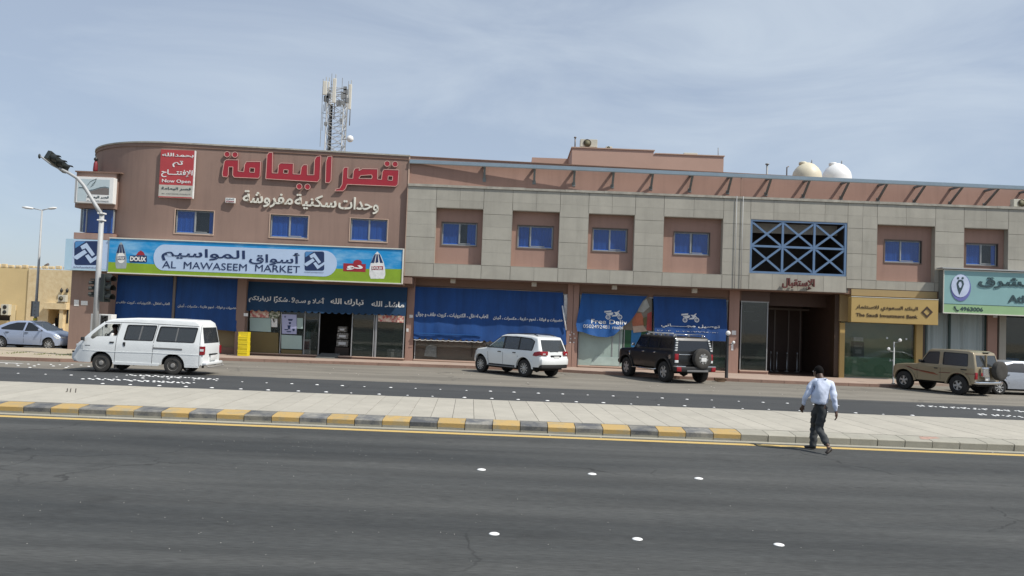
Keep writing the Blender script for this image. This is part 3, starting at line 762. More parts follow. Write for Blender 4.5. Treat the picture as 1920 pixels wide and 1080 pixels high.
rows = [zz(v) for v in (8.745, 8.13, 7.50, 6.87, 6.24, 5.60, 4.95)]+[ZBt]
cols = [XW0]
tops = []
for i, r_ in enumerate(rec):
    cols += [r_[0], (r_[0]+r_[1])/2, r_[1]]
extra = [at(1391, 450, YG).x, at(1451, 400, YG).x, at(1547, 400, YG).x, at(1617, 450, YG).x]
cols += extra+[XW1]; cols = sorted(set(cols))
def panel(x0, x1, z0, z1, s0=.003, s1=.003, t0=.003, t1=.003):
    if x1-x0 < .12 or z1-z0 < .08: return
    MB().box(x0+s0, x1-s1, YG, YG+.04, z0+t0, z1-t1, bev=0).build('cladding_panel', M['stone'], wg)
for i in range(len(cols)-1):
    x0, x1 = cols[i], cols[i+1]; xm = (x0+x1)/2
    r_ = next((q for q in rec if q[0]-.01 < xm < q[1]+.01), None)
    zbot = ZBt if xm < XSPL else ZBr
    gx0 = .005; gx1 = .005
    if r_:
        pass
        panel(x0, x1, rows[1], rows[0], gx0, gx1, .002, .004); panel(x0, x1, r_[3]+.013, rows[1], gx0, gx1, .004, .002)
        panel(x0, x1, zbot, r_[2]-.013, gx0, gx1, .002, .004)
    else:
        e0 = .013 if any(abs(x0-q[1]) < .01 for q in rec) else gx0; e1 = .013 if any(abs(x1-q[0]) < .01 for q in rec) else gx1
        for k in range(len(rows)-1):
            strong = k in (2, 4, 6)
            st = k in (3, 5)
            zb_ = max(rows[k+1], zbot) if k == len(rows)-2 else rows[k+1]
            panel(x0, x1, zb_, rows[k], e0, e1, .008 if k in (1, 3, 5) else .002, .008 if k in (2, 4, 6) else .002)
mb = MB()
x = XW0
while x < XW1:
    xe = min(x+1.9, XW1); mb.box(x+.004, xe-.004, YG-.05, YG+.5, zz(8.755), ZL+random.uniform(-.012, .012)); x = xe
mb.build('coping', M['stone_edge'], wg)
MB().box(XW0-.03, XW0, YG-.01, YG+.5, ZBt, ZL-.02).build('edge_trim', M['pink_lt'], wg)
# pipes down the joint
mb = MB()
for px in (1380.5, 1392.5):
    a = at(px+1, 375, YG-.05); mb.tube([(a.x, YG-.05, ZL), (a.x, YG-.05, ZBt)], .018, 6)
mb.build('conduit', M['lampgrey'], wg)
# recess walls with windows
rw = [((829.5, 416), (893, 462)), ((971.5, 422), (1036, 467.3)), ((1112, 427), (1175, 473.3)), ((1264.5, 434), (1329.5, 479.5)), None, ((1659.5, 449), (1727, 494.5)), ((1811.5, 455.5), (1870, 499.5))]
cur = [(1, -.55), (.9, 1), (1, 1), (1, -.9), None, (1, 1), (1, -.3)]
sps = [.5, .36, .5, .48, .5, .45, .5]
YR = YG+.345
for i, r_ in enumerate(rec):
    if i == 4: continue
    if i < 7:
        (a, b_), (c, d) = rw[i]; p, q = at(a, b_+.5, YR), at(c, d-.5, YR); h = (p.x, q.x, q.z, p.z)
    else: h = (r_[0]+.4, r_[1]-.6, r_[2]+.9, r_[3]-.8)
    mb = MB(); wall(mb, r_[0]-.06, r_[1]+.06, r_[2]-.06, r_[3]+.06, YR, [h], rev=.3); mb.build('recess_wall', M['pink'], wg)
    window(*h, YR, wg, split=sps[i] if i < 7 else .5, curt=cur[i] if i < 7 else (1, 1), tm='trim_brown')
# blue lattice opening
a, b_, c, d = rec[4]
lat = MB(); yl = YG+.02
def slat(p, q, wdt, y0=yl, th=.09):
    p, q = Vector(p), Vector(q); t = (q-p).normalized(); n = Vector((-t.z, 0, t.x))*wdt/2
    lat.prism([(p.x+n.x, y0, p.z+n.z), (q.x+n.x, y0, q.z+n.z), (q.x-n.x, y0, q.z-n.z), (p.x-n.x, y0, p.z-n.z)], (0, th, 0))
V3 = lambda x, z: (x, 0, z)
for z in (c+.06, d-.04): slat(V3(a, z), V3(b_, z), .10, yl-.004, .11)
for x in (a+.05, b_-.07): slat(V3(x, c+.1), V3(x, d-.1), .11, yl-.003, .11)
zm = (c+d)/2+.02; n3 = 3; wdx = (b_-a-.1)/n3
lo = lat.build('lattice_frame', M['grid'], wg)
def slatobj(p, q, wdt, y, th=.06):
    global lat
    lat = MB(); slat(p, q, wdt, y, th); lat.build('lattice_bar', M['grid'], lo)
for k in range(n3):
    x0, x1 = a+.05+wdx*k, a+.05+wdx*(k+1)
    slatobj(V3(x0, c+.1), V3(x1, zm), .095, yl+.013); slatobj(V3(x0, zm), V3(x1, d-.09), .095, yl+.013)
    slatobj(V3(x0, zm), V3(x1, c+.1), .095, yl+.021); slatobj(V3(x0, d-.09), V3(x1, zm), .095, yl+.021)
    slatobj(V3(x0, zm), V3(x1, zm), .10, yl+.006)
    if k: slatobj(V3(x0, c+.1), V3(x0, d-.09), .105, yl+.002)
mb = MB(); mb.face([(a, YG+3, c), (b_, YG+3, c), (b_, YG+3, d), (a, YG+3, d)]); mb.face([(a, YG+.35, c-.002), (b_, YG+.35, c-.002), (b_, YG+3, c-.002), (a, YG+3, c-.002)]); mb.face([(a, YG+.35, d+.002), (a, YG+3, d+.002), (b_, YG+3, d+.002), (b_, YG+.35, d+.002)])
mb.face([(a-.002, YG+.35, c), (a-.002, YG+3, c), (a-.002, YG+3, d), (a-.002, YG+.35, d)]); mb.face([(b_+.002, YG+.35, c), (b_+.002, YG+.35, d), (b_+.002, YG+3, d), (b_+.002, YG+3, c)])
mb.build('balcony_recess', M['dark2'], lo)
MB().box(a+.02, b_-.02, YG+1.2, YG+1.3, d-.50, d-.02).build('balcony_beam', mat('pale_balcony_beam', (.5, .47, .42), .9), lo)
# pink parapet wall, blue beam and brackets
WP = [(XR+.02, 38.74), (24.4, 40.75), (XW1, 41.3)]; BP = [(XR+.02, 38.60), (24.9, 39.35), (XW1, 39.55)]
def pl(path, x):
    for i in range(len(path)-1):
        if x <= path[i+1][0]: t = (x-path[i][0])/(path[i+1][0]-path[i][0]); return path[i][1]+(path[i+1][1]-path[i][1])*t
    return path[-1][1]
ZP = at(767, 293.7, 38.74).z
mb = MB()
for i in range(2):
    (x0, y0), (x1, y1) = WP[i], WP[i+1]
    mb.prism([(x0, y0, ZL-.2), (x1, y1, ZL-.2), (x1, y1+.25, ZL-.2), (x0, y0+.25, ZL-.2)], (0, 0, ZP-ZL+.2))
mb.build('parapet_wall', M['pink'], wg)
mb = MB()
for i in range(2):
    (x0, y0), (x1, y1) = WP[i], WP[i+1]
    mb.prism([(x0, y0-.04, ZP+.001), (x1, y1-.04, ZP+.001), (x1, y1+.3, ZP+.001), (x0, y0+.3, ZP+.001)], (0, 0, .035))
mb.build('parapet_cap', M['kerb_red'], wg)
mb = MB(); mb.box(XR+.05, XW1, 38.3+.6, 53, ZL-.32, ZL-.22); mb.box(XR+.05, XW1, 52.8, 53, 0, ZP-.3); mb.box(XW1-.2, XW1, YS, 52.8, 0, ZL-.33); mb.build('roof_slab', M['soffit'], wg)
zbt, zbb = at(767, 298.7, 38.6).z, at(767, 305.8, 38.6).z
mb = MB()
for i in range(2):
    (x0, y0), (x1, y1) = BP[i], BP[i+1]
    mb.prism([(x0, y0, zbb), (x1, y1, zbb), (x1, y1+.1, zbb), (x0, y0+.1, zbb)], (0, 0, zbt-zbb))
mb.build('beam', M['beam'], wg)
mb = MB()
for i in range(2):
    (x0, y0), (x1, y1) = BP[i], BP[i+1]
    mb.prism([(x0, y0-.03, zbb-.02), (x1, y1-.03, zbb-.02), (x1, y1, zbb-.02), (x0, y0, zbb-.02)], (0, 0, .04))
mb.build('beam_lip', M['strut'], wg)
zst = at(1002.5, 344, 39.1).z
tops = [909, 1002.5, 1077.5, 1151, 1225, 1300, 1374, 1449, 1522.5, 1597.5, 1671, 1744, 1816, 1886, 1958, 2030]
for px in tops:
    x = at(px, 318+(px-1000)*.045, 38.95).x; yb = pl(BP, x)+.1; yw = pl(WP, x); t = .05
    m_ = MB()
    m_.box(x-t, x+t, yb+.002, yw, zbt-.13, zbt-.03)
    if yw-yb > .05:
        m_.prism([(x-t, yb+.002, zbt-.14), (x-t, yb+.12, zbt-.14), (x-t, yw, zst+.10), (x-t, yw, zst)], (2*t, 0, 0))
        m_.box(x-t-.03, x+t+.03, yw-.02, yw, zst-.04, zst+.16)
    m_.build('bracket', M['strut'], wg)
MB().box(at(1387.5, 350, 39.2).x-.02, at(1387.5, 350, 39.2).x+.02, 39.0, 39.03, ZL, zbb).build('wall_pipe', M['kerb_red'], wg)
# soffit and shop level
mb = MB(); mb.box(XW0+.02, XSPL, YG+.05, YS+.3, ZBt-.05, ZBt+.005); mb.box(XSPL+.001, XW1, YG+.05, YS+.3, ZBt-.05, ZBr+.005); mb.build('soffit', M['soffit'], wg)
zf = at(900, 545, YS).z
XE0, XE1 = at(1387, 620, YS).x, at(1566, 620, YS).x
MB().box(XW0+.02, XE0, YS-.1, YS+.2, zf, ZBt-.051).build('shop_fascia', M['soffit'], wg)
for px, wd in ((768, 14), (1067.5, 10.5), (1078.5, 10), (1376, 19), (1861, 18)):
    x = at(px, 620, YS-.2).x; hw = wd/2/1500*39.1
    MB().box(x-hw, x+hw, YS-.20, YS+.1, .1, ZBt-.052).build('pillar', M['pink'], wg)
for px, py in ((849.5, 525.5), (1001.5, 532), (1152, 537.5), (1302, 544)):
    p = at(px, py, YG+.3); MB().box(p.x-.12, p.x+.12, YG+.2, YG+.45, p.z-.14, ZBt-.051, bev=.01).build('soffit_lamp', mat('cream_lamp_box', (.42, .36, .27), .7), wg)
for px, py, w_, h_ in ((771, 593, 7, 5.5), (764, 619, 4, 6), (1376, 624, 8, 8), (1373, 650, 4, 14), (1866, 593.5, 8, 4), (1069, 628, 2.2, 2.2), (1076, 626, 2.2, 2.2), (1070, 635, 2.2, 2.2), (1078, 634, 2.2, 2.2), (1069, 642, 2.2, 2.2), (1076, 642, 2.2, 2.2), (1072, 623, 1.6, 1.6)):
    plate('notice', [(px-w_/2, py-h_/2), (px+w_/2, py-h_/2), (px+w_/2, py+h_/2), (px-w_/2, py+h_/2)], YS-.203, M['offwhite'], wg, .006)
sills = lambda px, Y: at(px, 600+.0385*(px-960)+70.5, Y).z
def bay(px0, px1, sillpy, mull, gm, back, name='shop_bay', depth=3, sill=True):
    Y = YS; p, q = at(px0, 640, Y), at(px1, 640, Y); sz = at((px0+px1)/2, sillpy, Y).z
    if sill:
        MB().box(p.x, q.x, Y-.12, Y+.2, .1, sz-.06).build('plinth', M['pink'], wg)
        MB().box(p.x, q.x, Y-.16, Y+.2, sz-.059, sz).build('shop_sill', M['pink_lt'], wg)
    fr = MB(); fr.box(p.x, q.x, Y-.02, Y+.06, zf-.06, zf-.001)
    fo = fr.build(name, M['alu'], wg)
    for m_ in mull:
        x = at(m_, 640, Y).x; MB().box(x-.02, x+.02, Y-.02, Y+.06, sz+.001, zf-.061).build('mullion', M['alu'], fo)
    xs = sorted([p.x]+[at(m_, 640, Y).x for m_ in mull]+[q.x])
    for i in range(len(xs)-1):
        if xs[i+1]-xs[i] > .15: MB().box(xs[i]+.026, xs[i+1]-.026, Y, Y+.01, sz+.002, zf-.062).build('glass_panel', gm, fo)
    rm = MB(); x0, x1 = p.x, q.x; d = Y+depth
    rm.face([(x0, d, .1), (x1, d, .1), (x1, d, zf), (x0, d, zf)]); rm.face([(x0, Y+.1, .1), (x0, d, .1), (x0, d, zf), (x0, Y+.1, zf)]); rm.face([(x1, Y+.1, .1), (x1, Y+.1, zf), (x1, d, zf), (x1, d, .1)])
    rm.face([(x0, Y+.1, zf), (x1, Y+.1, zf), (x1, d, zf), (x0, d, zf)]); rm.face([(x0, Y+.1, .125), (x0, d, .125), (x1, d, .125), (x1, Y+.1, .125)])
    rm.build('room', back, fo)
    return fo
b4 = bay(777, 1062, 682.5-4, (778.5, 1060), M['clearshop'], M['pink_lt'], depth=.35)
MB().box(at(885, 640, YS).x-.03, at(885, 640, YS).x+.03, YS+.11, YS+.3, .4, 3.5).build('backdrop_joint', M['soffit'], b4)
mb = MB(); mb.shape([at(795, 667, YS+.12), at(818, 670, YS+.12), at(818, 650, YS+.12), at(806, 646, YS+.12), at(799, 650, YS+.12)], [], (0, .2, 0)); mb.build('white_box', M['offwhite'], b4)
M['washed'] = mat('whitewashed_glass', (.33, .42, .38), .35, .12, 1.2, spec=.6)
b5 = bay(1084, 1168, 686, (1085, 1148, 1162), M['washed'], M['dark2'], depth=1)
p5 = plate('whitewash_patch', [(1106, 684), (1118, 668), (1160, 670), (1160, 686)], YS-.022, mat('pale_wash', (.42, .52, .48), .4), b5, .004)
b6 = bay(1168.5, 1365, 692, (1170, 1225, 1300, 1336, 1362), M['shopglass'], M['dark2'], depth=1.5)
plate('green_panel', [(1320, 668), (1361, 670), (1361, 690), (1320, 688.5)], YS+.3, mat('green_board', (.04, .20, .11), .6), b6, .02)
# fruit print that the torn awning leaves bare
plate('window_print', [(1168.5, 618), (1224, 620), (1224, 672), (1168.5, 670)], YS-.005, mat('green_print', (.01, .07, .025), .5, .2, 2), b6, .006)
plate('window_print', [(1184, 618), (1203, 619), (1197, 655), (1183, 650)], YS-.012, mat('blue_print', (.02, .15, .35), .5), b6, .004)
for pts, c_ in (([(1213, 556), (1222, 560), (1222, 622), (1168, 618), (1170, 590)], (.20, .17, .13)), ([(1190, 588), (1202, 586), (1208, 600), (1206, 618), (1188, 620), (1185, 604)], (.42, .13, .06)), ([(1214, 588), (1222, 584), (1222, 620), (1212, 619)], (.38, .05, .04)), ([(1198, 570), (1212, 560), (1218, 575), (1206, 586), (1196, 584)], (.40, .40, .36)), ([(1186, 612), (1206, 610), (1214, 621), (1188, 624)], (.45, .33, .24)), ([(1206, 596), (1213, 594), (1212, 610), (1207, 612)], (.12, .10, .03))):
    FP = globals().get('FP', 0)+1; YY = YS-.016-.008*FP; plate('window_print', pts, YY, mat('fruit_print', c_, .5, .2, 3), b6, .002)
# reception entrance: dark lobby
be = bay(1387, 1440, 694.5, (1388.5, 1438), M['shopglass'], M['brownwall'], name='lobby_window', depth=4)
lb = MB(); xe0, xe1 = at(1440, 640, YS).x, XE1; d = YS+4.5; zt = ZBt-.06
def fc(*p): lb.face(list(p))
fc((xe0, d, .12), (xe1, d, .12), (xe1, d, zt), (xe0, d, zt)); fc((xe1, YS-.3, .12), (xe1, YS-.3, zt), (xe1, d, zt), (xe1, d, .12)); fc((xe0, YS+.1, .12), (xe0, d, .12), (xe0, d, zt), (xe0, YS+.1, zt))
fc((xe0, YS, zt), (xe1, YS, zt), (xe1, d, zt), (xe0, d, zt)); fc((xe0, YS-.6, .128), (xe0, d, .128), (xe1, d, .128), (xe1, YS-.6, .128))
lo = lb.build('entrance_hall', M['brownwall'], wg)
MB().box(XE0, xe0, YS-.1, YS+.2, zf, zt).build('lobby_header', M['brownwall'], wg)
MB().box(xe0, xe1, YS+1.2, YS+1.3, at(1500, 575, YS+1.2).z, zt-.001).build('lobby_beam', M['brownwall'], lo)
mb = MB()
for px in (1452, 1478, 1500, 1527, 1552): x = at(px, 640, YS+3.5).x; mb.box(x-.03, x+.03, YS+3.5, YS+3.56, .13, 3.4)
mb.box(xe0, xe1, YS+3.5, YS+3.56, 3.401, 3.5); mb.build('inner_door_frame', M['alu_d'], lo)
for px, py, L_ in ((1400, 574, 28), (1424, 574, 9), (1395, 584, 20), (1420, 593, 14), (1410, 601, 26)):  # pale bars drawn in for the horizontal light reflections on the lobby glass
    a = at(px, py, YS+1.5); mbx = MB().box(a.x, a.x+L_*.026, YS+1.5, YS+1.54, a.z-.02, a.z+.02).build('reflection_bar', M['lampgrey'], be)
# bank bay
gp = lambda nm, x0, y0, x1, y1, Y, m, d=.1: bar(x0, x1, y0, y1, Y, nm, M[m], wg, d)
gp('bank_wall', 1566, 552, 1575, 706, YS-.35, 'bankbrown', .5)
gp('bank_panel', 1575.5, 605, 1582.5, 710, YS-.45, 'gold', .3)
gp('bank_panel', 1575.5, 551, 1596, 603, YS-.45, 'gold_d', .3)
gp('bank_fascia', 1596.5, 541.5, 1757, 560, YG+.0, 'gold_d', .5)
gp('bank_panel', 1718.5, 608, 1729, 712, YS-.45, 'gold', .3)
gp('bank_edge', 1729.5, 608, 1733, 712, YS-.40, 'bankbrown', .3)
Yb = YS-.3
p, q = at(1583, 640, Yb), at(1718, 640, Yb); zb_ = at(1650, 709, Yb).z; zt_ = at(1650, 604, Yb).z
M['bankglass'] = glass_mat('green_tinted_glass', (.05, .10, .08), .88)
MB().box(p.x, q.x, Yb, Yb+.01, zb_, zt_).build('bank_glass', M['bankglass'], wg)
MB().box(p.x, q.x, Yb-.1, Yb+.2, .1, zb_-.002).build('plinth', M['stone'], wg)
mb = MB(); mb.box(p.x, q.x, Yb+.45, Yb+.50, .1, zt_)
mb.build('bank_back_wall', mat('bank_mural', (.30, .40, .25), .6, .4, 1.2, col2=(.50, .50, .28)), wg)
plate('bank_print', [(1583, 668), (1718, 673), (1718, 716), (1583, 711)], Yb-.001, glass_mat('green_translucent_print', (.10, .20, .13), .55), wg, .004)
M['greyplast0'] = mat('dark_machine', (.03, .03, .035), .4)
c_ = thing('cash_machine', 'dark cash machine with a pale top panel behind the green bank glass', 'cash machine', (at(1609, 650, Yb+.25).x, Yb+.25, .12), world=True)
def lbox(mb, x0, y0, x1, y1, Y, d, mi=0):
    a, b_ = at(x0, y0, Y), at(x1, y1, Y); mb.box(a.x, b_.x, Y, Y+d, b_.z, a.z, mi)
mb = MB(); lbox(mb, 1600, 641, 1619, 706, Yb+.15, .29); mb.build('cabinet', M['greyplast0'], c_)
mb = MB(); lbox(mb, 1600.5, 632, 1618.5, 640, Yb+.13, .3); mb.build('top_panel', M['offwhite'], c_)
mb = MB(); lbox(mb, 1601.5, 648, 1617, 650, Yb+.12, .03); lbox(mb, 1604, 655, 1615, 663, Yb+.12, .03); mb.build('screen', M['greymetal'], c_)
mb = MB()
for px, py in ((1668, 674), (1673, 674), (1662, 632), (1698, 634)): lbox(mb, px, py, px+3, py+3.5, Yb-.03, .03)
mb.build('door_handle', M['steel_pole'], wg)
# pharmacy bay with pale blinds
YP = YS-.1
p, q = at(1733.5, 640, YP), at(1850, 640, YP); zb_ = .25
mb = MB(); n = 60
pts = [(p.x+(q.x-p.x)*k/n, YP+.12+.05*math.sin(k*1.1)*(.5+.5*math.sin(k*.37))) for k in range(n+1)]
for k in range(n): mb.face([(pts[k][0], pts[k][1], zb_), (pts[k+1][0], pts[k+1][1], zb_), (pts[k+1][0], pts[k+1][1], ZBt-.05), (pts[k][0], pts[k][1], ZBt-.05)])
mb.build('blinds', mat('pale_grey_blind', (.34, .40, .40), .7, .1, 1, stretch=(8, 1, .2)), wg)
mb = MB()
for px in (1735, 1780.5, 1849): x = at(px, 640, YP).x; mb.box(x-.05, x+.05, YP, YP+.06, zb_, ZBt-.05)
mb.build('shop_frame', mat('dark_green_frame', (.02, .045, .04), .5), wg)
MB().box(p.x, q.x, YP-.1, YP+.2, .1, zb_-.001).build('plinth', M['pink'], wg)
mb = MB(); x0, x1 = at(1871.5, 640, YP).x, at(1884, 640, YP).x; mb.box(x0, x1, YP-.1, YP+.1, .1, ZBt-.052); mb.build('shop_frame', M['stone'], wg)
x0, x1 = at(1884.5, 640, YP).x, XW1-.25
MB().box(x0, x1, YP, YP+.01, .3, ZBt-.052).build('glass_panel', M['shopglass'], wg)
mb = MB(); mb.face([(x0, YS+2, .1), (x1, YS+2, .1), (x1, YS+2, ZBt), (x0, YS+2, ZBt)]); mb.face([(x0, YP+.1, .1), (x0, YS+2, .1), (x0, YS+2, ZBt), (x0, YP+.1, ZBt)]); mb.face([(x0, YP+.1, .13), (x0, YS+2, .13), (x1, YS+2, .13), (x1, YP+.1, .13)])
mb.build('shop_interior', mat('green_shop_interior', (.02, .06, .045), .8, .5, 2), wg)
M['lit_pink'] = mat('lit_pink_render', (.47, .315, .25), .92, .05, .6, .1, 80)  # pink render lightened in colour, for the penthouse walls catching more light
# penthouse on the roof
YH = 44.0
def zt3(a, b_, Y): return at(a, b_, Y).z
p, q, r_ = at(1073, 277, YH), at(1226, 281.5, YH), at(1357, 295, YH)
mb = MB(); mb.box(p.x, q.x, YH, 50, ZL-.3, p.z); mb.box(q.x+.001, r_.x, YH, 50, ZL-.3, at(1290, 291, YH).z)
mb.build('penthouse_wall', M['lit_pink'], wg)
mb = MB(); mb.box(p.x-.05, q.x+.05, YH-.05, 50, p.z+.001, p.z+.05); mb.box(q.x+.06, r_.x+.05, YH-.05, 50, at(1290, 291, YH).z+.001, at(1290, 291, YH).z+.05); mb.build('penthouse_cap', M['pink_lt'], wg)
YH2 = 47.0; p2, q2 = at(997.5, 295, YH2), at(1075, 297, YH2)
mb = MB(); mb.box(p2.x, q2.x, YH2, 52, ZL-.3, p2.z); mb.build('penthouse_wall', M['lit_pink'], wg)
# ------------------------------------------------------------------ signs on the corner block
def signroot(name, label, cat, px, py, Y, group=None):
    p = at(px, py, Y); return thing(name, label, cat, (p.x, Y, p.z), group=group, world=True)
def flat(parent, name, pts, Y, m, th=.008, holes=()):
    return MB().shape([at(x, y, Y) for x, y in pts], [[at(x, y, Y) for x, y in h] for h in holes], (0, -th, 0)).build(name, m, parent)
def quad(x0, y0, x1, y1, sl=.036): return [(x0, y0), (x1, y0+(x1-x0)*sl), (x1-(y1-y0)*.035, y1+(x1-x0)*sl), (x0-(y1-y0)*.035, y1)]
# big market billboard
YM = 37.45
bb = signroot('billboard', 'long blue and green market billboard with a pale pill shaped name field', 'billboard', 480, 488, YM)
a, b_ = at(206, 447.8, YM), at(753, 529, YM); zt_, zb_ = at(480, 457.5, YM).z, at(480, 520.5, YM).z
X0, X1 = a.x, b_.x
MB().box(X0, X1, YM, YM+.30, zb_, zt_).build('box', M['white'], bb)
fm = MB(); t = .05
fm.box(X0-.01, X1+.01, YM-.05, YM+.1, zt_, zt_+t); fm.box(X0-.01, X1+.01, YM-.05, YM+.1, zb_-t, zb_); fm.box(X1, X1+t, YM-.05, YM+.1, zb_-t, zt_+t)
fm.build('frame', M['cream'], bb)
MB().box(X0+.001, X1-.001, YM-.012, YM-.001, zb_+.001, zt_-.001).build('sky_print', M['skyblue'], bb)
zh = zb_+(zt_-zb_)*.28
gp_ = [(X0+.002, zb_+.002), (X1-.002, zb_+.002), (X1-.002, zh+.22), (X0+10, zh+.1), (X0+4, zh-.02), (X0+.002, zh+.03)]
MB().prism([(x, YM-.014, z) for x, z in gp_], (0, -.004, 0)).build('meadow_print', M['lime'], bb)
L0, L1 = at(288, 487, YM).x, at(632, 495, YM).x; c0, c1 = zb_+.17, zt_-.19; rr = (c1-c0)/2
pill = [(L1-rr+rr*math.cos(R(t_)), (c0+c1)/2+rr*math.sin(R(t_))) for t_ in range(-90, 91, 12)]+[(L0+rr*.8+rr*.8*math.cos(R(t_)), (c0+c1)/2+rr*math.sin(R(t_))) for t_ in range(90, 271, 12)]
MB().prism([(x, YM-.019, z) for x, z in pill], (0, -.006, 0)).build('name_field', M['lightblue'], bb)
YT = YM-.027
text_px('أسواق', 468, 471, 562, 499, YT, M['navy'], bb, True, .016)
text_px('المواسيم', 304, 464, 459, 494, YT, M['navy'], bb, True, .016)
text_px('AL  MAWASEEM  MARKET', 305, 489, 562, 512, YT, M['navy'], bb, False, 0)
def logo(parent, x0, y0, s, Y, navy=True):
    """square market emblem with two interlocked angled bands"""
    q = lambda pts: [(x0+(x-668)*s, y0+(y-185)*s+ (x-668)*s*.0) for x, y in pts]
    flat(parent, 'emblem_square', q(rrect(668, 185, 888, 400, 22)), Y, M['navy'], .005)
    flat(parent, 'emblem_print', q([(674, 192), (700, 188), (770, 188), (676, 250)]), Y-.006, M['navy2'], .003)
    g = MB()
    for pts in ([(722, 232), (778, 200), (852, 305), (826, 322), (770, 248), (738, 262)], [(664, 322), (760, 262), (782, 290), (692, 352), (664, 338)], [(764, 318), (792, 303), (826, 343), (892, 300), (892, 330), (812, 385)]):
        g.shape([at(x, y, Y-.007) for x, y in q(pts)], [], (0, -.005, 0))
    g.build('emblem_band', M['lightblue'], parent)
logo(bb, 571.3, 471.5, 1/6., YT-.0)
text_px('شركة المواسيم التجارية', 571, 509, 607, 512, YT, M['navy'], bb, True)
def bottle(parent, cx, top, h, w_, Y, dark):
    f = lambda u, v: (cx+u*w_, top+v*h)
    flat(parent, 'pack_print', [f(*p) for p in ((-.42, 1), (-.5, .85), (-.48, .6), (-.40, .4), (-.2, .12), (0, 0), (.2, .12), (.40, .4), (.48, .6), (.5, .85), (.42, 1))], Y, M['offwhite'] if not dark else M['greyprint'], .004)
    g = MB()
    for a0_, a1_ in ((-.34, -.16), (-.10, .06), (.14, .30)):
        g.shape([at(*f(u, v), Y-.005) for u, v in ((a0_*1.2, .42), (a0_*.5, .1), (a1_*.5, .1), (a1_*1.2, .42))], [], (0, -.003, 0))
    g.build('pack_stripes', M['navy'], parent)
    flat(parent, 'pack_label', [f(.36*math.cos(R(k)), .60+.20*math.sin(R(k))) for k in range(0, 360, 20)], Y-.005, M['white'], .003)
    flat(parent, 'pack_bar', [f(*p) for p in ((-.36, .54), (.36, .54), (.36, .68), (-.36, .68))], Y-.009, M['navy'] if dark else M['red'], .002)
    p0, p1 = f(-.32, .55), f(.32, .67); text_px('DOUX', p0[0], p0[1], p1[0], p1[1], Y-.012, M['white'], parent, False, .03, .003)
M['greyprint'] = mat('grey_print', (.33, .37, .38), .5)
bottle(bb, 227, 453.5, 50, 21, YM-.018, True)
bottle(bb, 707.5, 471.5, 51, 30, YM-.018, False)
flat(bb, 'brand_plate', rrect(243, 479, 275.5, 492, 1.5, 2), YM-.018, M['navy'], .004)
text_px('DOUX', 244.5, 480.5, 274, 490.5, YM-.023, M['white'], bb, False, .04, .004)
flat(bb, 'brand_top', [(255, 478.5), (259, 473), (264, 469.5), (269, 473), (272, 478.5)], YM-.018, M['red'], .004)
flat(bb, 'brand_plate', quad(644, 493.5, 686, 508.5, .04), YM-.018, M['red'], .004)
flat(bb, 'brand_top', circ(670.5, 492.5, 8, 5.5, 16), YM-.023, M['red'], .003)
text_px('دو', 650, 496, 680, 507, YM-.024, M['white'], bb, True, .05, .004)
# small corner billboard
YC = 37.5
cbb = signroot('billboard', 'small pale blue billboard with a navy square emblem, left of the long market billboard', 'billboard', 164, 478, YC)
a, b_ = at(123.5, 448, YC), at(204.5, 508.5, YC); z0, z1 = at(164, 507, YC).z, at(164, 449, YC).z
MB().box(a.x, b_.x, YC, YC+.3, z0, z1).build('panel', M['iceblue'], cbb)
MB().box(a.x, a.x+.5, YC+.31, YC+2.5, z0, z1).build('side_panel', M['iceblue'], cbb)
flat(cbb, 'pale_print', [(138, 450), (203, 452), (201, 505), (134, 503)], YC-.001, M['lightblue'], .004)
logo(cbb, 139.5, 452, 46/220., YC-.006)
text_px('شركة المواسيم التجارية', 138, 499, 181, 503.5, YC-.007, M['navy'], cbb, True)
# hotel sign on the bay
YHs = 37.65
hs = signroot('hotel_sign', 'white light box with a wave and feather drawing, over the blue corner window', 'sign', 177, 357, YHs)
a, b_ = at(144.5, 333, YHs), at(209, 381, YHs); z0, z1 = at(177, 380.5, YHs).z, at(177, 332, YHs).z
MB().box(a.x, b_.x+.05, YHs, YHs+.33, z0, z1, bev=.01).build('box', M['white'], hs)
MB().box(a.x-.09, a.x-.01, YHs+.02, YHs+1.9, z0-.02, z1).build('side_box', M['lampgrey'], hs)
M['palegrey'] = mat('pale_blue_grey_print', (.48, .57, .60), .45, .03); M['wavegrey'] = mat('grey_brown_print', (.17, .15, .14), .5)
flat(hs, 'face', [(146.5, 335), (206, 337.2), (204.5, 379), (144.5, 377)], YHs-.002, M['palegrey'], .004)
wave = [(161, 357), (168, 358.5), (176, 357), (188, 353), (197, 352), (204.5, 354)]
flat(hs, 'wave_print', wave+[(204, 366), (166, 364)], YHs-.008, M['wavegrey'], .003)
mb = MB(); mb.tube([at(x, y-1.6, YHs-.012) for x, y in [(148, 353), (155, 353)]+wave], .013, 4)
for pts in ([(164, 347), (170, 340), (181, 335)], [(181, 335), (178, 341), (172, 347)], [(179, 340), (176, 346), (170, 350.5)]): mb.tube([at(x, y, YHs-.012) for x, y in pts], .010, 4)
mb.build('feather_print', M['slate'], hs)
flat(hs, 'white_band', [(163, 364.5), (204.6, 366), (204.2, 378.6), (161, 377.3)], YHs-.009, M['white'], .003)
text_px('قصر اليمامة', 163.5, 366, 204, 373.5, YHs-.013, M['slate'], hs, True, .02)
text_px('AL YAMAMA PALACE', 163, 375, 203.5, 377.6, YHs-.013, M['slate'], hs, False, .0)
pz = at(178.5, 322, 38.9)
sr = thing('rooftop_siren', 'small dark red siren post with a black head on top of the bay', 'siren', tuple(pz))
MB().lathe([(.10, 0), (.11, .1), (.09, .40), (.05, .52)], n=10).build('body', mat('dark_red_paint', (.20, .02, .03), .5), sr)
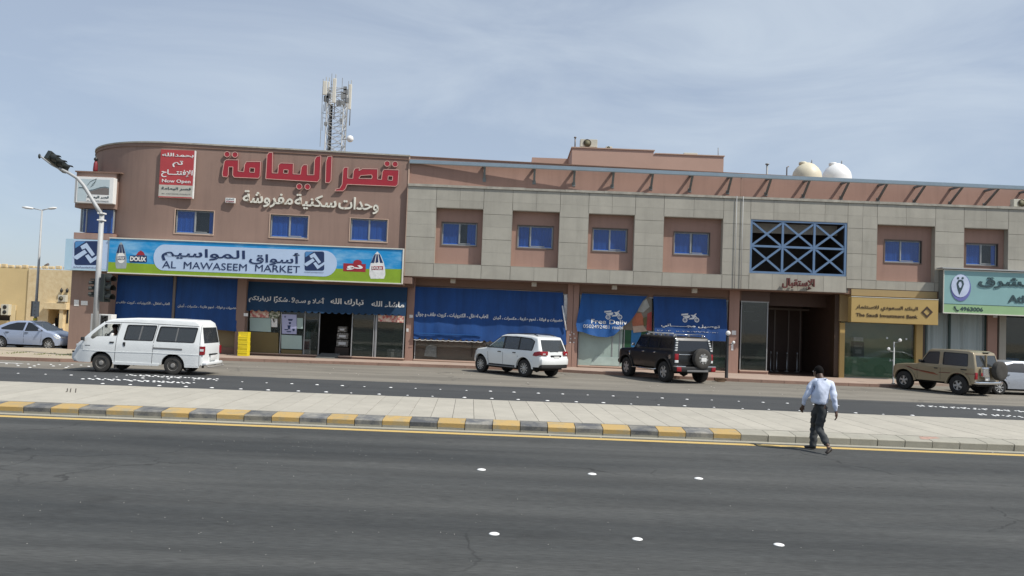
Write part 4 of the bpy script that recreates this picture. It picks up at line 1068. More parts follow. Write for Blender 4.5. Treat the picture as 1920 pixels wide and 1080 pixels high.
MB().lathe([(.03, .521), (.09, .56), (.09, .66), (.02, .72), (.02, .85)], n=10).build('head', M['black'], sr)
# red opening banner
YO = 37.62
ob = signroot('opening_banner', 'tall red and grey opening banner on the curved wall left of the red letters', 'banner', 332, 325, YO)
z1, z0 = at(333, 281.3, YO).z, at(331, 371, YO).z; xa, xb = at(299.5, 325, YO).x, at(364, 328, YO).x
MB().box(xa, xb, YO, YO+.12, z0, z1).build('box', M['offwhite'], ob)
zs = z0+(z1-z0)*.265
MB().box(xa, xb-.04, YO-.006, YO-.001, zs, z1).build('red_field', M['redfield'] if 'redfield' in M else M.setdefault('redfield', mat('red_banner_print', (.44, .055, .06), .5, .08, 1)), ob)
MB().box(xa, xb-.04, YO-.006, YO-.001, z0+.05, zs-.001).build('grey_field', mat('grey_beige_print', (.50, .48, .42), .6), ob)
MB().box(xa, xb-.04, YO-.008, YO-.001, z0, z0+.049).build('red_strip', M['redfield'], ob)
text_px('بحمدالله', 304.5, 286, 363, 296.5, YO-.008, M['white'], ob, True, .022)
text_px('تم', 324, 301, 343, 314, YO-.008, M['white'], ob, True, .022)
text_px('الإفتتـــاح', 303, 317, 361, 334, YO-.008, M['white'], ob, True, .022)
text_px('Now Open', 304, 335.5, 357, 345.5, YO-.008, M['white'], ob, False, .015)
text_px('قصر اليمامة', 303, 350, 358, 358, YO-.008, M['slate'], ob, True, .015)
text_px('AL YAMAMA PALACE', 303, 362, 357, 365, YO-.008, M['slate'], ob, False, .0)
for px in (305, 355):
    p = at(px, 300, YO+.13); MB().box(p.x-.03, p.x+.03, YO+.121, 37.9, p.z-.03, p.z+.03).build('bracket', M['greymetal'], ob)
# red letters
rl = signroot('red_lettering', 'large red raised Arabic letters near the roof edge of the corner block', 'lettering', 580, 325, 37.9)
cv = lambda pts: [(280+x/3.84, 270+y/3.84) for x, y in pts]
LET = [
 ([(1690, 183), (1797, 187), (1790, 290), (1775, 305), (1425, 290), (1412, 322), (1395, 338), (1335, 338), (1345, 325), (1372, 318), (1388, 290), (1395, 185), (1405, 168), (1430, 168), (1428, 245), (1465, 248), (1470, 195), (1482, 175), (1512, 172), (1510, 192), (1535, 178), (1645, 180), (1643, 253), (1672, 255), (1678, 200)],
  [[(1720, 230), (1752, 232), (1750, 262), (1718, 260)], [(1508, 248), (1522, 227), (1600, 222), (1606, 236), (1600, 250)]]),
 ([(1285, 90), (1315, 88), (1308, 262), (1295, 280), (1268, 278), (1272, 130)], []),
 ([(1205, 90), (1235, 85), (1228, 250), (1212, 273), (838, 250), (848, 80), (862, 62), (888, 60), (885, 208), (925, 210), (930, 152), (945, 137), (1037, 140), (1035, 215), (1088, 218), (1095, 168), (1110, 150), (1138, 150), (1138, 222), (1185, 222), (1190, 115)], [[(968, 185), (1000, 187), (998, 212), (966, 210)]]),
 ([(555, 113), (642, 115), (640, 195), (680, 200), (686, 150), (700, 127), (802, 127), (797, 232), (785, 247), (612, 240), (600, 225), (602, 165), (572, 165), (568, 225), (560, 238), (530, 235), (525, 215), (540, 125)], [[(725, 172), (758, 174), (756, 205), (723, 203)]]),
]
for cx, cy in ((1713, 142), (1770, 145), (1080, 306), (1139, 308), (560, 74), (617, 77)): LET.append((circ(cx, cy, 20, n=14), []))
for outer, holes in LET:
    P = [aw(x, y, -.11) for x, y in cv(outer)]; H = [[aw(x, y, -.11) for x, y in cv(h)] for h in holes]
    WARP[0] = True
    lo_ = MB().shape(P, H, (0, .10, 0)).build('letter', M['red'], rl)
    e = MB()
    for lp in [P]+H:
        n = len(lp)
        for i in range(n):
            a, b_ = lp[i], lp[(i+1) % n]; d = (b_-a)
            if d.length < 1e-4: continue
            nrm = Vector((-d.z, 0, d.x)).normalized()*.014
            y0 = -.012
            e.prism([(a.x-nrm.x, a.y+y0, a.z-nrm.z), (b_.x-nrm.x, b_.y+y0, b_.z-nrm.z), (b_.x+nrm.x, b_.y+y0, b_.z+nrm.z), (a.x+nrm.x, a.y+y0, a.z+nrm.z)], (0, .011, 0))
    e.build('letter_edge', M['red_edge'], lo_)
    WARP[0] = False
wl = signroot('cream_lettering', 'cream raised Arabic letters in one line below the big red letters', 'lettering', 580, 378, 37.9)
fy_ = lambda x, z: YL-.02+gwarp(x)
def ctext(body, x0, y0, x1, y1):
    a, b_ = aw(x0, y0, -.10), aw(x1, y1, -.10)
    return text_w(body, a.x, b_.x, b_.z, a.z, 0, M['cream'], wl, True, .018, .07, 'letters', fy_)
ctext('مفروشة', 456, 356, 548, 391); ctext('سكنية', 553, 363, 630, 395); ctext('وحدات', 635, 368, 709, 402)
pl_ = thing('phone_plate', 'tiny white plate with a phone number left of the cream letters', 'sign', tuple(at(432, 376, 37.6)), world=True)
p = aw(423.5, 371, -.1); q = aw(441, 381, -.1)
yy = YL-.1+gwarp(p.x)
MB().box(p.x, q.x, yy-.05, yy+.08, q.z, p.z).build('plate', M['offwhite'], pl_)
text_w('2726369', p.x+.03, q.x-.03, q.z+.02, q.z+.10, yy-.05, M['red'], pl_, False, .02, .004)
text_w('للاستفسار', p.x+.03, q.x-.03, q.z+.14, p.z-.02, yy-.05, M['slate'], pl_, True, .02, .004)
# reception letters
rc = signroot('reception_lettering', 'dark red raised Arabic letters on the grey band over the hotel entrance', 'lettering', 1496, 532, YG)
text_px('الإستقبال', 1466, 521, 1526, 544, YG-.14, mat('dark_red_letters', (.13, .035, .03), .5), rc, True, .03, .12, 'letters')
# bank sign
YB_ = 38.12
bs = signroot('bank_sign', 'gold box sign of the investment bank with brown lettering and diamond emblem', 'sign', 1677, 583, YB_)
a, b_ = at(1596.5, 557, YB_), at(1759, 609, YB_); z0, z1 = at(1677, 606.8, YB_).z, at(1677, 559.5, YB_).z
MB().box(a.x, b_.x, YB_, YG-.02, z0, z1, bev=.015).build('box', M['gold'], bs)
MB().box(a.x, b_.x, YB_-.01, YB_+.05, z1+.001, z1+.03).build('light_edge', M['cream'], bs)
text_px('البنك السعودي للاستثمار', 1605, 571, 1721, 585.5, YB_-.004, M['bankbrown'], bs, True, .012, .01)
text_px('The Saudi Investment Bank', 1605, 586.5, 1720.5, 597.5, YB_-.004, M['bankbrown'], bs, False, .012, .008)
dm = MB(); D = lambda r: [(1738+r*math.cos(R(t_)), 585.3+r*math.sin(R(t_))) for t_ in (0, 90, 180, 270)]
dm.shape([at(x, y, YB_-.003) for x, y in D(11)], [[at(x, y, YB_-.003) for x, y in D(6.5)]], (0, -.02, 0)); dm.build('emblem', M['bankbrown'], bs)
# pharmacy sign
YF = 38.05
ps = signroot('pharmacy_sign', 'turquoise and green pharmacy light box sign with a round emblem and a phone number', 'sign', 1845, 548, YF)
a = at(1769.5, 506.5, YF); x1 = 31.0; z1, z0, zd = at(1845, 509, YF).z, at(1845, 589, YF).z, at(1845, 572.3, YF).z
MB().box(a.x, x1, YF, YG-.02, z0, z1).build('box', M['slatebox'] if 'slatebox' in M else M.setdefault('slatebox', mat('grey_sign_side', (.16, .17, .16), .6)), ps)
MB().box(a.x+.02, x1-.02, YF-.012, YF-.001, zd+.012, z1-.02).build('turquoise_face', M['mint'], ps)
MB().box(a.x+.02, x1-.02, YF-.012, YF-.001, z0+.02, zd-.012).build('green_face', M['softgreen'], ps)
fm = MB(); fm.box(a.x-.01, x1, YF-.03, YF+.02, z1-.019, z1+.03); fm.box(a.x-.01, x1, YF-.03, YF+.02, z0-.03, z0+.019); fm.box(a.x-.01, a.x+.019, YF-.028, YF+.02, z0+.02, z1-.02); fm.build('frame', M['cream'], ps)
MB().box(a.x-.12, x1, YF-.12, YG-.03, z1+.06, z1+.12).build('hood', M['lampgrey'], ps)
MB().box(a.x+.02, x1-.02, YF-.016, YF-.001, zd-.011, zd+.011).build('divider', M['slate'], ps)
flat(ps, 'emblem_ring', [(x+ .5, y+1.5) for x, y in circ(1801, 538, 18.7, 25)], YF-.014, M['ringblue'], .02)
flat(ps, 'emblem_disc', circ(1800.8, 536, 17.2, 21.5), YF-.036, M['paleface'], .012)
drop = [(1797, 552.5), (1793.5, 535), (1795, 527), (1800, 524), (1805.5, 526), (1807, 532), (1803, 542), (1799, 552)]
drop = [(1798.8, 553), (1795, 541), (1793.5, 531), (1797, 525), (1801.5, 524), (1806, 526.5), (1807.5, 533), (1804, 542)]
flat(ps, 'emblem_drop', drop, YF-.05, M['slate'], .006, holes=[[(1799.2, 539.5), (1796.8, 533), (1799, 528), (1802.5, 528), (1804.3, 533), (1802, 539)]])
mb = MB()
for cx in (1796.5, 1805): mb.shape([at(x, y, YF-.05) for x, y in circ(cx, 521.5, 2.2, n=10)], [], (0, -.006, 0))
mb.build('emblem_dots', M['slate'], ps)
text_px('المشرق', 1834, 517, 1962, 544, YF-.014, M['slate'], ps, True, .03, .03)
text_px('Athroya Pharmacy'[:3], 1890, 553, 1927, 568.5, YF-.014, M['slate'], ps, False, .03, .02)
text_px('4963006', 1800, 575, 1843, 584.5, YF-.014, M['slate'], ps, False, .02, .006)
mb = MB(); mb.tube([at(x, y, YF-.018) for x, y in ((1790.5, 574), (1791, 578), (1794, 581.5), (1797, 582.5))], [.05, .03, .03, .05], 6); mb.build('handset_icon', M['slate'], ps)

# ------------------------------------------------------------------ awnings
def cloth(name, px_pts, Yf, m, parent, amp=.03, fx=2.2, step=.18, ph=0, thick=.01):
    pts = [at(x, y, Yf(x, y)) for x, y in px_pts]
    mb = MB(); vs = [mb.bm.verts.new((p.x, 0, p.z)) for p in pts]
    es = [mb.bm.edges.new((vs[i], vs[(i+1) % len(vs)])) for i in range(len(vs))]
    bmesh.ops.triangle_fill(mb.bm, use_beauty=True, edges=es)
    x0, x1 = min(p.x for p in pts), max(p.x for p in pts); z0, z1 = min(p.z for p in pts), max(p.z for p in pts)
    def cut(co, no):
        bmesh.ops.bisect_plane(mb.bm, geom=list(mb.bm.verts)+list(mb.bm.edges)+list(mb.bm.faces), plane_co=co, plane_no=no)
    k = x0+step
    while k < x1: cut((k, 0, 0), (1, 0, 0)); k += step
    k = z0+step*1.3
    while k < z1: cut((0, 0, k), (0, 0, 1)); k += step*1.3
    # depth from a plane through top and bottom
    Yt, Yb = Yf(None, 0), Yf(None, 1)
    for v in mb.bm.verts:
        t = (z1-v.co.z)/(z1-z0)
        v.co.y = Yt+(Yb-Yt)*t + amp*(t**.7)*(math.sin(v.co.x*fx*2+ph)+.5*math.sin(v.co.x*fx*4.7+ph*2+v.co.z))*.6 + .012*math.sin(v.co.z*5+v.co.x*1.3)
    for v in mb.bm.verts:                # keep the outline where it was measured
        pass
    bmesh.ops.recalc_face_normals(mb.bm, faces=mb.bm.faces)
    if mb.bm.faces and sum(f.normal.y for f in mb.bm.faces) > 0: bmesh.ops.reverse_faces(mb.bm, faces=mb.bm.faces)
    FY[0] = lambda X, Z: Yt+(Yb-Yt)*max(0, (z1-Z)/(z1-z0)) + amp*(max(0, (z1-Z)/(z1-z0))**.7)*(math.sin(X*fx*2+ph)+.5*math.sin(X*fx*4.7+ph*2+Z))*.6 + .012*math.sin(Z*5+X*1.3) - .008
    return mb.build(name, m, parent, smooth=70)
FY = [None]; AFY = {}
def awning(label, tl, tr, br, bl, Yt, Yb, m, scallop=0, amp=.03, extra=None, ph=0, group='blue canvas drop awnings of the shops'):
    rt = thing('awning', label, 'awning', tuple(at((tl[0]+tr[0])/2, (tl[1]+tr[1])/2, Yt)), group=group, world=True)
    pts = [tl, tr, br]
    if scallop:
        n = scallop; 
        for k in range(n*3+1):
            u = k/(n*3); x = br[0]+(bl[0]-br[0])*u; y = br[1]+(bl[1]-br[1])*u
            if 0 < k < n*3: pts.append((x, y+(-2.2 if k % 3 == 0 else .8)))
    pts.append(bl)
    if extra: pts = extra
    f = lambda x, y: (Yt+Yb)/2 if x is not None else (Yt if y == 0 else Yb)
    cloth('canvas', pts, f, m, rt, amp=amp, ph=ph); AFY[rt.name] = FY[0]
    a, b_ = at(*tl, Yt), at(*tr, Yt); MB().tube([(a.x, Yt+.03, a.z+.02), (b_.x, Yt+.03, b_.z+.02)], .035, 8).build('top_roller', M['alu_d'], rt)
    return rt
a1 = awning('dark blue drop awning between the corner pier and a thin post', (205, 515), (324, 519), (323, 608), (203, 603), 38.85, 38.75, M['blue_cloth'], ph=.3)
yt = lambda rt, body, x0, y0, x1, y1, Y, m='offwhite', b=.03, ar=True: text_px(body, x0, y0, x1, y1, Y, M[m], rt, ar, b, .004, fy=AFY[rt.name])
yt(a1, 'العاب اطفال ، الكترونيات ، كروت هاتف و جوال', 205, 563, 318, 573.5, 38.8, b=.012)
a2 = awning('dark blue drop awning just right of the thin post, above the tan boards', (330, 519), (452, 523.5), (447, 622), (328, 610), 38.85, 38.75, M['blue_cloth'], ph=1.3)
yt(a2, 'خضروات و فواكة ، لحوم طازجة ، مكسرات ، أجبان', 334, 569.5, 443.5, 582, 38.8, b=.012)
a3 = awning('dark teal scalloped awning with the welcome greeting over the market door', (462, 523.5), (764, 536), (761, 592), (461, 582), 39.02, 38.90, M['teal_cloth'], scallop=24, amp=.015, ph=2)
yt(a3, 'ماشاء الله', 697, 564, 758, 577.5, 38.94); yt(a3, 'تبارك الله', 620, 559, 682, 575, 38.94); yt(a3, 'أهـلا و سـهلاً', 547, 556, 609, 572, 38.94); yt(a3, 'شكرًا', 514, 555, 539, 569, 38.94); yt(a3, 'لزيارتكم', 467, 554, 508, 568, 38.94)
flat(a3, 'star', circ(689, 571, 1.6, n=5), 38.94, M['offwhite'], .004); flat(a3, 'star', circ(542.5, 565.5, 1.4, n=5), 38.94, M['offwhite'], .004)
a4 = awning('wide royal blue awning with a lit scalloped valance behind the white sport utility vehicle', (777, 537), (1056, 548.5), (1062, 646), (776, 634.5), 39.42, 39.25, M['blue_cloth'], scallop=26, amp=.03, ph=.8)
p = [at(776+k*(905-776)/60, 636.5+k*(641-636.5)/60+1.0*abs(math.sin(k*math.pi/5)), 39.25) for k in range(61)]
for v in p: v.y = AFY[a4.name](v.x, v.z)-.01
MB().tube(p, .012, 4).build('valance_trim', M['offwhite'], a4)
yt(a4, 'العاب اطفال ، الكترونيات ، كروت هاتف و جوال', 780, 584.5, 915, 599, 39.3); yt(a4, 'خضروات و فواكة ، لحوم طازجة ، مكسرات ، أجبان', 925, 591, 1055, 606, 39.3)
p, q = at(1054.5, 573, 39.2), at(1061.5, 619, 39.2); MB().tube([p, q], .035, 8).build('loose_rod', M['white'], a4)
mb = MB(); mb.shape([at(x, y, 39.45) for x, y in ((1058, 553), (1064, 552), (1063.5, 620), (1061, 620), (1057, 580))], [], (0, .01, 0)); mb.build('torn_lining', M['offwhite'], a4)
p, q = at(777, 624.5, 39.2), at(903, 629, 39.2)
MB().box(p.x, q.x, 39.19, 39.23, (p.z+q.z)/2-.02, (p.z+q.z)/2+.02).build('valance_bar', M['blue_cloth2'], a4)
a5 = awning('torn sagging blue awning with a white motorbike drawing and Latin letters', (1092, 550), (1215, 555.5), (1162, 622), (1082, 622), 39.40, 39.08, M['blue_cloth2'], amp=.11, ph=.4,
            extra=[(1092, 550), (1215, 555.5), (1207, 563), (1198, 578), (1190, 592), (1180, 604), (1168, 611), (1160, 620), (1150, 629), (1138, 632.5), (1120, 631), (1104, 627), (1092, 622.5), (1082, 621), (1080, 608), (1083, 592), (1087, 575)])
a6 = awning('wide blue awning with a white motorbike drawing, behind the black boxy off-roader', (1226, 555.5), (1363, 561), (1363, 640), (1227, 636), 39.40, 39.15, M['blue_cloth'], amp=.045, ph=2.2)
def bike(rt, cx, cy, s, Y):
    g = MB(); fy = AFY[rt.name]
    pt = lambda x, y: at(cx+x*s, cy+y*s, Y)
    for wx in (-9.5, 12.5):
        g.shape([pt(wx+4.6*math.cos(R(t_)), 5.5+4.6*math.sin(R(t_))) for t_ in range(0, 360, 30)], [[pt(wx+2.8*math.cos(R(t_)), 5.5+2.8*math.sin(R(t_))) for t_ in range(0, 360, 30)]], (0, -.004, 0))
        g.shape([pt(wx+1.2*math.cos(R(t_)), 5.5+1.2*math.sin(R(t_))) for t_ in range(0, 360, 45)], [], (0, -.004, 0))
    for pts in ([(-16, -6), (-3, -7), (-3.5, -4), (-16, -3)], [(-13, -2), (0, -3.5), (0, 0), (-4, 2.5), (-13, 0)], [(1, -4), (9, -4), (11, -1), (7, 4), (-3, 4.5), (-1, 2), (5, 1), (3, -2)], [(8, -5), (12, -7), (12.5, -5.5), (10, -4), (14, 3), (12, 3.5)]):
        g.shape([pt(*p_) for p_ in pts], [], (0, -.004, 0))
    for v in g.bm.verts: v.co.y = fy(v.co.x, v.co.z)-.004+(v.co.y-Y)
    g.build('motorbike_print', M['offwhite'], rt)
bike(a5, 1150, 589, 1, 39.15); bike(a6, 1294, 594.5, 1, 39.25)
text_px('Free Deliv', 1109, 598, 1176, 609, 39.1, M['offwhite'], a5, False, .01, .004, fy=AFY[a5.name])
text_px('0502492481 mobi', 1094, 608, 1168, 617.5, 39.1, M['offwhite'], a5, False, .0, .004, fy=AFY[a5.name])
text_px('توصيل مجـــــــاني', 1240, 606, 1350, 618, 39.2, M['offwhite'], a6, True, .02, .004, fy=AFY[a6.name])
text_px('٠٥٠٤٩٧٧٠٤٣٠٥  ٢٠٨٢', 1232, 618.5, 1346, 624.5, 39.2, M['offwhite'], a6, True, .0, .004, fy=AFY[a6.name])

# ------------------------------------------------------------------ things in front of the shops
cr0 = thing('plastic_crate', 'upper yellow plastic crate of the stack by the market pillar', 'crate', (0, 0, 0), group='yellow crates stacked by the market')
w2, d2, h2 = .225, .18, .27
def crate_mesh():
    m = MB(); t = .012
    m.box(-w2, w2, -d2, d2, 0, .012)
    for s_ in (-1, 1):
        m.box(-w2, w2, s_*d2-t/2, s_*d2+t/2, .012, .07); m.box(-w2, w2, s_*d2-t/2, s_*d2+t/2, .15, h2)
        for k in range(9):
            x = -w2+.02+k*(2*w2-.04)/8; m.box(x-.014, x+.014, s_*d2-t/2+.001, s_*d2+t/2-.001, .07, .15)
        m.box(-w2-.012, w2+.012, s_*(d2+.008)-t/2, s_*(d2+.008)+t/2, h2-.03, h2+.002)
        m.box(s_*w2-t/2, s_*w2+t/2, -d2, d2, .012, h2)
    return m
crate_mesh().build('shell', M['yellow_plastic'], cr0)
kx, ky = at(457, 668, 38.1).x, 38.05
labs = ['lowest yellow plastic crate standing on the pavement by the market pillar', 'second yellow crate from the ground in the stack by the market pillar', 'third yellow crate from the ground in the stack by the market pillar', 'fourth yellow crate from the ground in the stack by the market pillar', 'topmost yellow plastic crate of the stack by the market pillar']
for i in range(5):
    z = .12+i*.215
    o = cr0 if i == 0 else copy_tree(cr0)
    o.location = (kx+random.gauss(0, .008), ky+random.gauss(0, .008), z); o.rotation_euler = (0, 0, random.gauss(0, .02)); o['label'] = labs[i]; o['category'] = 'crate'
# entrance ramp, box stack, dispenser
p, q = at(598, 664, 38.7), at(631, 664, 38.7)
rp = MB(); rp.prism([(p.x, 39.2, .12), (p.x, 39.2, .34), (p.x-.15, 38.6, .14), (p.x-.15, 38.6, .12)], (q.x-p.x+.05, 0, 0)); tag(rp.build('ramp', mat('grey_ramp', (.12, .12, .11), .9)), 'small dark grey ramp up to the market door', 'ramp')
def crateb(name, label, cat, x0, y0, x1, y1, Y, d, m, group=None, z0=None, ex=None):
    a, b_ = at(x0, y0, Y), at(x1, y1, Y); zb = b_.z if z0 is None else z0
    rt = thing(name, label, cat, ((a.x+b_.x)/2, Y, zb), group=group, world=True)
    MB().box(a.x, b_.x, Y, Y+d, zb, a.z, bev=.012).build('body', M[m], rt)
    if ex: ex(rt, a, b_, Y, zb)
    return rt
bx = [(633.5, 612, 649.5, 623, 'small pale carton on top of the stack inside the market door'), (632, 624, 652, 636, 'mottled pale carton in the middle of the stack inside the market door'), (631, 637, 652, 650, 'lowest mottled carton of the stack inside the market door')]
M['carton'] = mat('mottled_carton', (.10, .09, .075), .8, .6, 14, col2=(.42, .40, .36), thr=(.45, .6))
for x0, y0, x1, y1, l in bx[::-1]:
    def ex(rt, a, b_, Y, zb): MB().box(a.x+.1, b_.x-.1, Y-.006, Y-.001, zb+.08, a.z-.1).build('print', M['offwhite'], rt)
    crateb('carton', l, 'carton', x0, y0, x1, y1, 39.9, .4, 'carton', 'cartons inside the market door', ex=ex)
crateb('display_table', 'dark low display table under the cartons inside the market door', 'table', 628, 651, 654, 664, 39.85, .6, 'dark2', z0=.125)
def ex(rt, a, b_, Y, zb):
    MB().box(a.x+.01, b_.x-.01, Y-.01, Y-.001, zb+.35, zb+.75).build('front_panel', mat('dull_red_panel', (.20, .03, .04), .5), rt)
    MB().lathe([(.12, 0), (.14, .08), (.14, .36), (.05, .42)], ((a.x+b_.x)/2, Y+.16, a.z+.001), n=12).build('water_bottle', mat('teal_water', (.10, .22, .20), .2), rt)
crateb('water_dispenser', 'white water dispenser with a red front panel and a teal bottle behind the shop glass', 'dispenser', 570.5, 636, 579.5, 660, 39.4, .3, 'offwhite', z0=.125, ex=ex)
def exl(rt, a, b_, Y, zb):
    MB().box(a.x, b_.x, Y-.02, Y-.001, a.z-.05, a.z-.01).build('handle', M['alu'], rt)
crateb('chest_freezer', 'low dim chest freezer behind the right market window', 'freezer', 726, 655, 756, 667, 39.6, .6, 'greymetal', z0=.125, ex=exl)
b_ = thing('cardboard_scrap', 'crumpled brown cardboard scrap on the kerb beside the black lamp post', 'scrap', tuple(gnd(1351, 716)), world=True)
p = gnd(1351, 716); m_ = MB(); m_.box(p.x-.22, p.x+.2, p.y-.1, p.y+.15, 0, .14, bev=.03)
for v in m_.bm.verts: v.co += Vector((random.uniform(-.04, .04), random.uniform(-.03, .03), random.uniform(-.0, .05)))
for v in m_.bm.verts: v.co.z = max(0, v.co.z)
m_.build('crumpled_box', M['card'], b_)
crateb('blue_box', 'bright blue box standing inside the pharmacy window', 'box', 1887, 671, 1911, 681, 39.9, .4, 'navy2', z0=.9)
tb = thing('pharmacy_counter', 'low dark counter inside the pharmacy window', 'counter', (at(1900, 690, 39.9).x, 39.9, .13), world=True)
MB().box(at(1886, 690, 39.8).x, at(1940, 690, 39.8).x, 39.75, 40.4, .13, .899).build('counter_body', M['slate'], tb)
# stanchions in the entrance
st = thing('stanchion', 'x', 'stanchion', (0, 0, 0))
m_ = MB(); m_.lathe([(.13, 0), (.13, .02), (.05, .04), (.022, .06), (.022, .92), (.035, .94), (.035, .98), (.012, 1.0)], n=12); m_.build('post', M['steel_pole'], st)
MB().lathe([(.0001, .998), (.02, 1.0), (.032, 1.02), (.032, 1.04), (.0001, 1.065)], n=10).build('finial', M['chrome'], st)
pos = [(1414, 691, 'first'), (1428, 693, 'second'), (1444.5, 695, 'third'), (1456, 692, 'fourth'), (1475, 694.5, 'fifth'), (1494, 696.5, 'last')]
for i, (px, py, nm) in enumerate(pos):
    g_ = gnd(px, py, .13); y = min(max(g_.y, 40.2), 42.5)+(.0)
    g_ = at(px, py, y)
    o = st if i == 0 else copy_tree(st)
    o.location = (g_.x, y, .13); o['label'] = f'polished steel stanchion, {nm} from the left in the dark hotel entrance'; o['group'] = 'steel stanchions in the entrance'
# two small street lamps
def post_lamp(x, y, h, m, label, ring=True):
    rt = thing('lamp_post', label, 'lamp post', (x, y, .12), group='small lamp posts in front of the shops')
    MB().lathe([(.08, 0), (.08, .03), (.04, .05), (.035, h)] if m == 'greymetal' else [(.09, 0), (.075, .03), (.068, h*.93), (.05, h)], n=10).build('post', M[m], rt)
    for s_, zz_, r_ in ((1, h+.08, .11 if m == 'black' else .08), (.9, h-.32, .07)):
        sx = .0 if s_ == 1 and m != 'greymetal' else (.22 if s_ == 1 else (-.28 if m == 'greymetal' else .25))
        mb = MB(); mb.tube([(0, -.02, h-.05 if s_ == 1 else h-.45), (sx*.6, -.05, zz_-.1), (sx, -.08, zz_)], .018, 6); ao = mb.build('arm', M[m], rt)
        MB().lathe([(.03, -.05), (r_*.8, -.04), (r_, 0), (r_*.85, .04), (r_*.5, .06), (.02, .07)], (sx, -.09, zz_), axis='y', n=16).build('spot_head', M['offwhite'], ao)
    return rt
post_lamp(at(1362, 706, 35.3).x, 35.3, at(1362, 628, 35.3).z-.12, 'black', 'small black lamp post with two round white heads beside the entrance pillar')
post_lamp(at(1675, 717, 35.8).x, 35.8, at(1678, 641, 35.8).z-.12, 'greymetal', 'thin grey lamp post with two spot heads in front of the bank glass')

# ------------------------------------------------------------------ roof things
def acunit(x, y, z, w_, h_, d_, label, nm='air_conditioner', fan=True):
    rt = thing(nm, label, 'air conditioner', (x, y, z))
    MB().box(-w_/2, w_/2, 0, d_, .05, h_, bev=.012).build('casing', M['cream2'] if 'cream2' in M else M.setdefault('cream2', mat('cream_metal', (.55, .53, .44), .6, .08, 4)), rt)
    if fan:
        MB().lathe([(min(h_*.47, w_*.3), .0), (min(h_*.47, w_*.3), -.02), (min(h_*.43, w_*.27), -.02), (min(h_*.43, w_*.27), -.0)], (-w_*.1, -.001, h_*.53), axis='y', n=20).build('fan_ring', M['alu_d'], rt)
        mb = MB(); mb.lathe([(min(h_*.425, w_*.265), -.010), (.001, -.012)], (-w_*.1, -.001, h_*.53), axis='y', n=20); mb.build('fan_grille', mat('olive_grille', (.13, .12, .07), .7), rt)
    mb = MB()
    for s_ in (-1, 1): mb.box(s_*w_*.4-.03, s_*w_*.4+.03, .02, d_-.02, 0, .052)
    mb.build('feet', M['alu_d'], rt)
    return rt
zp = at(1104, 278, 44.3).z
pc = at(1104, 276, 44.3); acunit(pc.x, 44.3, zp+.03, .95, at(1104, 261, 44.3).z-zp-.03, .5, 'cream air conditioner with a round grille on the pink penthouse roof')
pc = at(1142, 279, 44.3); acunit(pc.x, 44.3, at(1142, 280, 44.3).z, .35, .17, .3, 'very small grey air conditioner end just right of the big one on the penthouse roof', fan=True)
pc = at(1296, 292, 44.3); acunit(pc.x, 44.4, at(1296, 292.5, 44.4).z-.02, .75, .20, .5, 'low cream air conditioner on the right penthouse roof', fan=False)
pc = at(1911, 388, 38.9); acunit(pc.x+.1, 38.72, ZL+.01, .95, .42, .30, 'cream air conditioner on the stone ledge above the pharmacy', fan=True)
def pipe(name, label, path, r, m='alu_d', cap=None, cat='pipe'):
    rt = thing(name, label, cat, tuple(path[0])); o0 = Vector(path[0])
    MB().tube([Vector(p)-o0 for p in path], r, 8).build('tube', M[m], rt)
    if cap: MB().lathe([(r*.9, 0), (r*2.2, .01), (r*2.0, .06), (.01, .09)], tuple(Vector(path[-1])-o0), n=10).build('cap', M[m], rt)
    return rt
a, b_ = at(1078, 279, 44.3), at(1078.5, 259, 44.3); pipe('vent_pipe', 'thin dark pipe beside the air conditioner at the left end of the penthouse', [a, b_], .035, cap=True)
a, b_ = at(1346.5, 297, 44.3), at(1346.5, 277, 44.3); pipe('antenna', 'thin rod aerial near the right end of the penthouse', [a, b_], .018, cat='aerial')
a, b_ = at(1438, 330, 42.5), at(1438.5, 309, 42.5); pipe('vent_pipe', 'grey vent pipe with a small cap left of the water tanks', [Vector((a.x, 42.5, ZL-.25)), Vector((b_.x, 42.5, b_.z))], .05, 'greymetal', cap=True)
a, b_ = at(1475, 330, 42.5), at(1476, 312, 42.5); pipe('vent_pipe', 'short dark bent pipe just left of the cream water tank', [Vector((a.x, 42.5, ZL-.25)), Vector((a.x, 42.5, b_.z-.05)), Vector((a.x+.1, 42.5, b_.z))], .035, cat='pipe')
def tank(px, py_top, rw_, m, label, Y=43.5):
    c_ = at(px, 330, Y); zt_ = at(px, py_top, Y).z; r = rw_/1500*Y; L_ = 2.0
    zc = zt_-r
    rt = thing('water_tank', label, 'water tank', (c_.x, Y, ZL-.22), group='round water tanks on the roof')
    prof = [(.0001, -.30*r), (r*.5, -.25*r), (r*.85, -.1*r), (r, .1*r)]
    h = zc-(ZL-.22)
    MB().lathe([(r*.95, 0), (r, .1), (r*1.02, h*.5), (r, h), (r*.93, h+r*.32), (r*.75, h+r*.6), (r*.5, h+r*.84), (r*.25, h+r*.97), (.0001, h+r)], n=28).build('shell', M[m], rt)
    MB().lathe([(r*.28, h+r*.93), (r*.28, h+r*1.08), (r*.2, h+r*1.12), (.001, h+r*1.13)], (-r*.3, 0, -r*.08), n=16).build('lid', M[m], rt)
    MB().tube([(r*.2, -.2, h+r*.85), (r*.22, -.22, h+r*1.15)], .03, 6).build('inlet_pipe', M['greymetal'], rt)
    return rt
tank(1513, 305, 27, 'tank_c', 'cream round topped water tank, left one of the roof pair')
tank(1569, 306.5, 26.5, 'tank_w', 'white round topped water tank, right one of the roof pair', 44.5)

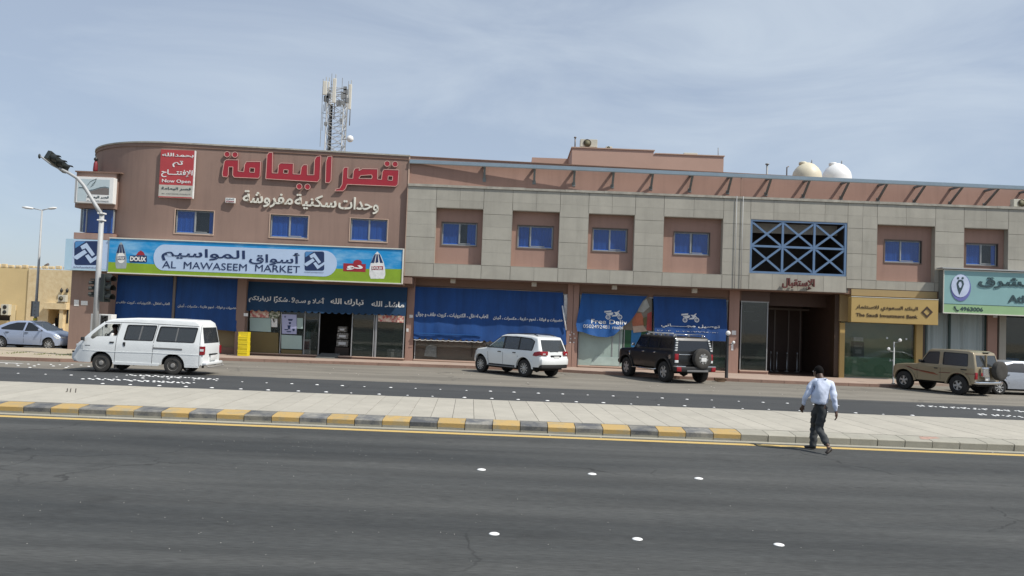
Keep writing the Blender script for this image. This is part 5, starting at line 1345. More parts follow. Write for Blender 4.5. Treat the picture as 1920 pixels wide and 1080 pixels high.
# ------------------------------------------------------------------ cell tower
YT_ = 60.0
tb_ = at(633, 283, YT_)
tw = thing('cell_tower', 'tall lattice mobile phone mast with pale panel antennas behind the corner block', 'tower', (tb_.x-.25, YT_, 0))
zt_ = at(632, 168, YT_).z; rad = .62
cor = [(rad*math.cos(R(a)), rad*math.sin(R(a))) for a in (-100, 20, 140)]
TX, TY = cor, None
cor = [(-.62, -.45), (.62, -.45), (.62, .75), (-.62, .75)]
for (x, y) in cor: MB().tube([(x, y, 0), (x, y, zt_)], .05, 6).build('leg', M['lampgrey'], tw)
mb = MB(); z = 8.0; k = 0; st_ = .78
while z < zt_-.1:
    z2 = min(z+st_, zt_)
    for i in range(4):
        a, b_ = cor[i], cor[(i+1) % 4]
        mb.tube([(*a, z), (*b_, z2)], .020, 4, caps=False); mb.tube([(*b_, z), (*a, z2)], .020, 4, caps=False); mb.tube([(*a, z2), (*b_, z2)], .024, 4, caps=False)
    z = z2
for i in range(4): mb.tube([(*cor[i], .1), (*cor[(i+1) % 4], 8)], .025, 4)
bo = mb.build('lattice_bracing', M['lampgrey'], tw); 
mb = MB()
for i in range(6): mb.tube([(-.45+i*.05, -.3, 0), (-.45+i*.05+.02*math.sin(i), -.3, zt_-1.2)], .022, 4)
mb.build('cable_run', M['black'], tw)
def antenna(px0, py0, px1, py1, dy, wd=.26):
    p, q = at((px0+px1)/2, py0, YT_+dy), at((px0+px1)/2, py1, YT_+dy); w_ = (px1-px0)/1500*YT_/2
    L0 = Vector(tw.location); x = (p.x+q.x)/2-L0.x
    MB().box(x-w_, x+w_, dy-.06, dy+.06, q.z, p.z, bev=.03).build('panel_antenna', M['cream'], tw)
    MB().tube([(x+w_*.3, dy+.13, q.z-1.2), (x+w_*.3, dy+.13, p.z+.35)], .035, 6).build('mount_pipe', M['greymetal'], tw)
    ax = max(-.62, min(.62, x)); MB().tube([(x, dy+.13, (p.z+q.z)/2-.3), (ax, -.45 if dy < 0 else .75, (p.z+q.z)/2-.3)], .03, 6).build('mount_arm', M['greymetal'], tw)
for a in ((605.5, 152, 613, 178, -.9), (614.5, 153, 617.5, 172, .9), (623.5, 147, 630, 193, -1.0), (653.5, 158, 659, 205, -.5)): antenna(*a)
for px, y0_, y1_ in ((604, 148, 275), (622.5, 138, 176), (641, 146, 240), (653, 152, 230), (650, 205, 284), (606, 196, 245)):
    p, q = at(px, y0_, YT_-.7), at(px-2, y1_, YT_-.7); x = (p.x+q.x)/2-tw.location.x
    mo = MB(); mo.tube([(x, -.7, q.z), (x, -.7, p.z)], .022, 5); mo.tube([(x, -.7, (p.z+q.z)/2), (max(-.62, min(.62, x)), -.45, (p.z+q.z)/2)], .02, 5); mo.build('whip_antenna', M['greymetal'], tw)
for px, py, s_ in ((613, 185, .22), (618, 180, .18), (645, 180, .22), (649, 172, .2), (652, 188, .2), (645, 193, .16), (636, 193, .2), (648, 166, .15), (611, 232, .12), (640, 225, .12)):
    p = at(px, py, YT_-.5); x = p.x-tw.location.x; MB().box(x-s_, x+s_*.6, -.6, -.40, p.z-s_, p.z+s_*.9).build('radio_unit', M['greymetal'], tw)
p = at(656, 260, YT_-.8); x = p.x-tw.location.x
dish = MB(); dish.lathe([(.001, -.14), (.12, -.12), (.22, -.05), (.26, .04), (.25, .12), (.12, .16), (.04, .2)], (x, -.8, p.z), axis='y', n=18); dish.build('dish', M['white'], tw)
MB().tube([(x, -.6, p.z), (.62, -.45, p.z)], .03, 6).build('dish_arm', M['greymetal'], tw)

# ------------------------------------------------------------------ traffic signals at the corner
YQ = 33.0
pb = gnd(178, 668); bx_ = at(179, 605, YQ); tp = at(192, 400, YQ)
tr = thing('traffic_signal_pole', 'tall grey signal pole with a curved arm and black signal heads, behind the white van', 'traffic signal', (bx_.x, YQ, .12), world=True)
Xp = bx_.x
MB().tube([(Xp, YQ, .12), (Xp, YQ, tp.z)], [.125, .095], 14).build('pole', M['lampgrey'], tr)
MB().lathe([(.24, .12), (.24, .16), (.15, .20)], (Xp, YQ, 0), n=14).build('base_plate', M['lampgrey'], tr)
P = lambda x, y: at(x, y, YQ-.05)
arm = MB(); path = [P(190, 402), P(180, 386), P(168, 366), P(157, 348), P(146, 335), P(130, 325), P(115, 317.5), P(98, 309), P(84, 298.5), P(76, 293)]
arm.tube(path, [.085, .08, .075, .07, .065, .06, .055, .05, .045, .03], 10); arm.build('arm', M['lampgrey'], tr)
MB().lathe([(.02, -.1), (.05, -.05), (.05, .05), (.02, .1)], tuple(P(74, 293)), n=8).build('arm_tip', M['darkgreen'], tr)
m_ = MB()
for z_ in (0, .28): m_.box(Xp-.13, Xp+.13, YQ-.13, YQ+.13, tp.z-.28+z_-.04, tp.z-.28+z_+.02, bev=.01)
m_.build('arm_clamp', M['white'], tr)
def signal_head(cx, cy, cz, s, face, rt, m='darkgreen', name='signal_head', tilt=0, axes=None):
    """three lamp housing with long hoods; face is the horizontal direction it looks in"""
    fx, fy = face; fl = math.hypot(fx, fy); f_ = Vector((fx/fl, fy/fl, 0)); r_ = Vector((-f_.y, f_.x, 0)); upv = Vector((0, 0, 1))
    if axes: f_ = Vector(axes[0]).normalized(); upv = -Vector(axes[1]).normalized(); upv = (upv-f_*upv.dot(f_)).normalized(); r_ = upv.cross(f_)
    T = Matrix.Rotation(tilt, 3, Vector((0, 1, 0)))
    base = Vector((cx, cy, cz))
    def W_(a, b_, c): return base+T@(f_*a+r_*b_+upv*c)
    m_ = MB()
    bx = MB(); bx.box(-.09*s, .09*s, -.17*s, .17*s, -.52*s, .52*s, bev=.02*s)
    for v in bx.bm.verts: v.co = W_(v.co.x, v.co.y, v.co.z)
    ho = bx.build(name, M[m], rt)
    for k, c_ in ((1, (.05, .012, .01)), (0, (.04, .03, .01)), (-1, (.01, .03, .02))):
        hd = MB(); n = 14; r0 = .135*s
        for i in range(n):
            a0_, a1_ = R(-30+240*i/n), R(-30+240*(i+1)/n)
            for (rr_, fl_) in ((r0, 0), (r0*.93, 1)):
                q = [W_(.09*s, rr_*math.cos(a0_), k*.335*s+rr_*math.sin(a0_)), W_(.09*s, rr_*math.cos(a1_), k*.335*s+rr_*math.sin(a1_)), W_(.36*s, rr_*math.cos(a1_), k*.335*s+rr_*math.sin(a1_)-.02), W_(.36*s, rr_*math.cos(a0_), k*.335*s+rr_*math.sin(a0_)-.02)]
                hd.face(q if fl_ else q[::-1])
        hd.build('hood', M['hood'], ho)
        ln = MB(); ln.face([W_(.095*s, r0*.9*math.cos(R(a_)), k*.335*s+r0*.9*math.sin(R(a_))) for a_ in range(0, 360, 24)]); ln.build('lens', mat('dull_lens', c_, .25), ho)
    return ho
M['hood'] = mat('signal_hood', (.022, .026, .024), .5, .1, 4)
h1 = at(199.5, 540, YQ); hd_ = signal_head(h1.x-.03, YQ, h1.z, 1.12, (.93, -.36), tr)
h1 = at(176.5, 541, YQ+.1); hd2 = signal_head(h1.x+.02, YQ+.15, h1.z, .70, (-.85, -.5), tr)
h1 = at(108, 301, YQ-.1); hd3 = signal_head(h1.x, YQ-.12, h1.z-.07, 1.1, (.93, -.37), tr, axes=((.97, -.30, -.20), (.62, .70, -.44)))
m_ = MB()
for z_ in (-.35, .35): p = at(190, 540, YQ); m_.box(Xp-.3, Xp+.4, YQ-.03, YQ+.03, p.z+z_-.025, p.z+z_+.025)
m_.build('head_bracket', M['darkgreen'], tr)
# cabinet and small signal behind the van
cab = thing('signal_cabinet', 'light grey control cabinet at the foot of the signal pole, behind the white van', 'cabinet', (at(180, 620, 34.2).x, 34.2, .12), world=True)
a, b_ = at(170, 592, 34.2), at(208, 590, 34.2); zt_ = at(190, 589, 34.2).z
MB().box(a.x, a.x+.45, 34.2, 34.7, .12, zt_, bev=.02).build('cabinet_body', M['lampgrey'], cab)
MB().box(a.x+.45, b_.x, 34.25, 34.7, .12, zt_, bev=.01).build('cabinet_door', M['white'], cab)
MB().box(a.x+.52, b_.x-.14, 34.235, 34.249, zt_-.55, zt_-.05).build('dark_window', M['black'], cab)
ps_ = thing('pedestrian_signal', 'small black pedestrian signal head in front of the white cabinet door', 'traffic signal', (at(193, 600, 33.9).x, 33.9, .12), world=True)
h1 = at(193, 600, 33.9)
MB().tube([(h1.x, 33.98, .12), (h1.x, 33.98, h1.z)], .05, 8).build('post', M['lampgrey'], ps_)
signal_head(h1.x, 33.86, h1.z-.02, .42, (.9, -.4), ps_, 'black')
# tall double arm street lamp and a distant single one
YS_ = 43.0
lb_ = at(66, 600, YS_); lt_ = at(73, 394, YS_)
sl_ = thing('street_lamp', 'tall grey street lamp with two arms, behind the silver blue sedan', 'street lamp', (lb_.x, YS_, 0), world=True)
MB().tube([(lb_.x, YS_, 0), (lb_.x, YS_, lt_.z)], [.085, .045], 10).build('pole', M['lampgrey'], sl_)
for s_, tipx, tipy in ((-1, 42, 388), (1, 106, 389)):
    p0 = Vector((lb_.x, YS_, lt_.z)); p1 = at(tipx, tipy, YS_); pm = p0.lerp(p1, .45)+Vector((0, 0, .02))
    MB().tube([p0, pm], .03, 6).build('arm', M['lampgrey'], sl_)
    hd = MB(); hd.tube([p0.lerp(p1, .42), p0.lerp(p1, .52), p0.lerp(p1, .8), p1], [.04, .085, .10, .05], 8)
    for v in hd.bm.verts: v.co.z = p0.lerp(p1, .7).z+(v.co.z-p0.lerp(p1, .7).z)*.7
    hd.build('lamp_head', M['offwhite'], sl_)
a, b_ = at(60, 564.5, YS_-.15), at(72.5, 594, YS_-.15)
MB().box(a.x, b_.x, YS_-.17, YS_-.14, b_.z, a.z).build('sign_back', M['greymetal'], sl_)
m_ = MB(); m_.box(a.x-.01, a.x+.04, YS_-.20, YS_-.171, b_.z, a.z); 
for u in (.15, .38, .62, .88): z_ = b_.z+(a.z-b_.z)*u; m_.box(lb_.x+.02, lb_.x+.07, YS_-.19, YS_-.171, z_-.02, z_+.02)
m_.build('sign_brackets', M['alu_d'], sl_)
p = at(65, 601, YS_); MB().tube([(lb_.x, YS_, p.z-.12), (lb_.x, YS_, p.z+.12)], .105, 12).build('yellow_band', M['yellow_plastic'], sl_)
YD = 85.0
p = at(84, 520, YD); d0 = thing('street_lamp', 'small distant street lamp peeping over the beige wall', 'street lamp', (p.x, YD, 0), world=True)
tp_ = at(83, 498, YD); MB().tube([(tp_.x, YD, 0), (tp_.x, YD, tp_.z)], [.12, .07], 8).build('pole', M['lampgrey'], d0)
e_ = at(91, 495.5, YD); MB().tube([(tp_.x, YD, tp_.z), e_], [.06, .16], 6).build('lamp_head', M['alu_d'], d0)

# ------------------------------------------------------------------ beige building at the left
YBg = 56.0
bg_ = thing('beige_building', 'beige stone house with a toothed parapet behind the silver sedan', 'building', (at(50, 640, YBg).x, YBg, 0), world=True)
zb1 = at(60, 503, YBg).z
xl, xs_, xr = -60.0, at(52, 560, YBg).x, at(175, 560, YBg).x
dx0, dx1 = at(91, 600, YBg).x, at(116, 600, YBg).x; dz = at(100, 580, YBg).z
wx0, wx1, wz0, wz1 = at(-6, 590, YBg).x, at(20, 590, YBg).x, at(8, 601, YBg).z, at(8, 578, YBg).z
m_ = MB(); wall(m_, xl, xs_, 0, zb1, YBg, [(wx0, wx1, wz0, wz1)], rev=.4); m_.build('wall', M['beige'], bg_)
m_ = MB(); wall(m_, xs_, xr, 0, zb1-.06, YBg-.08, [(dx0, dx1, .0, dz)], rev=1.2); m_.face([(xs_, YBg-.08, 0), (xs_, YBg-.08, zb1), (xs_, YBg, zb1), (xs_, YBg, 0)]); m_.build('stone_wall', M['beige_st'], bg_)
m_ = MB(); m_.face([(xl, 75, 0), (xr, 75, 0), (xr, 75, zb1), (xl, 75, zb1)]); m_.face([(xl, YBg+.2, zb1-.3), (xr, YBg+.2, zb1-.3), (xr, 75, zb1-.3), (xl, 75, zb1-.3)]); m_.build('roof', M['beige'], bg_)
x = xl
mm = []
while x < xr-.4:
    y_ = YBg if x < xs_ else YBg-.08
    h_ = random.uniform(.10, .19); MB().box(x, x+.33, y_-.03, y_+.22, zb1+.001, zb1+h_+.05, bev=.03).build('parapet_tooth', M['beige_st'], bg_); x += .50+random.uniform(-.03, .03)
MB().box(wx0, wx1, YBg+.35, YBg+.4, wz0, wz1).build('window', M['dark2'], bg_)
m_ = MB(); m_.box(wx1+.001, wx1+.35, YBg-.06, YBg-.001, wz0-.5, wz1+.25); m_.box(wx0-1, wx1, YBg-.06, YBg-.001, wz1+.002, wz1+.25); m_.build('window_surround', M['beige_lt'] if 'beige_lt' in M else M.setdefault('beige_lt', mat('pale_beige_trim', (.66, .54, .32), .9, .06, 2)), bg_)
p, q = at(26, 600, YBg), at(29.5, 600, YBg); MB().box(p.x, q.x, YBg-.02, YBg+.0, at(27, 600, YBg).z, at(27, 582, YBg).z).build('narrow_window', M['tanboard'], bg_)
MB().box(dx0, dx1, YBg+1.1, YBg+1.15, 0, dz).build('doorway_back', M['beige'], bg_)
a, b_ = at(108.5, 588, YBg+1), at(114.5, 615, YBg+1); MB().box(a.x, b_.x, YBg+1.04, YBg+1.09, 0, a.z).build('door', mat('brown_door', (.06, .03, .02), .6), bg_)
a, b_ = at(92, 595.5, YBg+.8), at(108, 615, YBg+.8); MB().box(a.x, b_.x, YBg+.8, YBg+.86, 0, a.z).build('gate_panel', M['dark'], bg_)
p, q = at(90, 568, YBg), at(116, 568, YBg); MB().box(p.x-.0, q.x+.6, YBg-.5, YBg-.081, dz+.01, at(100, 567.5, YBg).z, bev=.02).build('porch_hood', M['beige_st'], bg_)
p, q = at(116.5, 600, YBg), at(123.5, 600, YBg); MB().box(p.x, q.x, YBg-.4, YBg-.081, 0, dz+.005).build('porch_pier', M['beige_st'], bg_)
p, q = at(125.5, 600, YBg), at(129, 600, YBg); MB().box(p.x, q.x, YBg-.10, YBg-.078, at(127, 606, YBg).z, dz).build('side_window', M['dark'], bg_)
p = at(113, 567, 55.3); o = acunit(p.x, 55.45, p.z, .52, .52, .3, 'white air conditioner on the porch hood of the beige house')
o = acunit(at(8, 590, 55.6).x, 55.6, at(8, 592, 55.6).z, .52, .80, .35, 'white double fan air conditioner in the window of the beige house', fan=False)
for k in (.25, .6): MB().lathe([(.14, -.01), (.13, -.02), (.0001, -.022)], (0, 0, k), axis='y', n=14).build('fan', M['black'], o)
for px in (116, 126.5):
    p, q = at(px, 553, YBg-.15), at(px, 545, YBg-.15)
    rt = thing('wall_lantern', 'small lantern on the beige house, '+('above the air conditioner' if px < 120 else 'right of the air conditioner'), 'lantern', (q.x, YBg-.2, q.z), world=True)
    MB().box(q.x-.03, q.x+.03, YBg-.12, YBg-.085, at(px, 556, YBg).z, q.z-.12).build('bracket', M['beige_lt'], rt)
    MB().lathe([(.03, -.15), (.09, -.08), (.10, .05), (.05, .12), (.01, .2)], (q.x, YBg-.2, q.z), n=8).build('lantern_body', M['black'], rt)
# rail by the doorway
rl_ = thing('handrail', 'white sloping handrail between the silver sedan and the beige doorway', 'handrail', (at(97, 612, 50).x, 50, 0), world=True)
m_ = MB()
p0, p1, p2 = at(88, 614, 50), at(102, 608, 50), at(103, 620, 50)
m_.tube([p0, p1, p2], .04, 6); m_.tube([Vector((p0.x, 50, 0)), p0], .035, 6); m_.tube([at(89, 620, 50), at(102, 614, 50)], .03, 6); m_.tube([p2, Vector((p2.x, 50, 0))], .035, 6)
m_.build('rail', M['offwhite'], rl_)
# far low blocks and wires beyond, closing the street to the sides
for i, (x0, x1, y, h, l) in enumerate(((-130, -66, 62, 5.2, 'long low beige house far down the left side street'), (36, 70, 42, 8.5, 'pink block beyond the pharmacy at the right'))):
    rt = thing('street_building', l, 'building', ((x0+x1)/2, y, 0), world=True)
    m_ = MB(); hs_ = [(x0+2+k*4.2, x0+3.6+k*4.2, 1.3, 2.8) for k in range(int((x1-x0)/4.2)-1)]
    wall(m_, x0, x1, 0, h, y, hs_, rev=.2); m_.box(x0, x1, y+.3, y+12, 0, h-.3); m_.build('wall', M['beige'] if i == 0 else M['pink'], rt)
    for q in hs_: MB().box(q[0], q[1], y+.18, y+.22, q[2], q[3]).build('window', M['curtain_d'], rt)
# ------------------------------------------------------------------ vehicles
def paint(name, col, rough=.32, metal=0.0, coat=.6, dust=.06):
    return mat(name, col, rough, .04, 1.5, 0, 40, metal=metal, coat=coat, fine=dust)
M['p_white'] = paint('white_car_paint', (.74, .76, .75)); M['p_silver'] = paint('silver_blue_car_paint', (.36, .42, .55), .35, .35)
M['p_silver2'] = paint('silver_car_paint', (.40, .43, .48), .35, .3); M['p_black'] = paint('black_car_paint', (.006, .0065, .007), .34, 0, .25)
M['p_tan'] = paint('tan_car_paint', (.30, .245, .155), .36, .15); M['p_dark'] = paint('dark_grey_car_paint', (.04, .04, .04), .35)
M['carglass'] = glass_mat('tinted_car_glass', (.055, .06, .06), .30, rough=.12); M['carclear'] = glass_mat('clear_car_glass', (.25, .35, .32), .80)
M['carblack'] = glass_mat('dark_car_glass', (.006, .007, .008), .10, rough=.22)
M['rubber'] = mat('tyre_rubber', (.022, .021, .020), .85, .15, 8, .1, 60, fine=.15)
M['dusty_rubber'] = mat('dusty_tyre_rubber', (.05, .047, .042), .9, .2, 6)
M['rim'] = mat('alloy_rim', (.46, .46, .45), .35, .08, 6, metal=.5); M['rimdark'] = mat('steel_rim', (.30, .29, .27), .6, .2, 8, metal=.3)
M['trim'] = mat('black_trim', (.018, .018, .018), .55, .1, 5); M['under'] = mat('underbody', (.014, .013, .012), .9)
M['seat'] = mat('grey_seat_fabric', (.10, .10, .095), .9, .15, 5); M['tail'] = mat('red_tail_lens', (.26, .010, .016), .22, .1, 6)
M['headl'] = mat('headlamp_lens', (.6, .62, .62), .15, .15, 8); M['plate'] = mat('number_plate', (.68, .68, .66), .5, .08, 10)
M['greyplast'] = mat('grey_plastic', (.16, .16, .16), .6, .1, 5)

def sstep(t): t = max(0, min(1, t)); return t*t*(3-2*t)
class Car:
    def __init__(s, root, w, zf, xf, xr, kf=.10, kr=.05, lf=.7, lr=.5, cf=.10, cr=.05):
        s.root, s.w, s.zf, s.xf, s.xr, s.kf, s.kr, s.lf, s.lr, s.cf, s.cr = root, w, zf, xf, xr, kf, kr, lf, lr, cf, cr
    def frac(s, z):
        p = s.zf
        if z <= p[0][0]: return p[0][1]
        for i in range(len(p)-1):
            if z <= p[i+1][0]:
                t = (z-p[i][0])/(p[i+1][0]-p[i][0]); return p[i][1]+(p[i+1][1]-p[i][1])*t
        return p[-1][1]
    def D(s, x, y, z):
        tf = sstep((x-(s.xf-s.lf))/s.lf); tr = sstep(((s.xr+s.lr)-x)/s.lr)
        u = y/s.w
        yy = y*s.frac(z)*(1-s.kf*tf*tf-s.kr*tr*tr)
        return Vector((x-s.cf*u*u*tf+s.cr*u*u*tr, yy, z))
    def bend(s, bm):
        for v in bm.verts: v.co = s.D(*v.co)
    def cut(s, bm, sx=.2, sz=.14, x0=-3, x1=3):
        g = lambda: list(bm.verts)+list(bm.edges)+list(bm.faces)
        x = x0
        while x < x1: bmesh.ops.bisect_plane(bm, geom=g(), plane_co=(x, 0, 0), plane_no=(1, 0, 0)); x += sx
        z = .2
        while z < 2.1: bmesh.ops.bisect_plane(bm, geom=g(), plane_co=(0, 0, z), plane_no=(0, 0, 1)); z += sz
    def body(s, top, flags, arches, sill, holes, paintm, b=.07, name='body'):
        pts = []; fl = []; bot = []
        for i in range(len(top)-1):
            a, c = Vector((top[i][0], top[i][1])), Vector((top[i+1][0], top[i+1][1])); n = max(1, math.ceil((c-a).length/.16))
            for k in range(n): pts.append(a+(c-a)*k/n); fl.append(i in flags); bot.append(False)
        pts.append(Vector(top[-1])); fl.append(False); bot.append(False)
        def addb(x, z): pts.append(Vector((x, z))); fl.append(False); bot.append(True)
        x = top[-1][0]
        for (xc, zc, r) in sorted(arches, key=lambda q: -q[0]):
            an = math.asin(max(-1, min(1, (sill-zc)/r)))
            sx_ = xc+r*math.cos(an)
            if x-sx_ > .05:
                for k in range(1, 4): addb(x-.03+(sx_-x+.03)*k/4, sill)
            for k in range(15):
                t = an+(math.pi-2*an)*k/14; addb(xc+r*math.cos(t), zc+r*math.sin(t))
            x = xc-r*math.cos(an)
        xe = top[0][0]
        for k in range(1, 6): addb(x+(xe-x)*k/6, sill)
        n = len(pts); nrm = []
        for i in range(n):
            d = (pts[(i+1) % n]-pts[i-1]).normalized(); nrm.append(Vector((-d.y, d.x)))
        ring = []; ths = (0, 28, 58, 90)
        yo = [(s.w-b*(1-math.cos(R(t))), b*(1-math.sin(R(t)))) for t in ths]
        yg = s.w-b-.05; yo += [(yg, 0), (yg*.55, 0), (0, 0)]
        yo += [(-y, q) for y, q in yo[:-1][::-1]]
        bm = bmesh.new(); R_ = []
        for y, q in yo:
            row = []
            for i in range(n):
                k = q*(0 if bot[i] else 1); p = pts[i]-nrm[i]*k; row.append(bm.verts.new((p.x, y, p.y)))
            R_.append(row)
        for j in range(len(yo)-1):
            mid = (abs(yo[j][0]) <= yg+1e-6) and (abs(yo[j+1][0]) <= yg+1e-6)
            for i in range(n):
                k = (i+1) % n
                if fl[i] and mid: continue
                f = bm.faces.new((R_[j][i], R_[j][k], R_[j+1][k], R_[j+1][i]))
                f.material_index = 1 if (bot[i] and bot[k] and mid) or (bot[i] and bot[k] and j in (3, len(yo)-5)) else 0
        # the two sides
        for sgn in (1, -1):
            b2 = MB(); P = [Vector((pts[i].x-(0 if bot[i] else nrm[i].x*b), sgn*s.w, pts[i].y-(0 if bot[i] else nrm[i].y*b))) for i in range(n)]
            b2.shape(P, [[(x_, sgn*s.w, z_) for x_, z_ in h] for h in holes], (0, 0, 0))
            s.cut(b2.bm)
            mp = {v: bm.verts.new(v.co) for v in b2.bm.verts}
            for f in b2.bm.faces:
                try: bm.faces.new([mp[v] for v in f.verts])
                except ValueError: pass
            b2.bm.free()
        bmesh.ops.remove_doubles(bm, verts=bm.verts, dist=.002)
        s.bend(bm)
        bmesh.ops.recalc_face_normals(bm, faces=bm.faces)
        m_ = MB(); m_.bm.free(); m_.bm = bm
        bo = m_.build(name, [paintm, M['under']], s.root, smooth=32)
        s.pts, s.fl, s.nrm, s.yg = pts, fl, nrm, yg
        return bo
    def screens(s, gm, names=('rear_window', 'windscreen'), gms=None):
        runs = []; cur_ = []
        for i, f in enumerate(s.fl):
            if f: cur_.append(i)
            elif cur_: runs.append(cur_+[i]); cur_ = []
        for rn, r_ in zip(names, runs):
            m_ = MB(); ys = [-s.yg+2*s.yg*k/8 for k in range(9)]
            g = [[m_.bm.verts.new(s.D(s.pts[i].x-s.nrm[i].x*.012, y, s.pts[i].y-s.nrm[i].y*.012)) for y in ys] for i in r_]
            for a in range(len(g)-1):
                for c in range(8): m_.bm.faces.new((g[a][c], g[a][c+1], g[a+1][c+1], g[a+1][c]))
            m_.build(rn, (gms or {}).get(rn, gm), s.root, smooth=60)
    def side(s, name, poly, off, m, thick=.006, sides=(1, -1), holes=(), parent=None, cut=True):
        out = None
        for sg in sides:
            m_ = MB(); m_.shape([(x, sg*(s.w+off), z) for x, z in poly], [[(x, sg*(s.w+off), z) for x, z in h] for h in holes], (0, -sg*thick, 0))
            if cut: s.cut(m_.bm, .25, .2)
            s.bend(m_.bm)
            bmesh.ops.recalc_face_normals(m_.bm, faces=m_.bm.faces)
            out = m_.build(name, m, parent or s.root, smooth=35)
        return out
    def box(s, name, x0, x1, y0, y1, z0, z1, m, bev=.015, parent=None, both=False, nseg=1):
        for sg in ((1, -1) if both else (1,)):
            m_ = MB(); m_.box(x0, x1, sg*y0, sg*y1, z0, z1, bev=bev)
            if nseg > 1:
                for k in range(1, nseg): bmesh.ops.bisect_plane(m_.bm, geom=list(m_.bm.verts)+list(m_.bm.edges)+list(m_.bm.faces), plane_co=(0, y0*sg+(y1-y0)*sg*k/nseg, 0), plane_no=(0, 1, 0))
            s.bend(m_.bm); o = m_.build(name, m, parent or s.root, smooth=35)
        return o
def rpoly(pts, r=.05, n=3):
    out = []; N_ = len(pts)
    for i in range(N_):
        p = Vector(pts[i]); a = Vector(pts[i-1]); c = Vector(pts[(i+1) % N_]); u = (a-p); v = (c-p); rr = min(r, u.length*.45, v.length*.45)
        u.normalize(); v.normalize(); p0, p1 = p+u*rr, p+v*rr
        for k in range(n+1):
            t = k/n; q = p0*(1-t)**2+p*2*t*(1-t)+p1*t*t; out.append((q.x, q.y))
    return out
def offs(poly, d):
    c = Vector((sum(p[0] for p in poly)/len(poly), sum(p[1] for p in poly)/len(poly)))
    hx = max(abs(p[0]-c.x) for p in poly); hz = max(abs(p[1]-c.y) for p in poly)
    return [(c.x+(p[0]-c.x)*(1+d/hx), c.y+(p[1]-c.y)*(1+d/hz)) for p in poly]
def wheels(root, xs, yt, r, wd, rr, n, rimm, tyre='rubber', style='spoke', zc=None):
    zc = zc or r
    first = None
    for x in xs:
        for sg in (1, -1):
            if first is None:
                t = MB(); h = wd/2
                t.lathe([(rr*.98, -h*.8), (rr, -h), (r*.86, -h), (r*.97, -h*.85), (r, -h*.55), (r, h*.55), (r*.97, h*.85), (r*.86, h), (rr, h), (rr*.98, h*.8)], axis='y', n=28)
                w_ = bpy.data.objects.new('wheel', None); C.objects.link(w_); w_.parent = root
                to = t.build('tyre', M[tyre], w_, smooth=40)
                m_ = MB(); m_.lathe([(rr, h*.78), (rr*.93, h*.9), (rr*.9, h*.86), (rr*.88, h*.35)], axis='y', n=28)
                if style == 'spoke':
                    for k in range(n):
                        a = 2*math.pi*k/n; ca, sa = math.cos(a), math.sin(a); hw = rr*(.30 if n <= 6 else .14)
                        q = [(-hw*.55, rr*.12), (hw*.55, rr*.12), (hw*.72, rr*.92), (-hw*.72, rr*.92)]
                        m_.prism([(u*ca-v*sa, h*.60, u*sa+v*ca) for u, v in q], (0, h*.22, 0))
                    m_.lathe([(rr*.26, h*.5), (rr*.26, h*.9), (rr*.12, h*.98), (.001, h*.98)], axis='y', n=16)
                else:
                    m_.lathe([(rr*.88, h*.35), (rr*.72, h*.75), (rr*.45, h*.70), (rr*.38, h*.95), (rr*.2, h*1.0), (.001, h*1.0)], axis='y', n=24)
                m_.build('rim', rimm, w_, smooth=40)
                d_ = MB(); d_.lathe([(rr*.9, h*.3), (.001, h*.3)], axis='y', n=24)
                if style != 'spoke':
                    for k in range(n):
                        a = 2*math.pi*k/n; d_.lathe([(rr*.09, h*.765), (.001, h*.765)], (rr*.6*math.cos(a), 0, rr*.6*math.sin(a)), axis='y', n=8)
                d_.build('brake_disc', M['under'], w_)
                first = w_; w_.location = (x, yt-wd/2, zc); w_.rotation_euler = (0, 0, 0)
            else:
                c = copy_tree(first, parent=root); c.location = (x, sg*(yt-wd/2), zc); c.rotation_euler = (0, random.random()*2, 0 if sg > 0 else math.pi)
def seats(root, rows, z=.55, h=.75, wd=.5, y=.38, m='seat'):
    first = None
    for x in rows:
        for sg in (1, -1):
            m_ = MB(); m_.box(-.22, .25, -wd/2, wd/2, -.05, .14, bev=.04); m_.box(-.30, -.17, -wd/2, wd/2, .1, h-.12, bev=.05); m_.box(-.28, -.19, -.13, .13, h-.10, h+.10, bev=.04)
            o = m_.build('seat', M[m], root, smooth=40) if first is None else first.copy()
            if first is None: first = o
            else: C.objects.link(o); m_.bm.free()
            o.parent = root; o.location = (x, sg*y, z)
def interior(car, x0, x1, y, z):
    m_ = MB(); m_.box(x0, x1, -y, y, z-.05, z); m_.box(x1-.28, x1+.05, -y*.95, y*.95, z, z+.45, bev=.06)
    m_.build('cabin_floor', M['under'], car.root)
    m_ = MB()
    for k in range(20):
        a0_, a1_ = 2*math.pi*k/20, 2*math.pi*(k+1)/20
        f = lambda a: (x1-.42+.07*math.sin(a), .36+.18*math.cos(a), z+.50+.17*math.sin(a))
        m_.tube([f(a0_), f(a1_)], .016, 5, caps=False)
    m_.tube([(x1-.42, .36, z+.5), (x1-.25, .36, z+.42)], .03, 6)
    m_.build('steering_wheel', M['black'], car.root)
def seam(car, line, sides=(1, -1), wd=.014, name='door_gap'):
    for sg in sides:
        m_ = MB()
        for i in range(len(line)-1):
            a, c = Vector(line[i]), Vector(line[i+1]); n = max(1, int((c-a).length/.15)); 
            d = (c-a).normalized(); nr = Vector((-d.y, d.x))*wd/2
            for k in range(n):
                p, q = a+(c-a)*k/n, a+(c-a)*(k+1)/n
                o = lambda v, s_: car.D(v.x+nr.x*s_, sg*(car.w+.0025), v.y+nr.y*s_)
                m_.face([o(p, 1), o(p, -1), o(q, -1), o(q, 1)])
        m_.build(name, M['trim'], car.root)
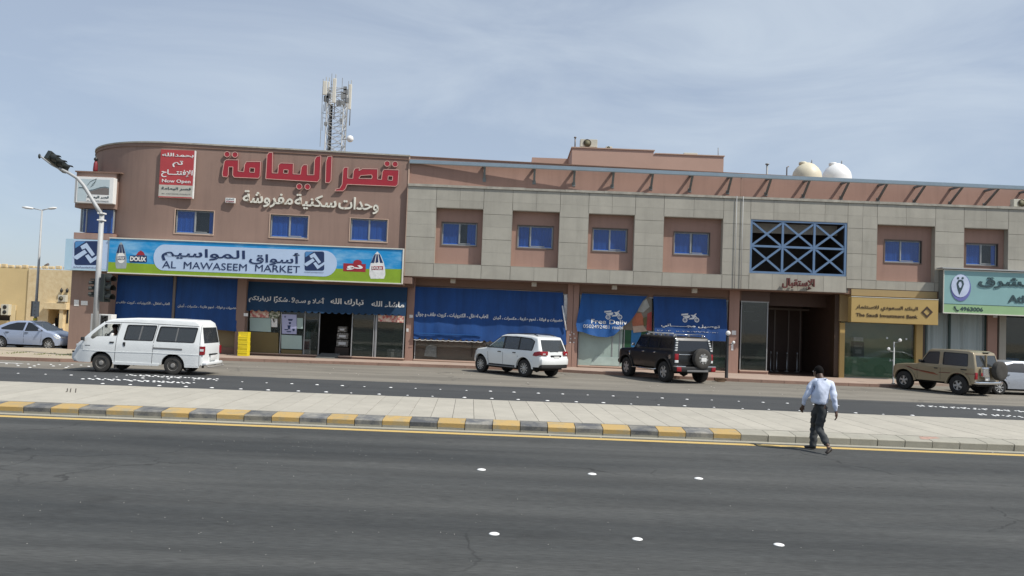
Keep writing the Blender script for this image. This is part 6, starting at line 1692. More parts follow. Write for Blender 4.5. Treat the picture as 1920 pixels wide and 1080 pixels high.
def mirror(car, x, z, m, y=None, parent=None):
    for sg in (1, -1):
        y0 = car.w*car.frac(z)
        m_ = MB(); m_.box(x-.04, x+.04, sg*(y0+.03), sg*(y0+.18), z-.0, z+.12, bev=.025); m_.tube([(x+.02, sg*(y0-.03), z), (x, sg*(y0+.09), z+.03)], .022, 6)
        m_.build('mirror', m, car.root, smooth=40)
def place(root, x, y, ang): root.location = (x, y, 0); root.rotation_euler = (0, 0, ang)

# ---- white van
rt = thing('van', 'white passenger van driving left on the far carriageway, grey tinted side windows', 'van')
vl = lambda px, py: (1.21+(440-px)/327, .31+((605+(px-440)*.042)-py)/327)
c_ = Car(rt, .845, [(.3, .975), (.7, 1.0), (1.0, .995), (1.15, .97), (1.72, .86), (1.95, .80)], 2.42, -2.29, kf=.13, kr=.03, lf=1.1, lr=.4, cf=.16, cr=.04)
top = [(-2.25, .34), (-2.28, .55), (-2.27, 1.02), (-2.25, 1.10), (-2.14, 1.64), (-2.08, 1.78), (-1.9, 1.88), (-1.0, 1.90), (.1, 1.89), (.8, 1.84), (1.05, 1.79), (1.24, 1.70), (2.04, 1.08), (2.18, .97), (2.26, .84), (2.31, .72), (2.40, .62), (2.42, .45), (2.34, .34)]
hs_ = [rpoly([vl(*p) for p in ((335, 338), (298, 322), (318, 290), (462, 172), (628, 170), (600, 306), (380, 308))], .03),
       rpoly([vl(*p) for p in ((712, 186), (1033, 196), (1003, 358), (684, 346))], .06), rpoly([vl(*p) for p in ((1077, 206), (1494, 224), (1462, 382), (1047, 363))], .06)]
M['vanpaint'] = paint('white_van_paint', (.75, .77, .76), .36, 0, .4)
c_.body(top, {3, 11}, [(1.21, .31, .405), (-1.23, .31, .405)], .33, hs_, M['vanpaint'], b=.075)
c_.screens(M['carclear'], gms={'rear_window': M['carglass']})
for h in hs_[1:]:
    c_.side('window_seal', offs(h, .022), .004, M['trim'], .004, holes=[offs(h, -.012)]); wo = c_.side('side_window', h, -.012, M['carglass'])
c_.side('window_divider', [vl(*p) for p in ((868, 190), (884, 190), (858, 352), (842, 352))], -.002, M['greyplast'], .01); c_.side('window_divider', [vl(*p) for p in ((1268, 214), (1282, 214), (1264, 372), (1250, 372))], -.002, M['greyplast'], .01)
seam(c_, [vl(637, 165), vl(604, 310), vl(590, 600)]); seam(c_, [vl(1052, 185), vl(1018, 370), vl(1004, 648)]); seam(c_, [vl(1540, 190), vl(1540, 640)], wd=.012); seam(c_, [vl(450, 150), vl(800, 160), vl(1510, 205)], wd=.016, name='roof_gutter')
c_.side('body_crease', [vl(*p) for p in ((200, 450), (560, 475), (1010, 490), (1535, 520), (1535, 528), (1010, 499), (560, 484), (200, 459))], .006, M['vanpaint'], .01)
c_.side('sill_trim', [vl(*p) for p in ((570, 588), (1000, 612), (1090, 618), (1084, 640), (1000, 636), (585, 620))], .018, M['vanpaint'], .03); c_.side('sill_trim', [vl(*p) for p in ((1370, 640), (1540, 648), (1540, 662), (1376, 658))], .014, M['vanpaint'], .03)
c_.side('slide_rail', [vl(*p) for p in ((1015, 432), (1340, 450), (1340, 466), (1015, 448))], .012, M['greyplast'], .02, cut=False)
for q in (((530, 366), (577, 368), (577, 384), (530, 382)), ((680, 374), (705, 375), (705, 418), (690, 418), (680, 395))): c_.side('door_handle', [vl(*p) for p in q], .016, M['trim'], .02, cut=False)
c_.side('tail_light', [vl(*p) for p in ((1545, 426), (1592, 428), (1592, 522), (1545, 520))], .012, M['tail'], .02, cut=False)
c_.side('tail_lens', [vl(*p) for p in ((1547, 455), (1590, 457), (1590, 482), (1547, 480))], .018, M['headl'], .006, cut=False)
c_.box('tail_light', -2.30, -2.24, .70, .84, .72, 1.0, M['tail'], both=True)
c_.box('head_light', 2.14, 2.27, .50, .81, .82, .93, M['headl'], both=True, bev=.01); c_.box('indicator', 2.32, 2.41, .66, .83, .64, .69, M['trim'], both=True, bev=.005)
c_.box('number_plate', -2.335, -2.29, -.26, .26, .52, .68, M['plate'], bev=.003); c_.box('tailgate_handle', -2.33, -2.28, -.35, .35, .70, .74, M['trim'], bev=.003)
c_.box('rear_bumper', -2.40, -2.2, -.80, .80, .36, .46, M['vanpaint'], bev=.03, nseg=6); m_ = MB(); m_.tube([(-2.36, -.72, .34), (-2.42, -.70, .30), (-2.42, .70, .30), (-2.36, .72, .34)], .022, 6); m_.build('bumper_bar', M['rimdark'], rt)
mirror(c_, 1.80, 1.06, M['trim'])
c_.box('mud_flap', .76, .78, .62, .80, .16, .38, M['greyplast'], both=True, bev=.003); c_.box('mud_flap', -1.70, -1.68, .62, .80, .16, .38, M['greyplast'], both=True, bev=.003)
c_.box('wiper', 1.9, 1.93, -.6, .1, 1.13, 1.15, M['trim'], bev=.003)
c_.side('head_light', [vl(*p) for p in ((160, 398), (208, 404), (200, 440), (150, 436))], .006, M['headl'], .012)
c_.side('badge', [vl(*p) for p in ((232, 402), (305, 404), (305, 410), (232, 408))], .006, M['trim'], .006, cut=False)
interior(c_, -2.1, 1.65, .72, .62); seats(rt, [1.0], .68, .72, .48); seats(rt, [.1, -.75, -1.55], .66, .62, .62)
wheels(rt, (1.21, -1.23), .80, .315, .19, .19, 8, M['rimdark'], 'dusty_rubber', 'steel')
pw = Vector((-13.86+1.21, 27.55+.80, 0)); place(rt, -12.66, 28.1, math.pi)
VAN = rt

# ---- white sport utility vehicle
rt = thing('suv', 'white sport utility vehicle parked nose in beside the blue awnings, large red tail lights', 'suv')
c_ = Car(rt, .91, [(.35, .96), (.7, 1.0), (1.05, .985), (1.15, .95), (1.7, .78), (1.85, .72)], 2.25, -2.46, kf=.16, kr=.07, lf=.8, lr=.55, cf=.22, cr=.12)
top = [(-2.36, .52), (-2.46, .60), (-2.46, .86), (-2.40, .92), (-2.37, 1.12), (-2.10, 1.60), (-2.02, 1.70), (-1.6, 1.765), (-.7, 1.79), (.0, 1.76), (.22, 1.71), (1.05, 1.17), (1.2, 1.13), (1.75, 1.06), (2.05, .95), (2.2, .78), (2.24, .55), (2.15, .42)]
ar = [(1.4, .37, .475), (-1.4, .37, .475)]
win = [rpoly([(.95, 1.17), (.30, 1.60), (.0, 1.66), (-.02, 1.16)], .03), rpoly([(-.10, 1.16), (-.08, 1.665), (-.95, 1.655), (-.98, 1.15)], .03), rpoly([(-1.04, 1.15), (-1.0, 1.655), (-1.6, 1.62), (-1.86, 1.52), (-1.80, 1.16)], .04)]
band = rpoly([(1.02, 1.145), (.30, 1.635), (.0, 1.69), (-.95, 1.69), (-1.65, 1.65), (-1.92, 1.53), (-1.86, 1.13)], .05)
c_.body(top, {4, 10}, ar, .46, win, M['p_white'], b=.09); c_.screens(M['carclear'], gms={'rear_window': M['carglass']})
c_.side('window_trim', band, .004, M['trim'], .005, holes=[offs(h, -.006) for h in win])
c_.side('side_window', win[0], -.012, M['carclear'])
for h in win[1:]: c_.side('side_window', h, -.012, M['carglass'])
seam(c_, [(.98, 1.14), (.92, .95), (.86, .50)]); seam(c_, [(-.06, 1.14), (-.08, .48)]); seam(c_, [(-1.02, 1.14), (-1.0, .86), (-.93, .6)])
for x in (.08, -.86): c_.box('door_handle', x-.02, x+.16, .90, .95, .985, 1.02, M['trim'], both=True, bev=.008)
c_.side('arch_flare', [(1.4+.55*math.cos(R(t)), .37+.55*math.sin(R(t))) for t in range(0, 181, 15)]+[(1.4+.475*math.cos(R(t)), .37+.475*math.sin(R(t))) for t in range(180, -1, -15)], .028, M['p_white'], .035)
c_.side('arch_flare', [(-1.4+.55*math.cos(R(t)), .37+.55*math.sin(R(t))) for t in range(0, 181, 15)]+[(-1.4+.475*math.cos(R(t)), .37+.475*math.sin(R(t))) for t in range(180, -1, -15)], .028, M['p_white'], .035)
c_.side('sill_trim', [(.92, .46), (-.92, .46), (-.92, .39), (.92, .39)], .0, M['trim'], .05); m_ = MB()
for sg in (1, -1): m_.box(-.85, .9, sg*.78, sg*.98, .36, .40, bev=.015)
m_.build('side_step', M['greyplast'], rt)
c_.side('tail_light', rpoly([(-1.93, .94), (-2.02, 1.08), (-2.40, 1.14), (-2.42, .96), (-2.2, .92)], .03), .014, M['tail'], .02)
c_.box('tail_light', -2.46, -2.34, .52, .90, .96, 1.13, M['tail'], both=True, bev=.03, nseg=3); c_.box('tail_lens', -2.462, -2.38, .66, .80, 1.00, 1.04, M['headl'], both=True, bev=.004)
c_.box('rear_bumper', -2.50, -2.30, -.88, .88, .56, .83, M['p_white'], bev=.05, nseg=8); c_.box('bumper_trim', -2.46, -2.2, -.86, .86, .42, .555, M['trim'], bev=.03, nseg=8)
c_.box('plate_recess', -2.455, -2.42, -.33, .33, .90, .97, M['trim'], bev=.004); c_.box('number_plate', -2.47, -2.44, -.17, .17, .85, .92, M['plate'], bev=.002)
c_.box('wiper', -2.395, -2.36, -.2, .35, 1.12, 1.14, M['trim'], bev=.003); c_.box('head_light', 1.9, 2.14, .5, .86, .80, .95, M['headl'], both=True, bev=.03)
mirror(c_, .84, 1.16, M['trim'])
m_ = MB()
for sg in (1, -1):
    m_.tube([c_.D(.1, sg*.66, 1.76), c_.D(-.1, sg*.66, 1.815), c_.D(-1.5, sg*.66, 1.83), c_.D(-1.8, sg*.66, 1.76)], .018, 6)
m_.build('roof_rail', M['trim'], rt)
interior(c_, -2.2, .95, .76, .60); seats(rt, [.25, -.65, -1.5], .68, .62, .5)
m_ = MB(); m_.box(-1.9, 1.3, -.7, .7, .28, .5); m_.box(-2.3, -1.85, -.5, .5, .36, .5); m_.build('underbody', M['under'], rt)
m_ = MB(); m_.tube([(-1.4, -.7, .34), (-1.4, .7, .34)], .06, 8); m_.lathe([(.02, -.14), (.14, -.08), (.14, .08), (.02, .14)], (-1.4, .1, .33), n=12); m_.build('rear_axle', M['under'], rt)
wheels(rt, (1.4, -1.4), .90, .37, .25, .235, 10, M['rim'])
a = R(47); hx, hy = -math.cos(a), math.sin(a); lx, ly = -hy, hx    # left of heading
g_ = gnd(983, 707.5); cx, cy = g_.x+hx*1.4-lx*.85, g_.y+hy*1.4-ly*.85
place(rt, cx, cy+.1, math.atan2(hy, hx)); rt.scale = (.965,)*3

# ---- black boxy off-roader
rt = thing('off_roader', 'big boxy black off-roader with a spare wheel on its tailgate', 'off-roader')
c_ = Car(rt, 1.02, [(.45, .97), (.75, 1.0), (1.32, 1.0), (1.40, .955), (1.92, .83), (2.0, .80)], 2.42, -2.32, kf=.05, kr=.02, lf=.5, lr=.3, cf=.05, cr=.03)
top = [(-2.26, .62), (-2.30, .95), (-2.27, 1.36), (-2.17, 1.80), (-2.10, 1.90), (-1.9, 1.96), (.5, 1.985), (.68, 1.94), (.98, 1.42), (1.05, 1.37), (2.1, 1.30), (2.32, 1.24), (2.40, 1.1), (2.42, .7), (2.3, .58)]
win = [rpoly([(.84, 1.43), (.62, 1.84), (-.02, 1.86), (-.02, 1.42)], .04), rpoly([(-.14, 1.42), (-.14, 1.86), (-.92, 1.86), (-.92, 1.42)], .04), rpoly([(-1.08, 1.42), (-1.08, 1.86), (-1.95, 1.83), (-2.0, 1.45)], .04)]
c_.body(top, {2, 7}, [(1.6, .45, .56), (-1.52, .45, .56)], .60, win, M['p_black'], b=.06); c_.screens(M['carblack'])
for h in win: c_.side('side_window', h, -.012, M['carblack'])
for sx in (1.6, -1.52): c_.side('arch_flare', [(sx+.66*math.cos(R(t)), .45+.66*math.sin(R(t))) for t in range(10, 171, 20)]+[(sx+.56*math.cos(R(t)), .45+.56*math.sin(R(t))) for t in range(170, 9, -20)], .04, M['trim'], .05)
seam(c_, [(.95, 1.38), (.95, .66)]); seam(c_, [(-.07, 1.40), (-.07, .62)]); seam(c_, [(-1.0, 1.40), (-.98, .95)])
for x in (.02, -.9): c_.box('door_handle', x, x+.15, 1.01, 1.055, 1.22, 1.26, M['chrome'], both=True, bev=.006)
c_.side('fuel_cap', [(-2.02+.10*math.cos(R(t)), 1.10+.10*math.sin(R(t))) for t in range(0, 360, 30)], .02, M['chrome'], .02, cut=False)
c_.box('tail_light', -2.33, -2.27, .80, .97, .98, 1.24, M['tail'], both=True, bev=.01); c_.box('reverse_light', -2.33, -2.27, .80, .97, .87, .975, M['headl'], both=True, bev=.01)
for k in range(5):
    z = 1.36+k*.105; c_.box('marker_light', -2.30+.045*k*.5, -2.24+.045*k*.5, .88, .99, z, z+.06, M['headl'], both=True, bev=.005)
c_.box('tailgate_strip', -2.325, -2.29, -.75, .78, 1.20, 1.225, M['chrome'], bev=.004); c_.box('tailgate_gap', -2.31, -2.28, -.78, .78, .80, .815, M['trim'], bev=.001)
c_.box('rear_bumper', -2.50, -2.22, -1.02, 1.02, .50, .72, M['trim'], bev=.04, nseg=4); c_.box('bumper_cap', -2.505, -2.25, .55, 1.02, .70, .745, M['chrome'], both=True, bev=.012); c_.box('bumper_cap', -2.52, -2.44, .78, 1.0, .52, .70, M['tail'], both=True, bev=.01)
c_.box('bumper_plate', -2.53, -2.48, -.6, .5, .50, .58, M['greyplast'], bev=.01)
sp = bpy.data.objects.new('spare_wheel', None); C.objects.link(sp); sp.parent = rt; sp.location = (-2.45, -.28, 1.06)
m_ = MB(); r, h, rr = .43, .13, .285; m_.lathe([(rr, -h), (r*.86, -h), (r*.97, -h*.8), (r, -h*.4), (r, h*.5), (r*.96, h*.85), (r*.85, h), (rr, h)], axis='x', n=30); m_.build('tyre', M['dusty_rubber'], sp, smooth=40)
m_ = MB(); m_.lathe([(rr, -h*.9), (rr*.9, -h*1.0), (rr*.86, -h*.8)], axis='x', n=28)
for k in range(8):
    a_ = 2*math.pi*k/8+.2; ca, sa = math.cos(a_), math.sin(a_); m_.prism([(-h*.85, u*ca-v*sa, u*sa+v*ca) for u, v in ((-.03, .08), (.03, .08), (.05, .22), (-.05, .22))], (-.02, 0, 0))
m_.build('rim', M['chrome'], sp); m_ = MB(); m_.lathe([(rr*.9, -h*.6), (.001, -h*.6)], axis='x', n=20); m_.box(-h*.5, .3, -.08, .08, -.08, .08); m_.build('carrier', M['under'], sp)
m_ = MB(); m_.box(-h-.03, -h-.005, -.13, .13, -.11, .04, bev=.005); m_.build('number_plate', M['plate'], sp); m_ = MB(); m_.lathe([(.11, -h-.02), (.11, -h), (.001, -h)], (0, 0, .06), axis='x', n=16); m_.build('hub_cap', M['chrome'], sp)
m_ = MB()
for sg in (1, -1): m_.tube([(.45, sg*.72, 2.0), (.3, sg*.72, 2.05), (-1.9, sg*.72, 2.05), (-2.02, sg*.72, 1.96)], .016, 6)
for x in (.3, -.8, -1.8): m_.tube([(x, -.72, 2.045), (x, .72, 2.045)], .014, 6)
for x in (.3, -.8, -1.8):
    for sg in (1, -1): m_.box(x-.03, x+.03, sg*.70, sg*.74, 1.93, 2.05)
m_.build('roof_rack', M['chrome'], rt)
m_ = MB(); m_.box(-1.6, .35, .60, .64, 2.07, 2.105); m_.build('awning_bar', M['white'], rt)
m_ = MB()
for y in (-.5, -.25, 0, .25, .5): m_.box(.50, .60, y-.05, y+.05, 1.98, 2.03, bev=.01)
m_.build('roof_lights', M['greyplast'], rt)
mirror(c_, .92, 1.45, M['chrome']); c_.box('side_vent', 1.25, 1.32, 1.01, 1.045, 1.0, 1.2, M['chrome'], both=True, bev=.005)
c_.box('grille_bar', 2.38, 2.46, -.85, .85, .95, 1.18, M['chrome'], bev=.02); c_.box('front_bumper', 2.3, 2.55, -1.0, 1.0, .60, .78, M['trim'], bev=.04)
m_ = MB()
for sg in (1, -1): m_.tube([(1.0, sg*.98, .56), (.95, sg*1.06, .50), (-.9, sg*1.06, .50), (-.95, sg*.98, .56)], .035, 8)
m_.build('side_step', M['chrome'], rt)
m_ = MB(); m_.box(-2.0, 2.0, -.6, .6, .42, .7); m_.tube([(-1.52, -.8, .44), (-1.52, .8, .44)], .07, 8); m_.lathe([(.02, -.17), (.17, -.08), (.17, .08), (.02, .17)], (-1.56, 0, .42), n=12); m_.build('underbody', M['under'], rt)
interior(c_, -2.1, .9, .82, .85); seats(rt, [.3, -.7], .9, .65, .55, .45)
wheels(rt, (1.6, -1.52), 1.02, .445, .31, .265, 6, M['rim'])
a = R(68); hx, hy = -math.cos(a), math.sin(a); lx, ly = -hy, hx
g_ = gnd(1247, 716.5); cx, cy = g_.x+hx*1.52-lx*.9, g_.y+hy*1.52-ly*.9
place(rt, cx, cy, math.atan2(hy, hx)); rt.scale = (.965,)*3

# ---- tan off-roader
rt = thing('off_roader', 'tan two door off-roader with dark red side stripes and a rear spare wheel', 'off-roader')
c_ = Car(rt, .84, [(.4, .98), (.7, 1.0), (1.18, 1.0), (1.26, .97), (1.82, .84), (1.95, .80)], 2.08, -2.02, kf=.08, kr=.02, lf=.5, lr=.3, cf=.06, cr=.02)
top = [(-1.96, .56), (-2.0, .85), (-1.99, 1.22), (-1.86, 1.70), (-1.80, 1.80), (-1.6, 1.87), (-.6, 1.90), (.10, 1.88), (.24, 1.82), (.62, 1.26), (.72, 1.21), (1.4, 1.17), (1.88, 1.10), (2.02, 1.0), (2.06, .65), (1.98, .52)]
win = [rpoly([(.52, 1.26), (.20, 1.74), (-.30, 1.76), (-.32, 1.25)], .04), rpoly([(-.52, 1.24), (-.50, 1.76), (-1.58, 1.73), (-1.64, 1.23)], .06)]
c_.body(top, {2, 8}, [(1.35, .40, .52), (-1.25, .40, .52)], .50, win, M['p_tan'], b=.055); c_.screens(M['carclear'], gms={'rear_window': M['carglass']})
c_.side('side_window', win[0], -.012, M['carblack']); c_.side('side_window', win[1], -.012, M['carblack'])
for h in win: c_.side('window_seal', offs(h, .02), .003, M['trim'], .004, holes=[offs(h, -.01)])
for sx in (1.35, -1.25): c_.side('arch_flare', [(sx+.60*math.cos(R(t)), .40+.60*math.sin(R(t))) for t in range(5, 176, 17)]+[(sx+.52*math.cos(R(t)), .40+.52*math.sin(R(t))) for t in range(175, 4, -17)], .05, M['p_tan'], .06)
seam(c_, [(.66, 1.24), (.70, 1.0), (.68, .56)]); seam(c_, [(-.42, 1.22), (-.42, .56)]); c_.box('door_handle', -.30, -.14, .83, .875, 1.04, 1.075, M['trim'], both=True, bev=.006)
M['maroon'] = mat('maroon_decal', (.13, .035, .022), .5)
c_.side('side_stripe', [(1.30, 1.06), (1.05, .98), (.80, .90), (.2, .86), (-.2, .84), (.3, .90), (.85, .955), (1.1, 1.05)], .006, M['maroon'], .004); c_.side('side_stripe', [(.6, .87), (.1, .80), (-.35, .76), (-.1, .86), (.3, .90)], .006, mat('orange_brown_decal', (.25, .07, .03), .5), .004)
c_.side('side_stripe', [(-.35, .90), (-2.0, .93), (-2.0, .905), (-.35, .87)], .006, M['maroon'], .004); c_.side('badge', [(-1.35, 1.10), (-1.62, 1.10), (-1.62, 1.05), (-1.35, 1.05)], .006, M['trim'], .004)
c_.box('tail_light', -2.02, -1.95, .70, .83, .70, .98, M['tail'], both=True, bev=.01); c_.box('rear_bumper', -2.16, -1.9, -.82, .82, .50, .62, M['chrome'], bev=.03, nseg=3)
c_.box('number_plate', -2.14, -2.11, .10, .38, .66, .80, M['plate'], bev=.003)
m_ = MB(); m_.box(-2.20, -2.01, .16, .56, .80, 1.22, bev=.05); m_.build('jerry_can_box', M['chrome'], rt); c_.box('door_gap', -2.005, -1.99, .14, .15, .62, 1.72, M['trim'], bev=.001)
m_ = MB(); m_.box(-2.02, -1.93, .12, .16, 1.22, 1.72); m_.build('window_pillar', M['p_tan'], rt)
sp = bpy.data.objects.new('spare_wheel', None); C.objects.link(sp); sp.parent = rt; sp.location = (-2.26, -.35, 1.08)
m_ = MB(); r, h, rr = .40, .13, .20; m_.lathe([(rr, -h), (r*.86, -h), (r*.97, -h*.8), (r, -h*.4), (r, h*.5), (r*.96, h*.85), (r*.85, h), (rr, h)], axis='x', n=28); m_.build('tyre', M['dusty_rubber'], sp, smooth=40)
m_ = MB(); m_.lathe([(rr, -h*.9), (rr*.6, -h*.75), (rr*.3, -h*.9), (.001, -h*.9)], axis='x', n=22); m_.build('rim', M['rim'], sp); m_ = MB(); m_.box(-.05, .3, -.07, .07, -.07, .07); m_.build('carrier', M['under'], sp)
mirror(c_, .50, 1.27, M['trim']); c_.box('head_light', 2.0, 2.075, .50, .74, .82, 1.0, M['headl'], both=True, bev=.02); c_.box('front_bumper', 1.98, 2.12, -.80, .80, .50, .62, M['greyplast'], bev=.03)
c_.box('roof_vent', -1.86, -1.78, -.35, .1, 1.80, 1.83, M['trim'], bev=.004); m_ = MB(); m_.box(-1.9, 1.8, -.55, .55, .40, .58); m_.tube([(-1.25, -.7, .40), (-1.25, .7, .40)], .06, 8); m_.tube([(1.35, -.7, .40), (1.35, .7, .40)], .06, 8); m_.build('underbody', M['under'], rt)
interior(c_, -1.85, .55, .70, .72); seats(rt, [.0, -1.0], .8, .62, .46, .36)
wheels(rt, (1.35, -1.25), .88, .405, .25, .215, 5, M['rim'])
a = R(64); hx, hy = -math.cos(a), math.sin(a); lx, ly = -hy, hx
g_ = gnd(1800, 740.5); cx, cy = g_.x+hx*1.25-lx*.76, g_.y+hy*1.25-ly*.76
place(rt, cx, cy, math.atan2(hy, hx)); rt.scale = (.95,)*3

# ---- saloon cars
def sedan(label, pm, x, y, ang, rimm='rim', nm='sedan'):
    rt = thing(nm, label, 'car')
    c_ = Car(rt, .85, [(.25, .96), (.6, 1.0), (.98, .98), (1.06, .94), (1.42, .74), (1.5, .70)], 2.22, -2.18, kf=.16, kr=.12, lf=.9, lr=.7, cf=.28, cr=.16)
    top = [(-2.08, .36), (-2.17, .55), (-2.16, .80), (-2.06, 1.02), (-1.72, 1.09), (-.98, 1.42), (-.5, 1.49), (.0, 1.50), (.25, 1.465), (1.12, 1.02), (1.25, .985), (1.75, .87), (2.05, .74), (2.2, .58), (2.2, .40), (2.1, .28)]
    win = [rpoly([(.98, 1.02), (.32, 1.36), (.06, 1.41), (.02, .99)], .03), rpoly([(-.08, .985), (-.06, 1.41), (-.55, 1.39), (-.95, 1.27), (-1.32, 1.08), (-1.22, 1.01)], .04)]
    c_.body(top, {4, 8}, [(1.32, .315, .385), (-1.28, .315, .385)], .27, win, pm, b=.08); c_.screens(M['carclear'], gms={'rear_window': M['carglass']})
    for h in win: c_.side('side_window', h, -.012, M['carblack'])
    c_.side('window_trim', offs(win[0], .02), .003, M['trim'], .004, holes=[offs(win[0], -.01)])
    seam(c_, [(.90, 1.0), (.92, .6), (.86, .34)]); seam(c_, [(-.03, .99), (-.03, .34)]); seam(c_, [(-1.25, 1.03), (-1.10, .85), (-.85, .5)])
    for x_ in (.02, -1.02): c_.box('door_handle', x_, x_+.18, .84, .885, .86, .895, M['trim'], both=True, bev=.008)
    c_.side('head_light', rpoly([(1.62, .80), (2.05, .68), (2.12, .60), (1.9, .62), (1.75, .70)], .02), .012, M['headl'], .012)
    c_.box('head_light', 1.98, 2.13, .55, .80, .60, .74, M['headl'], both=True, bev=.03); c_.box('tail_light', -2.16, -2.04, .55, .86, .78, .96, M['tail'], both=True, bev=.03)
    mirror(c_, .86, 1.0, pm); c_.box('number_plate', -2.20, -2.16, -.25, .25, .55, .68, M['plate'], bev=.003)
    interior(c_, -1.7, .95, .70, .42); seats(rt, [.15, -.75], .48, .60, .5, .36)
    wheels(rt, (1.32, -1.28), .84, .315, .20, .215, 8, M[rimm])
    m_ = MB(); m_.box(-2.0, 1.9, -.65, .65, .18, .30); m_.build('underbody', M['under'], rt)
    place(rt, x, y, ang); return rt
sedan('pale silver blue sedan parked on the side street left of the corner building', M['p_silver'], -23.17, 39.1, R(-3)).scale = (.92,)*3
sedan('silver sedan at the right edge, partly behind the tan off-roader', M['p_silver2'], 21.45, 34.0, R(3)).scale = (.94,)*3
s_ = sedan('dark car standing behind the silver sedan, next to the beige house', M['p_dark'], -24.2, 48.5, R(55), nm='dark_car')
# ------------------------------------------------------------------ people
M['skin'] = mat('brown_skin', (.075, .038, .024), .55, .08, 8); M['hair'] = mat('black_hair', (.005, .004, .004), .9, .2, 20, .3, 60, spec=.15)
M['shirt'] = mat('pale_blue_shirt', (.60, .66, .80), .85, .03, 6, .8, 9); M['trouser'] = mat('charcoal_trousers', (.040, .044, .046), .85, .1, 5, .7, 10)
M['shoe'] = mat('dark_leather', (.03, .022, .016), .5); M['belt'] = mat('black_belt', (.012, .012, .012), .5)
def skin(name, verts, edges, radii, m, parent, sub=2, root=0, flat_=None):
    me = bpy.data.meshes.new(name); me.from_pydata([tuple(v) for v in verts], edges, []); o = bpy.data.objects.new(name, me); C.objects.link(o)
    md = o.modifiers.new('skin', 'SKIN'); md.use_smooth_shade = True
    sv = me.skin_vertices[0].data
    for i, r in enumerate(radii):
        sv[i].radius = (r, r) if not isinstance(r, tuple) else r
        sv[i].use_root = (i == root)
    s = o.modifiers.new('sub', 'SUBSURF'); s.levels = sub; s.render_levels = sub
    bpy.context.view_layer.update(); dg = bpy.context.evaluated_depsgraph_get()
    me2 = bpy.data.meshes.new_from_object(o.evaluated_get(dg)); bpy.data.objects.remove(o)
    me2.materials.clear(); me2.materials.append(m)
    for p in me2.polygons: p.use_smooth = True; p.material_index = 0
    o = bpy.data.objects.new(name, me2); C.objects.link(o); o.parent = parent
    return o
def blob(name, c, r, m, parent, n=3, fn=None):
    bm = bmesh.new(); bmesh.ops.create_icosphere(bm, subdivisions=n, radius=1)
    for v in bm.verts:
        p = v.co.copy(); p = Vector((p.x*r[0], p.y*r[1], p.z*r[2]))
        if fn: p = fn(p)
        v.co = p+Vector(c)
    me = bpy.data.meshes.new(name); bm.to_mesh(me); bm.free(); me.materials.append(m)
    for p in me.polygons: p.use_smooth = True
    o = bpy.data.objects.new(name, me); C.objects.link(o); o.parent = parent; return o

# pedestrian: seen from behind, stepping left and away
BX, BY = 6.05, 15.5
man = thing('person', 'man seen from behind in pale blue shirt and charcoal trousers, crossing the near lane', 'person', (BX, BY, 0))
def jp(px, py, dy):                      # joint measured in the photo, dy metres behind the body plane
    p = at(px, py, BY+dy); return Vector((p.x-BX, dy, p.z))
J = dict(pel=jp(1536, 763, 0), wst=jp(1536.5, 752, -.01), mid=jp(1538, 738, -.03), chs=jp(1541, 723, -.02), nk0=jp(1540, 711, .02), nk=jp(1537.5, 704.5, .05), hd=jp(1535, 697, .12), top=jp(1535, 691, .13),
    shL=jp(1524.5, 716, .06), elL=jp(1512, 741, .02), wrL=jp(1506, 759, .10), shR=jp(1558.5, 718.5, -.04), elR=jp(1564, 745, -.14), wrR=jp(1567.5, 772, -.16),
    hpL=jp(1530.5, 769, .06), knL=jp(1527, 801, .30), anL=jp(1524, 840, .24), hpR=jp(1543, 769, -.06), knR=jp(1535, 803, .02), anR=jp(1553.5, 838.5, -.36))
J['anL'].z = max(J['anL'].z, .09)
V = list(J.values()); ix = {k: i for i, k in enumerate(J)}
def ed(*pairs): return [(ix[a], ix[b]) for a, b in pairs]
rad = dict(pel=.125, wst=.12, mid=.125, chs=.135, nk0=.09, nk=.052, hd=.085, top=.07, shL=.06, elL=.042, wrL=.028, shR=.06, elR=.042, wrR=.028, hpL=.085, knL=.055, anL=.038, hpR=.085, knR=.055, anR=.038)
# hands: palm then five fingers each
def hand(base, d, side, V, E, Rr, start):
    d = d.normalized(); across = Vector((d.z*side*.6, .8, 0)).normalized(); across = (across-d*across.dot(d)).normalized(); curl = d.cross(across).normalized()*side
    V.append(base+d*.055); Rr.append(.030); p = len(V)-1; E.append((start, p))
    for k, L_ in enumerate((.070, .078, .072, .058)):
        o = across*(k-1.5)*.021
        V.append(base+d*.095+o); Rr.append(.0105); E.append((p, len(V)-1)); V.append(V[-1]+d*L_*.5+curl*.012); Rr.append(.0095); E.append((len(V)-2, len(V)-1)); V.append(V[-1]+d*L_*.35+curl*.028); Rr.append(.008); E.append((len(V)-2, len(V)-1))
    o = -across*.038; V.append(base+d*.05+o); Rr.append(.012); E.append((p, len(V)-1)); V.append(V[-1]+d*.04-across*.012+curl*.012); Rr.append(.010); E.append((len(V)-2, len(V)-1))
E_ = ed(('pel', 'wst'), ('wst', 'mid'), ('mid', 'chs'), ('chs', 'nk0'), ('nk0', 'nk'), ('nk', 'hd'), ('hd', 'top'), ('chs', 'shL'), ('shL', 'elL'), ('elL', 'wrL'), ('chs', 'shR'), ('shR', 'elR'), ('elR', 'wrR'), ('pel', 'hpL'), ('hpL', 'knL'), ('knL', 'anL'), ('pel', 'hpR'), ('hpR', 'knR'), ('knR', 'anR'))
Rr = [rad[k]*.86 if k not in ('nk', 'hd', 'top', 'wrL', 'wrR', 'anL', 'anR') else rad[k] for k in J]
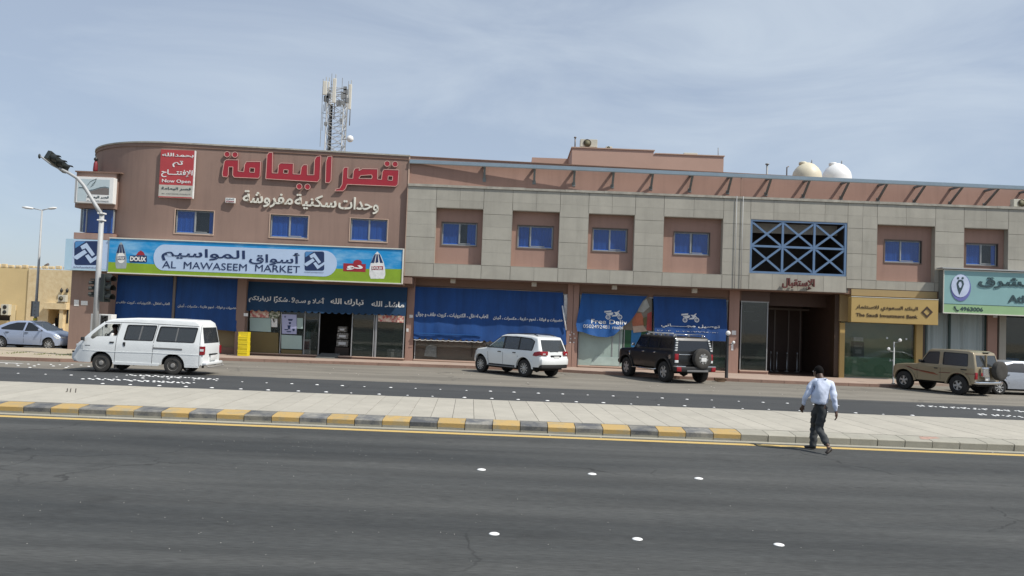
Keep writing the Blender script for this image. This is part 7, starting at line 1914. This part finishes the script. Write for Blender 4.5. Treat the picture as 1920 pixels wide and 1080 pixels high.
hand(V[ix['wrL']], V[ix['wrL']]-V[ix['elL']]+Vector((-.03, .0, -.05)), 1, V, E_, Rr, ix['wrL']); hand(V[ix['wrR']], V[ix['wrR']]-V[ix['elR']]+Vector((0, 0, -.02)), -1, V, E_, Rr, ix['wrR'])
skin('body', V, E_, Rr, M['skin'], man, 2)
# shirt
sk_ = ['sp', 'wst', 'mid', 'chs', 'nk0', 'sh1', 'shL', 'uaL', 'elL', 'foL', 'wrL', 'sh2', 'shR', 'uaR', 'elR', 'foR', 'wrR']
P_ = dict(J); P_['sp'] = jp(1536, 757.5, 0); P_['sh1'] = P_['chs'].lerp(P_['shL'], .55)+Vector((0, 0, .0)); P_['sh2'] = P_['chs'].lerp(P_['shR'], .55)+Vector((0, 0, .0))
P_['uaL'] = P_['shL'].lerp(P_['elL'], .5); P_['foL'] = P_['elL'].lerp(P_['wrL'], .5); P_['uaR'] = P_['shR'].lerp(P_['elR'], .5); P_['foR'] = P_['elR'].lerp(P_['wrR'], .5)
r_ = dict(sp=.168, wst=.165, mid=.170, chs=.170, nk0=.10, sh1=.115, shL=.082, uaL=.068, elL=.060, foL=.052, wrL=.040, sh2=.115, shR=.082, uaR=.068, elR=.060, foR=.052, wrR=.040)
I_ = {k: i for i, k in enumerate(sk_)}
sh = skin('shirt', [P_[k] for k in sk_], [(I_[a], I_[b]) for a, b in (('sp', 'wst'), ('wst', 'mid'), ('mid', 'chs'), ('chs', 'nk0'), ('chs', 'sh1'), ('sh1', 'shL'), ('shL', 'uaL'), ('uaL', 'elL'), ('elL', 'foL'), ('foL', 'wrL'), ('chs', 'sh2'), ('sh2', 'shR'), ('shR', 'uaR'), ('uaR', 'elR'), ('elR', 'foR'), ('foR', 'wrR'))], [r_[k] for k in sk_], M['shirt'], man, 2)
for v in sh.data.vertices:               # cloth folds
    c = v.co; n = v.normal
    zz_ = c.z; f = .006*math.sin(c.x*38+zz_*9)+.005*math.sin(c.x*17-zz_*30)+.003*math.sin(zz_*55+c.x*12)
    if zz_ < P_['wst'].z+.06: f += .008*math.sin(c.x*60+1)
    v.co = c+n*f
col = skin('collar', [jp(1540, 712, .02), jp(1538.3, 706.5, .042)], [(0, 1)], [.074, .062], M['shirt'], man, 2)
# trousers and belt
tk = ['wb', 'pl', 'hpL', 'thL', 'knL', 'shnL', 'anL', 'hpR', 'thR', 'knR', 'shnR', 'anR']
Q = dict(J); Q['wb'] = jp(1536, 758.5, 0); Q['pl'] = jp(1536, 766, -.01); Q['thL'] = J['hpL'].lerp(J['knL'], .5)+Vector((0, -.02, 0)); Q['thR'] = J['hpR'].lerp(J['knR'], .5); Q['shnL'] = J['knL'].lerp(J['anL'], .5); Q['shnR'] = J['knR'].lerp(J['anR'], .5)+Vector((0, -.02, 0))
Q['anL'] = J['anL']+Vector((0, 0, 0)); Q['anL'].z = .02; Q['anR'] = J['anR'].lerp(J['knR'], .1)
rq = dict(wb=.148, pl=.160, hpL=.102, thL=.100, knL=.082, shnL=.080, anL=.066, hpR=.100, thR=.098, knR=.080, shnR=.074, anR=.064)
I_ = {k: i for i, k in enumerate(tk)}
tr_ = skin('trousers', [Q[k] for k in tk], [(I_[a], I_[b]) for a, b in (('wb', 'pl'), ('pl', 'hpL'), ('hpL', 'thL'), ('thL', 'knL'), ('knL', 'shnL'), ('shnL', 'anL'), ('pl', 'hpR'), ('hpR', 'thR'), ('thR', 'knR'), ('knR', 'shnR'), ('shnR', 'anR'))], [rq[k] for k in tk], M['trouser'], man, 2)
for v in tr_.data.vertices:
    c = v.co; f = .006*math.sin(c.z*42+c.x*25)+.005*math.sin(c.z*80-c.x*30); v.co = c+v.normal*f
# head: hair cap, ears, face on the far side
hc = J['hd']; ax = Vector((-.45, .89, 0)).normalized()      # looks away and to the left
def hf(p): return p
hr = blob('hair', hc+Vector((0, -.008, .012)), (.087, .098, .110), M['hair'], man, 3, lambda p: Vector((p.x, p.y, max(p.z, -.088+.5*max(0, (p.y-p.x*.5)*.6)))))
rx = Vector((ax.y, -ax.x, 0))
for sg in (1, -1): blob('ear', hc+rx*sg*.088+Vector((0, 0, -.015)), (.012, .022, .032), M['skin'], man, 2)
fc_ = blob('face', hc+ax*.022+Vector((0, 0, -.022)), (.080, .088, .108), M['skin'], man, 3)
fo = blob('nose', hc+ax*.112+Vector((0, 0, -.025)), (.014, .016, .024), M['skin'], man, 2)
for sg in (1, -1): blob('eye', hc+ax*.098+rx*sg*.032+Vector((0, 0, .0)), (.012, .012, .010), M['white'], man, 2)
blob('mouth', hc+ax*.098+Vector((0, 0, -.070)), (.024, .014, .008), mat('lip', (.09, .03, .025), .5), man, 2)
# shoes
def shoe(ank, toe, nm='shoe'):
    d = (toe-ank); mid = ank+d*.45
    return skin(nm, [ank+Vector((0, 0, -.0))-d*.22, ank+d*.1, mid, ank+d*.85, toe], [(0, 1), (1, 2), (2, 3), (3, 4)], [(.034, .036), (.040, .046), (.042, .034), (.046, .028), (.030, .020)], M['shoe'], man, 2)
for v in tr_.data.vertices: v.co.z = max(v.co.z, .022)
aL = J['anL'].copy(); aL.z = .050; aL.x += .035
shoe(aL+Vector((-.01, 0, 0)), aL+Vector((-.16, .12, -.014)))
aR = J['anR'].copy()
tR = jp(1549, 850.5, -.42); tR.z = max(.035, tR.z); shoe(aR+Vector((.03, -.02, -.03)), tR)
sk2 = skin('sock', [J['anR'].lerp(J['knR'], .06), J['anR']+Vector((.01, 0, -.03))], [(0, 1)], [.045, .042], mat('tan_sock', (.30, .20, .13), .8), man, 1)

# driver in the van
dr = thing('person', 'driver of the white van in a white shirt, seen through the open front side window', 'person', (VAN.location.x-.93, VAN.location.y-.42, .72))
L_ = [Vector(p) for p in ((0, 0, .10), (0, 0, .35), (-.02, 0, .55), (-.04, 0, .66), (-.07, 0, .76), (-.08, 0, .85), (-.02, -.19, .52), (-.14, -.24, .28), (-.38, -.12, .40), (-.02, .19, .52), (-.14, .24, .28), (-.38, .12, .40), (-.35, -.11, .08), (-.35, .11, .08))]
for v in L_: v.z += .04
skin('body', L_, [(0, 1), (1, 2), (2, 3), (3, 4), (4, 5), (2, 6), (6, 7), (7, 8), (2, 9), (9, 10), (10, 11), (0, 12), (0, 13)], [.14, .14, .12, .05, .085, .075, .06, .045, .03, .06, .045, .03, .08, .08], M['skin'], dr, 2)
S_ = [L_[i] for i in (0, 1, 2, 6, 7, 9, 10)]
skin('shirt', S_, [(0, 1), (1, 2), (2, 3), (3, 4), (2, 5), (5, 6)], [.17, .165, .14, .085, .065, .085, .065], M['white'], dr, 2)
blob('hair', L_[4]+Vector((.015, 0, .035)), (.10, .088, .10), M['hair'], dr, 3, lambda p: Vector((p.x, p.y, max(p.z, -.03))))
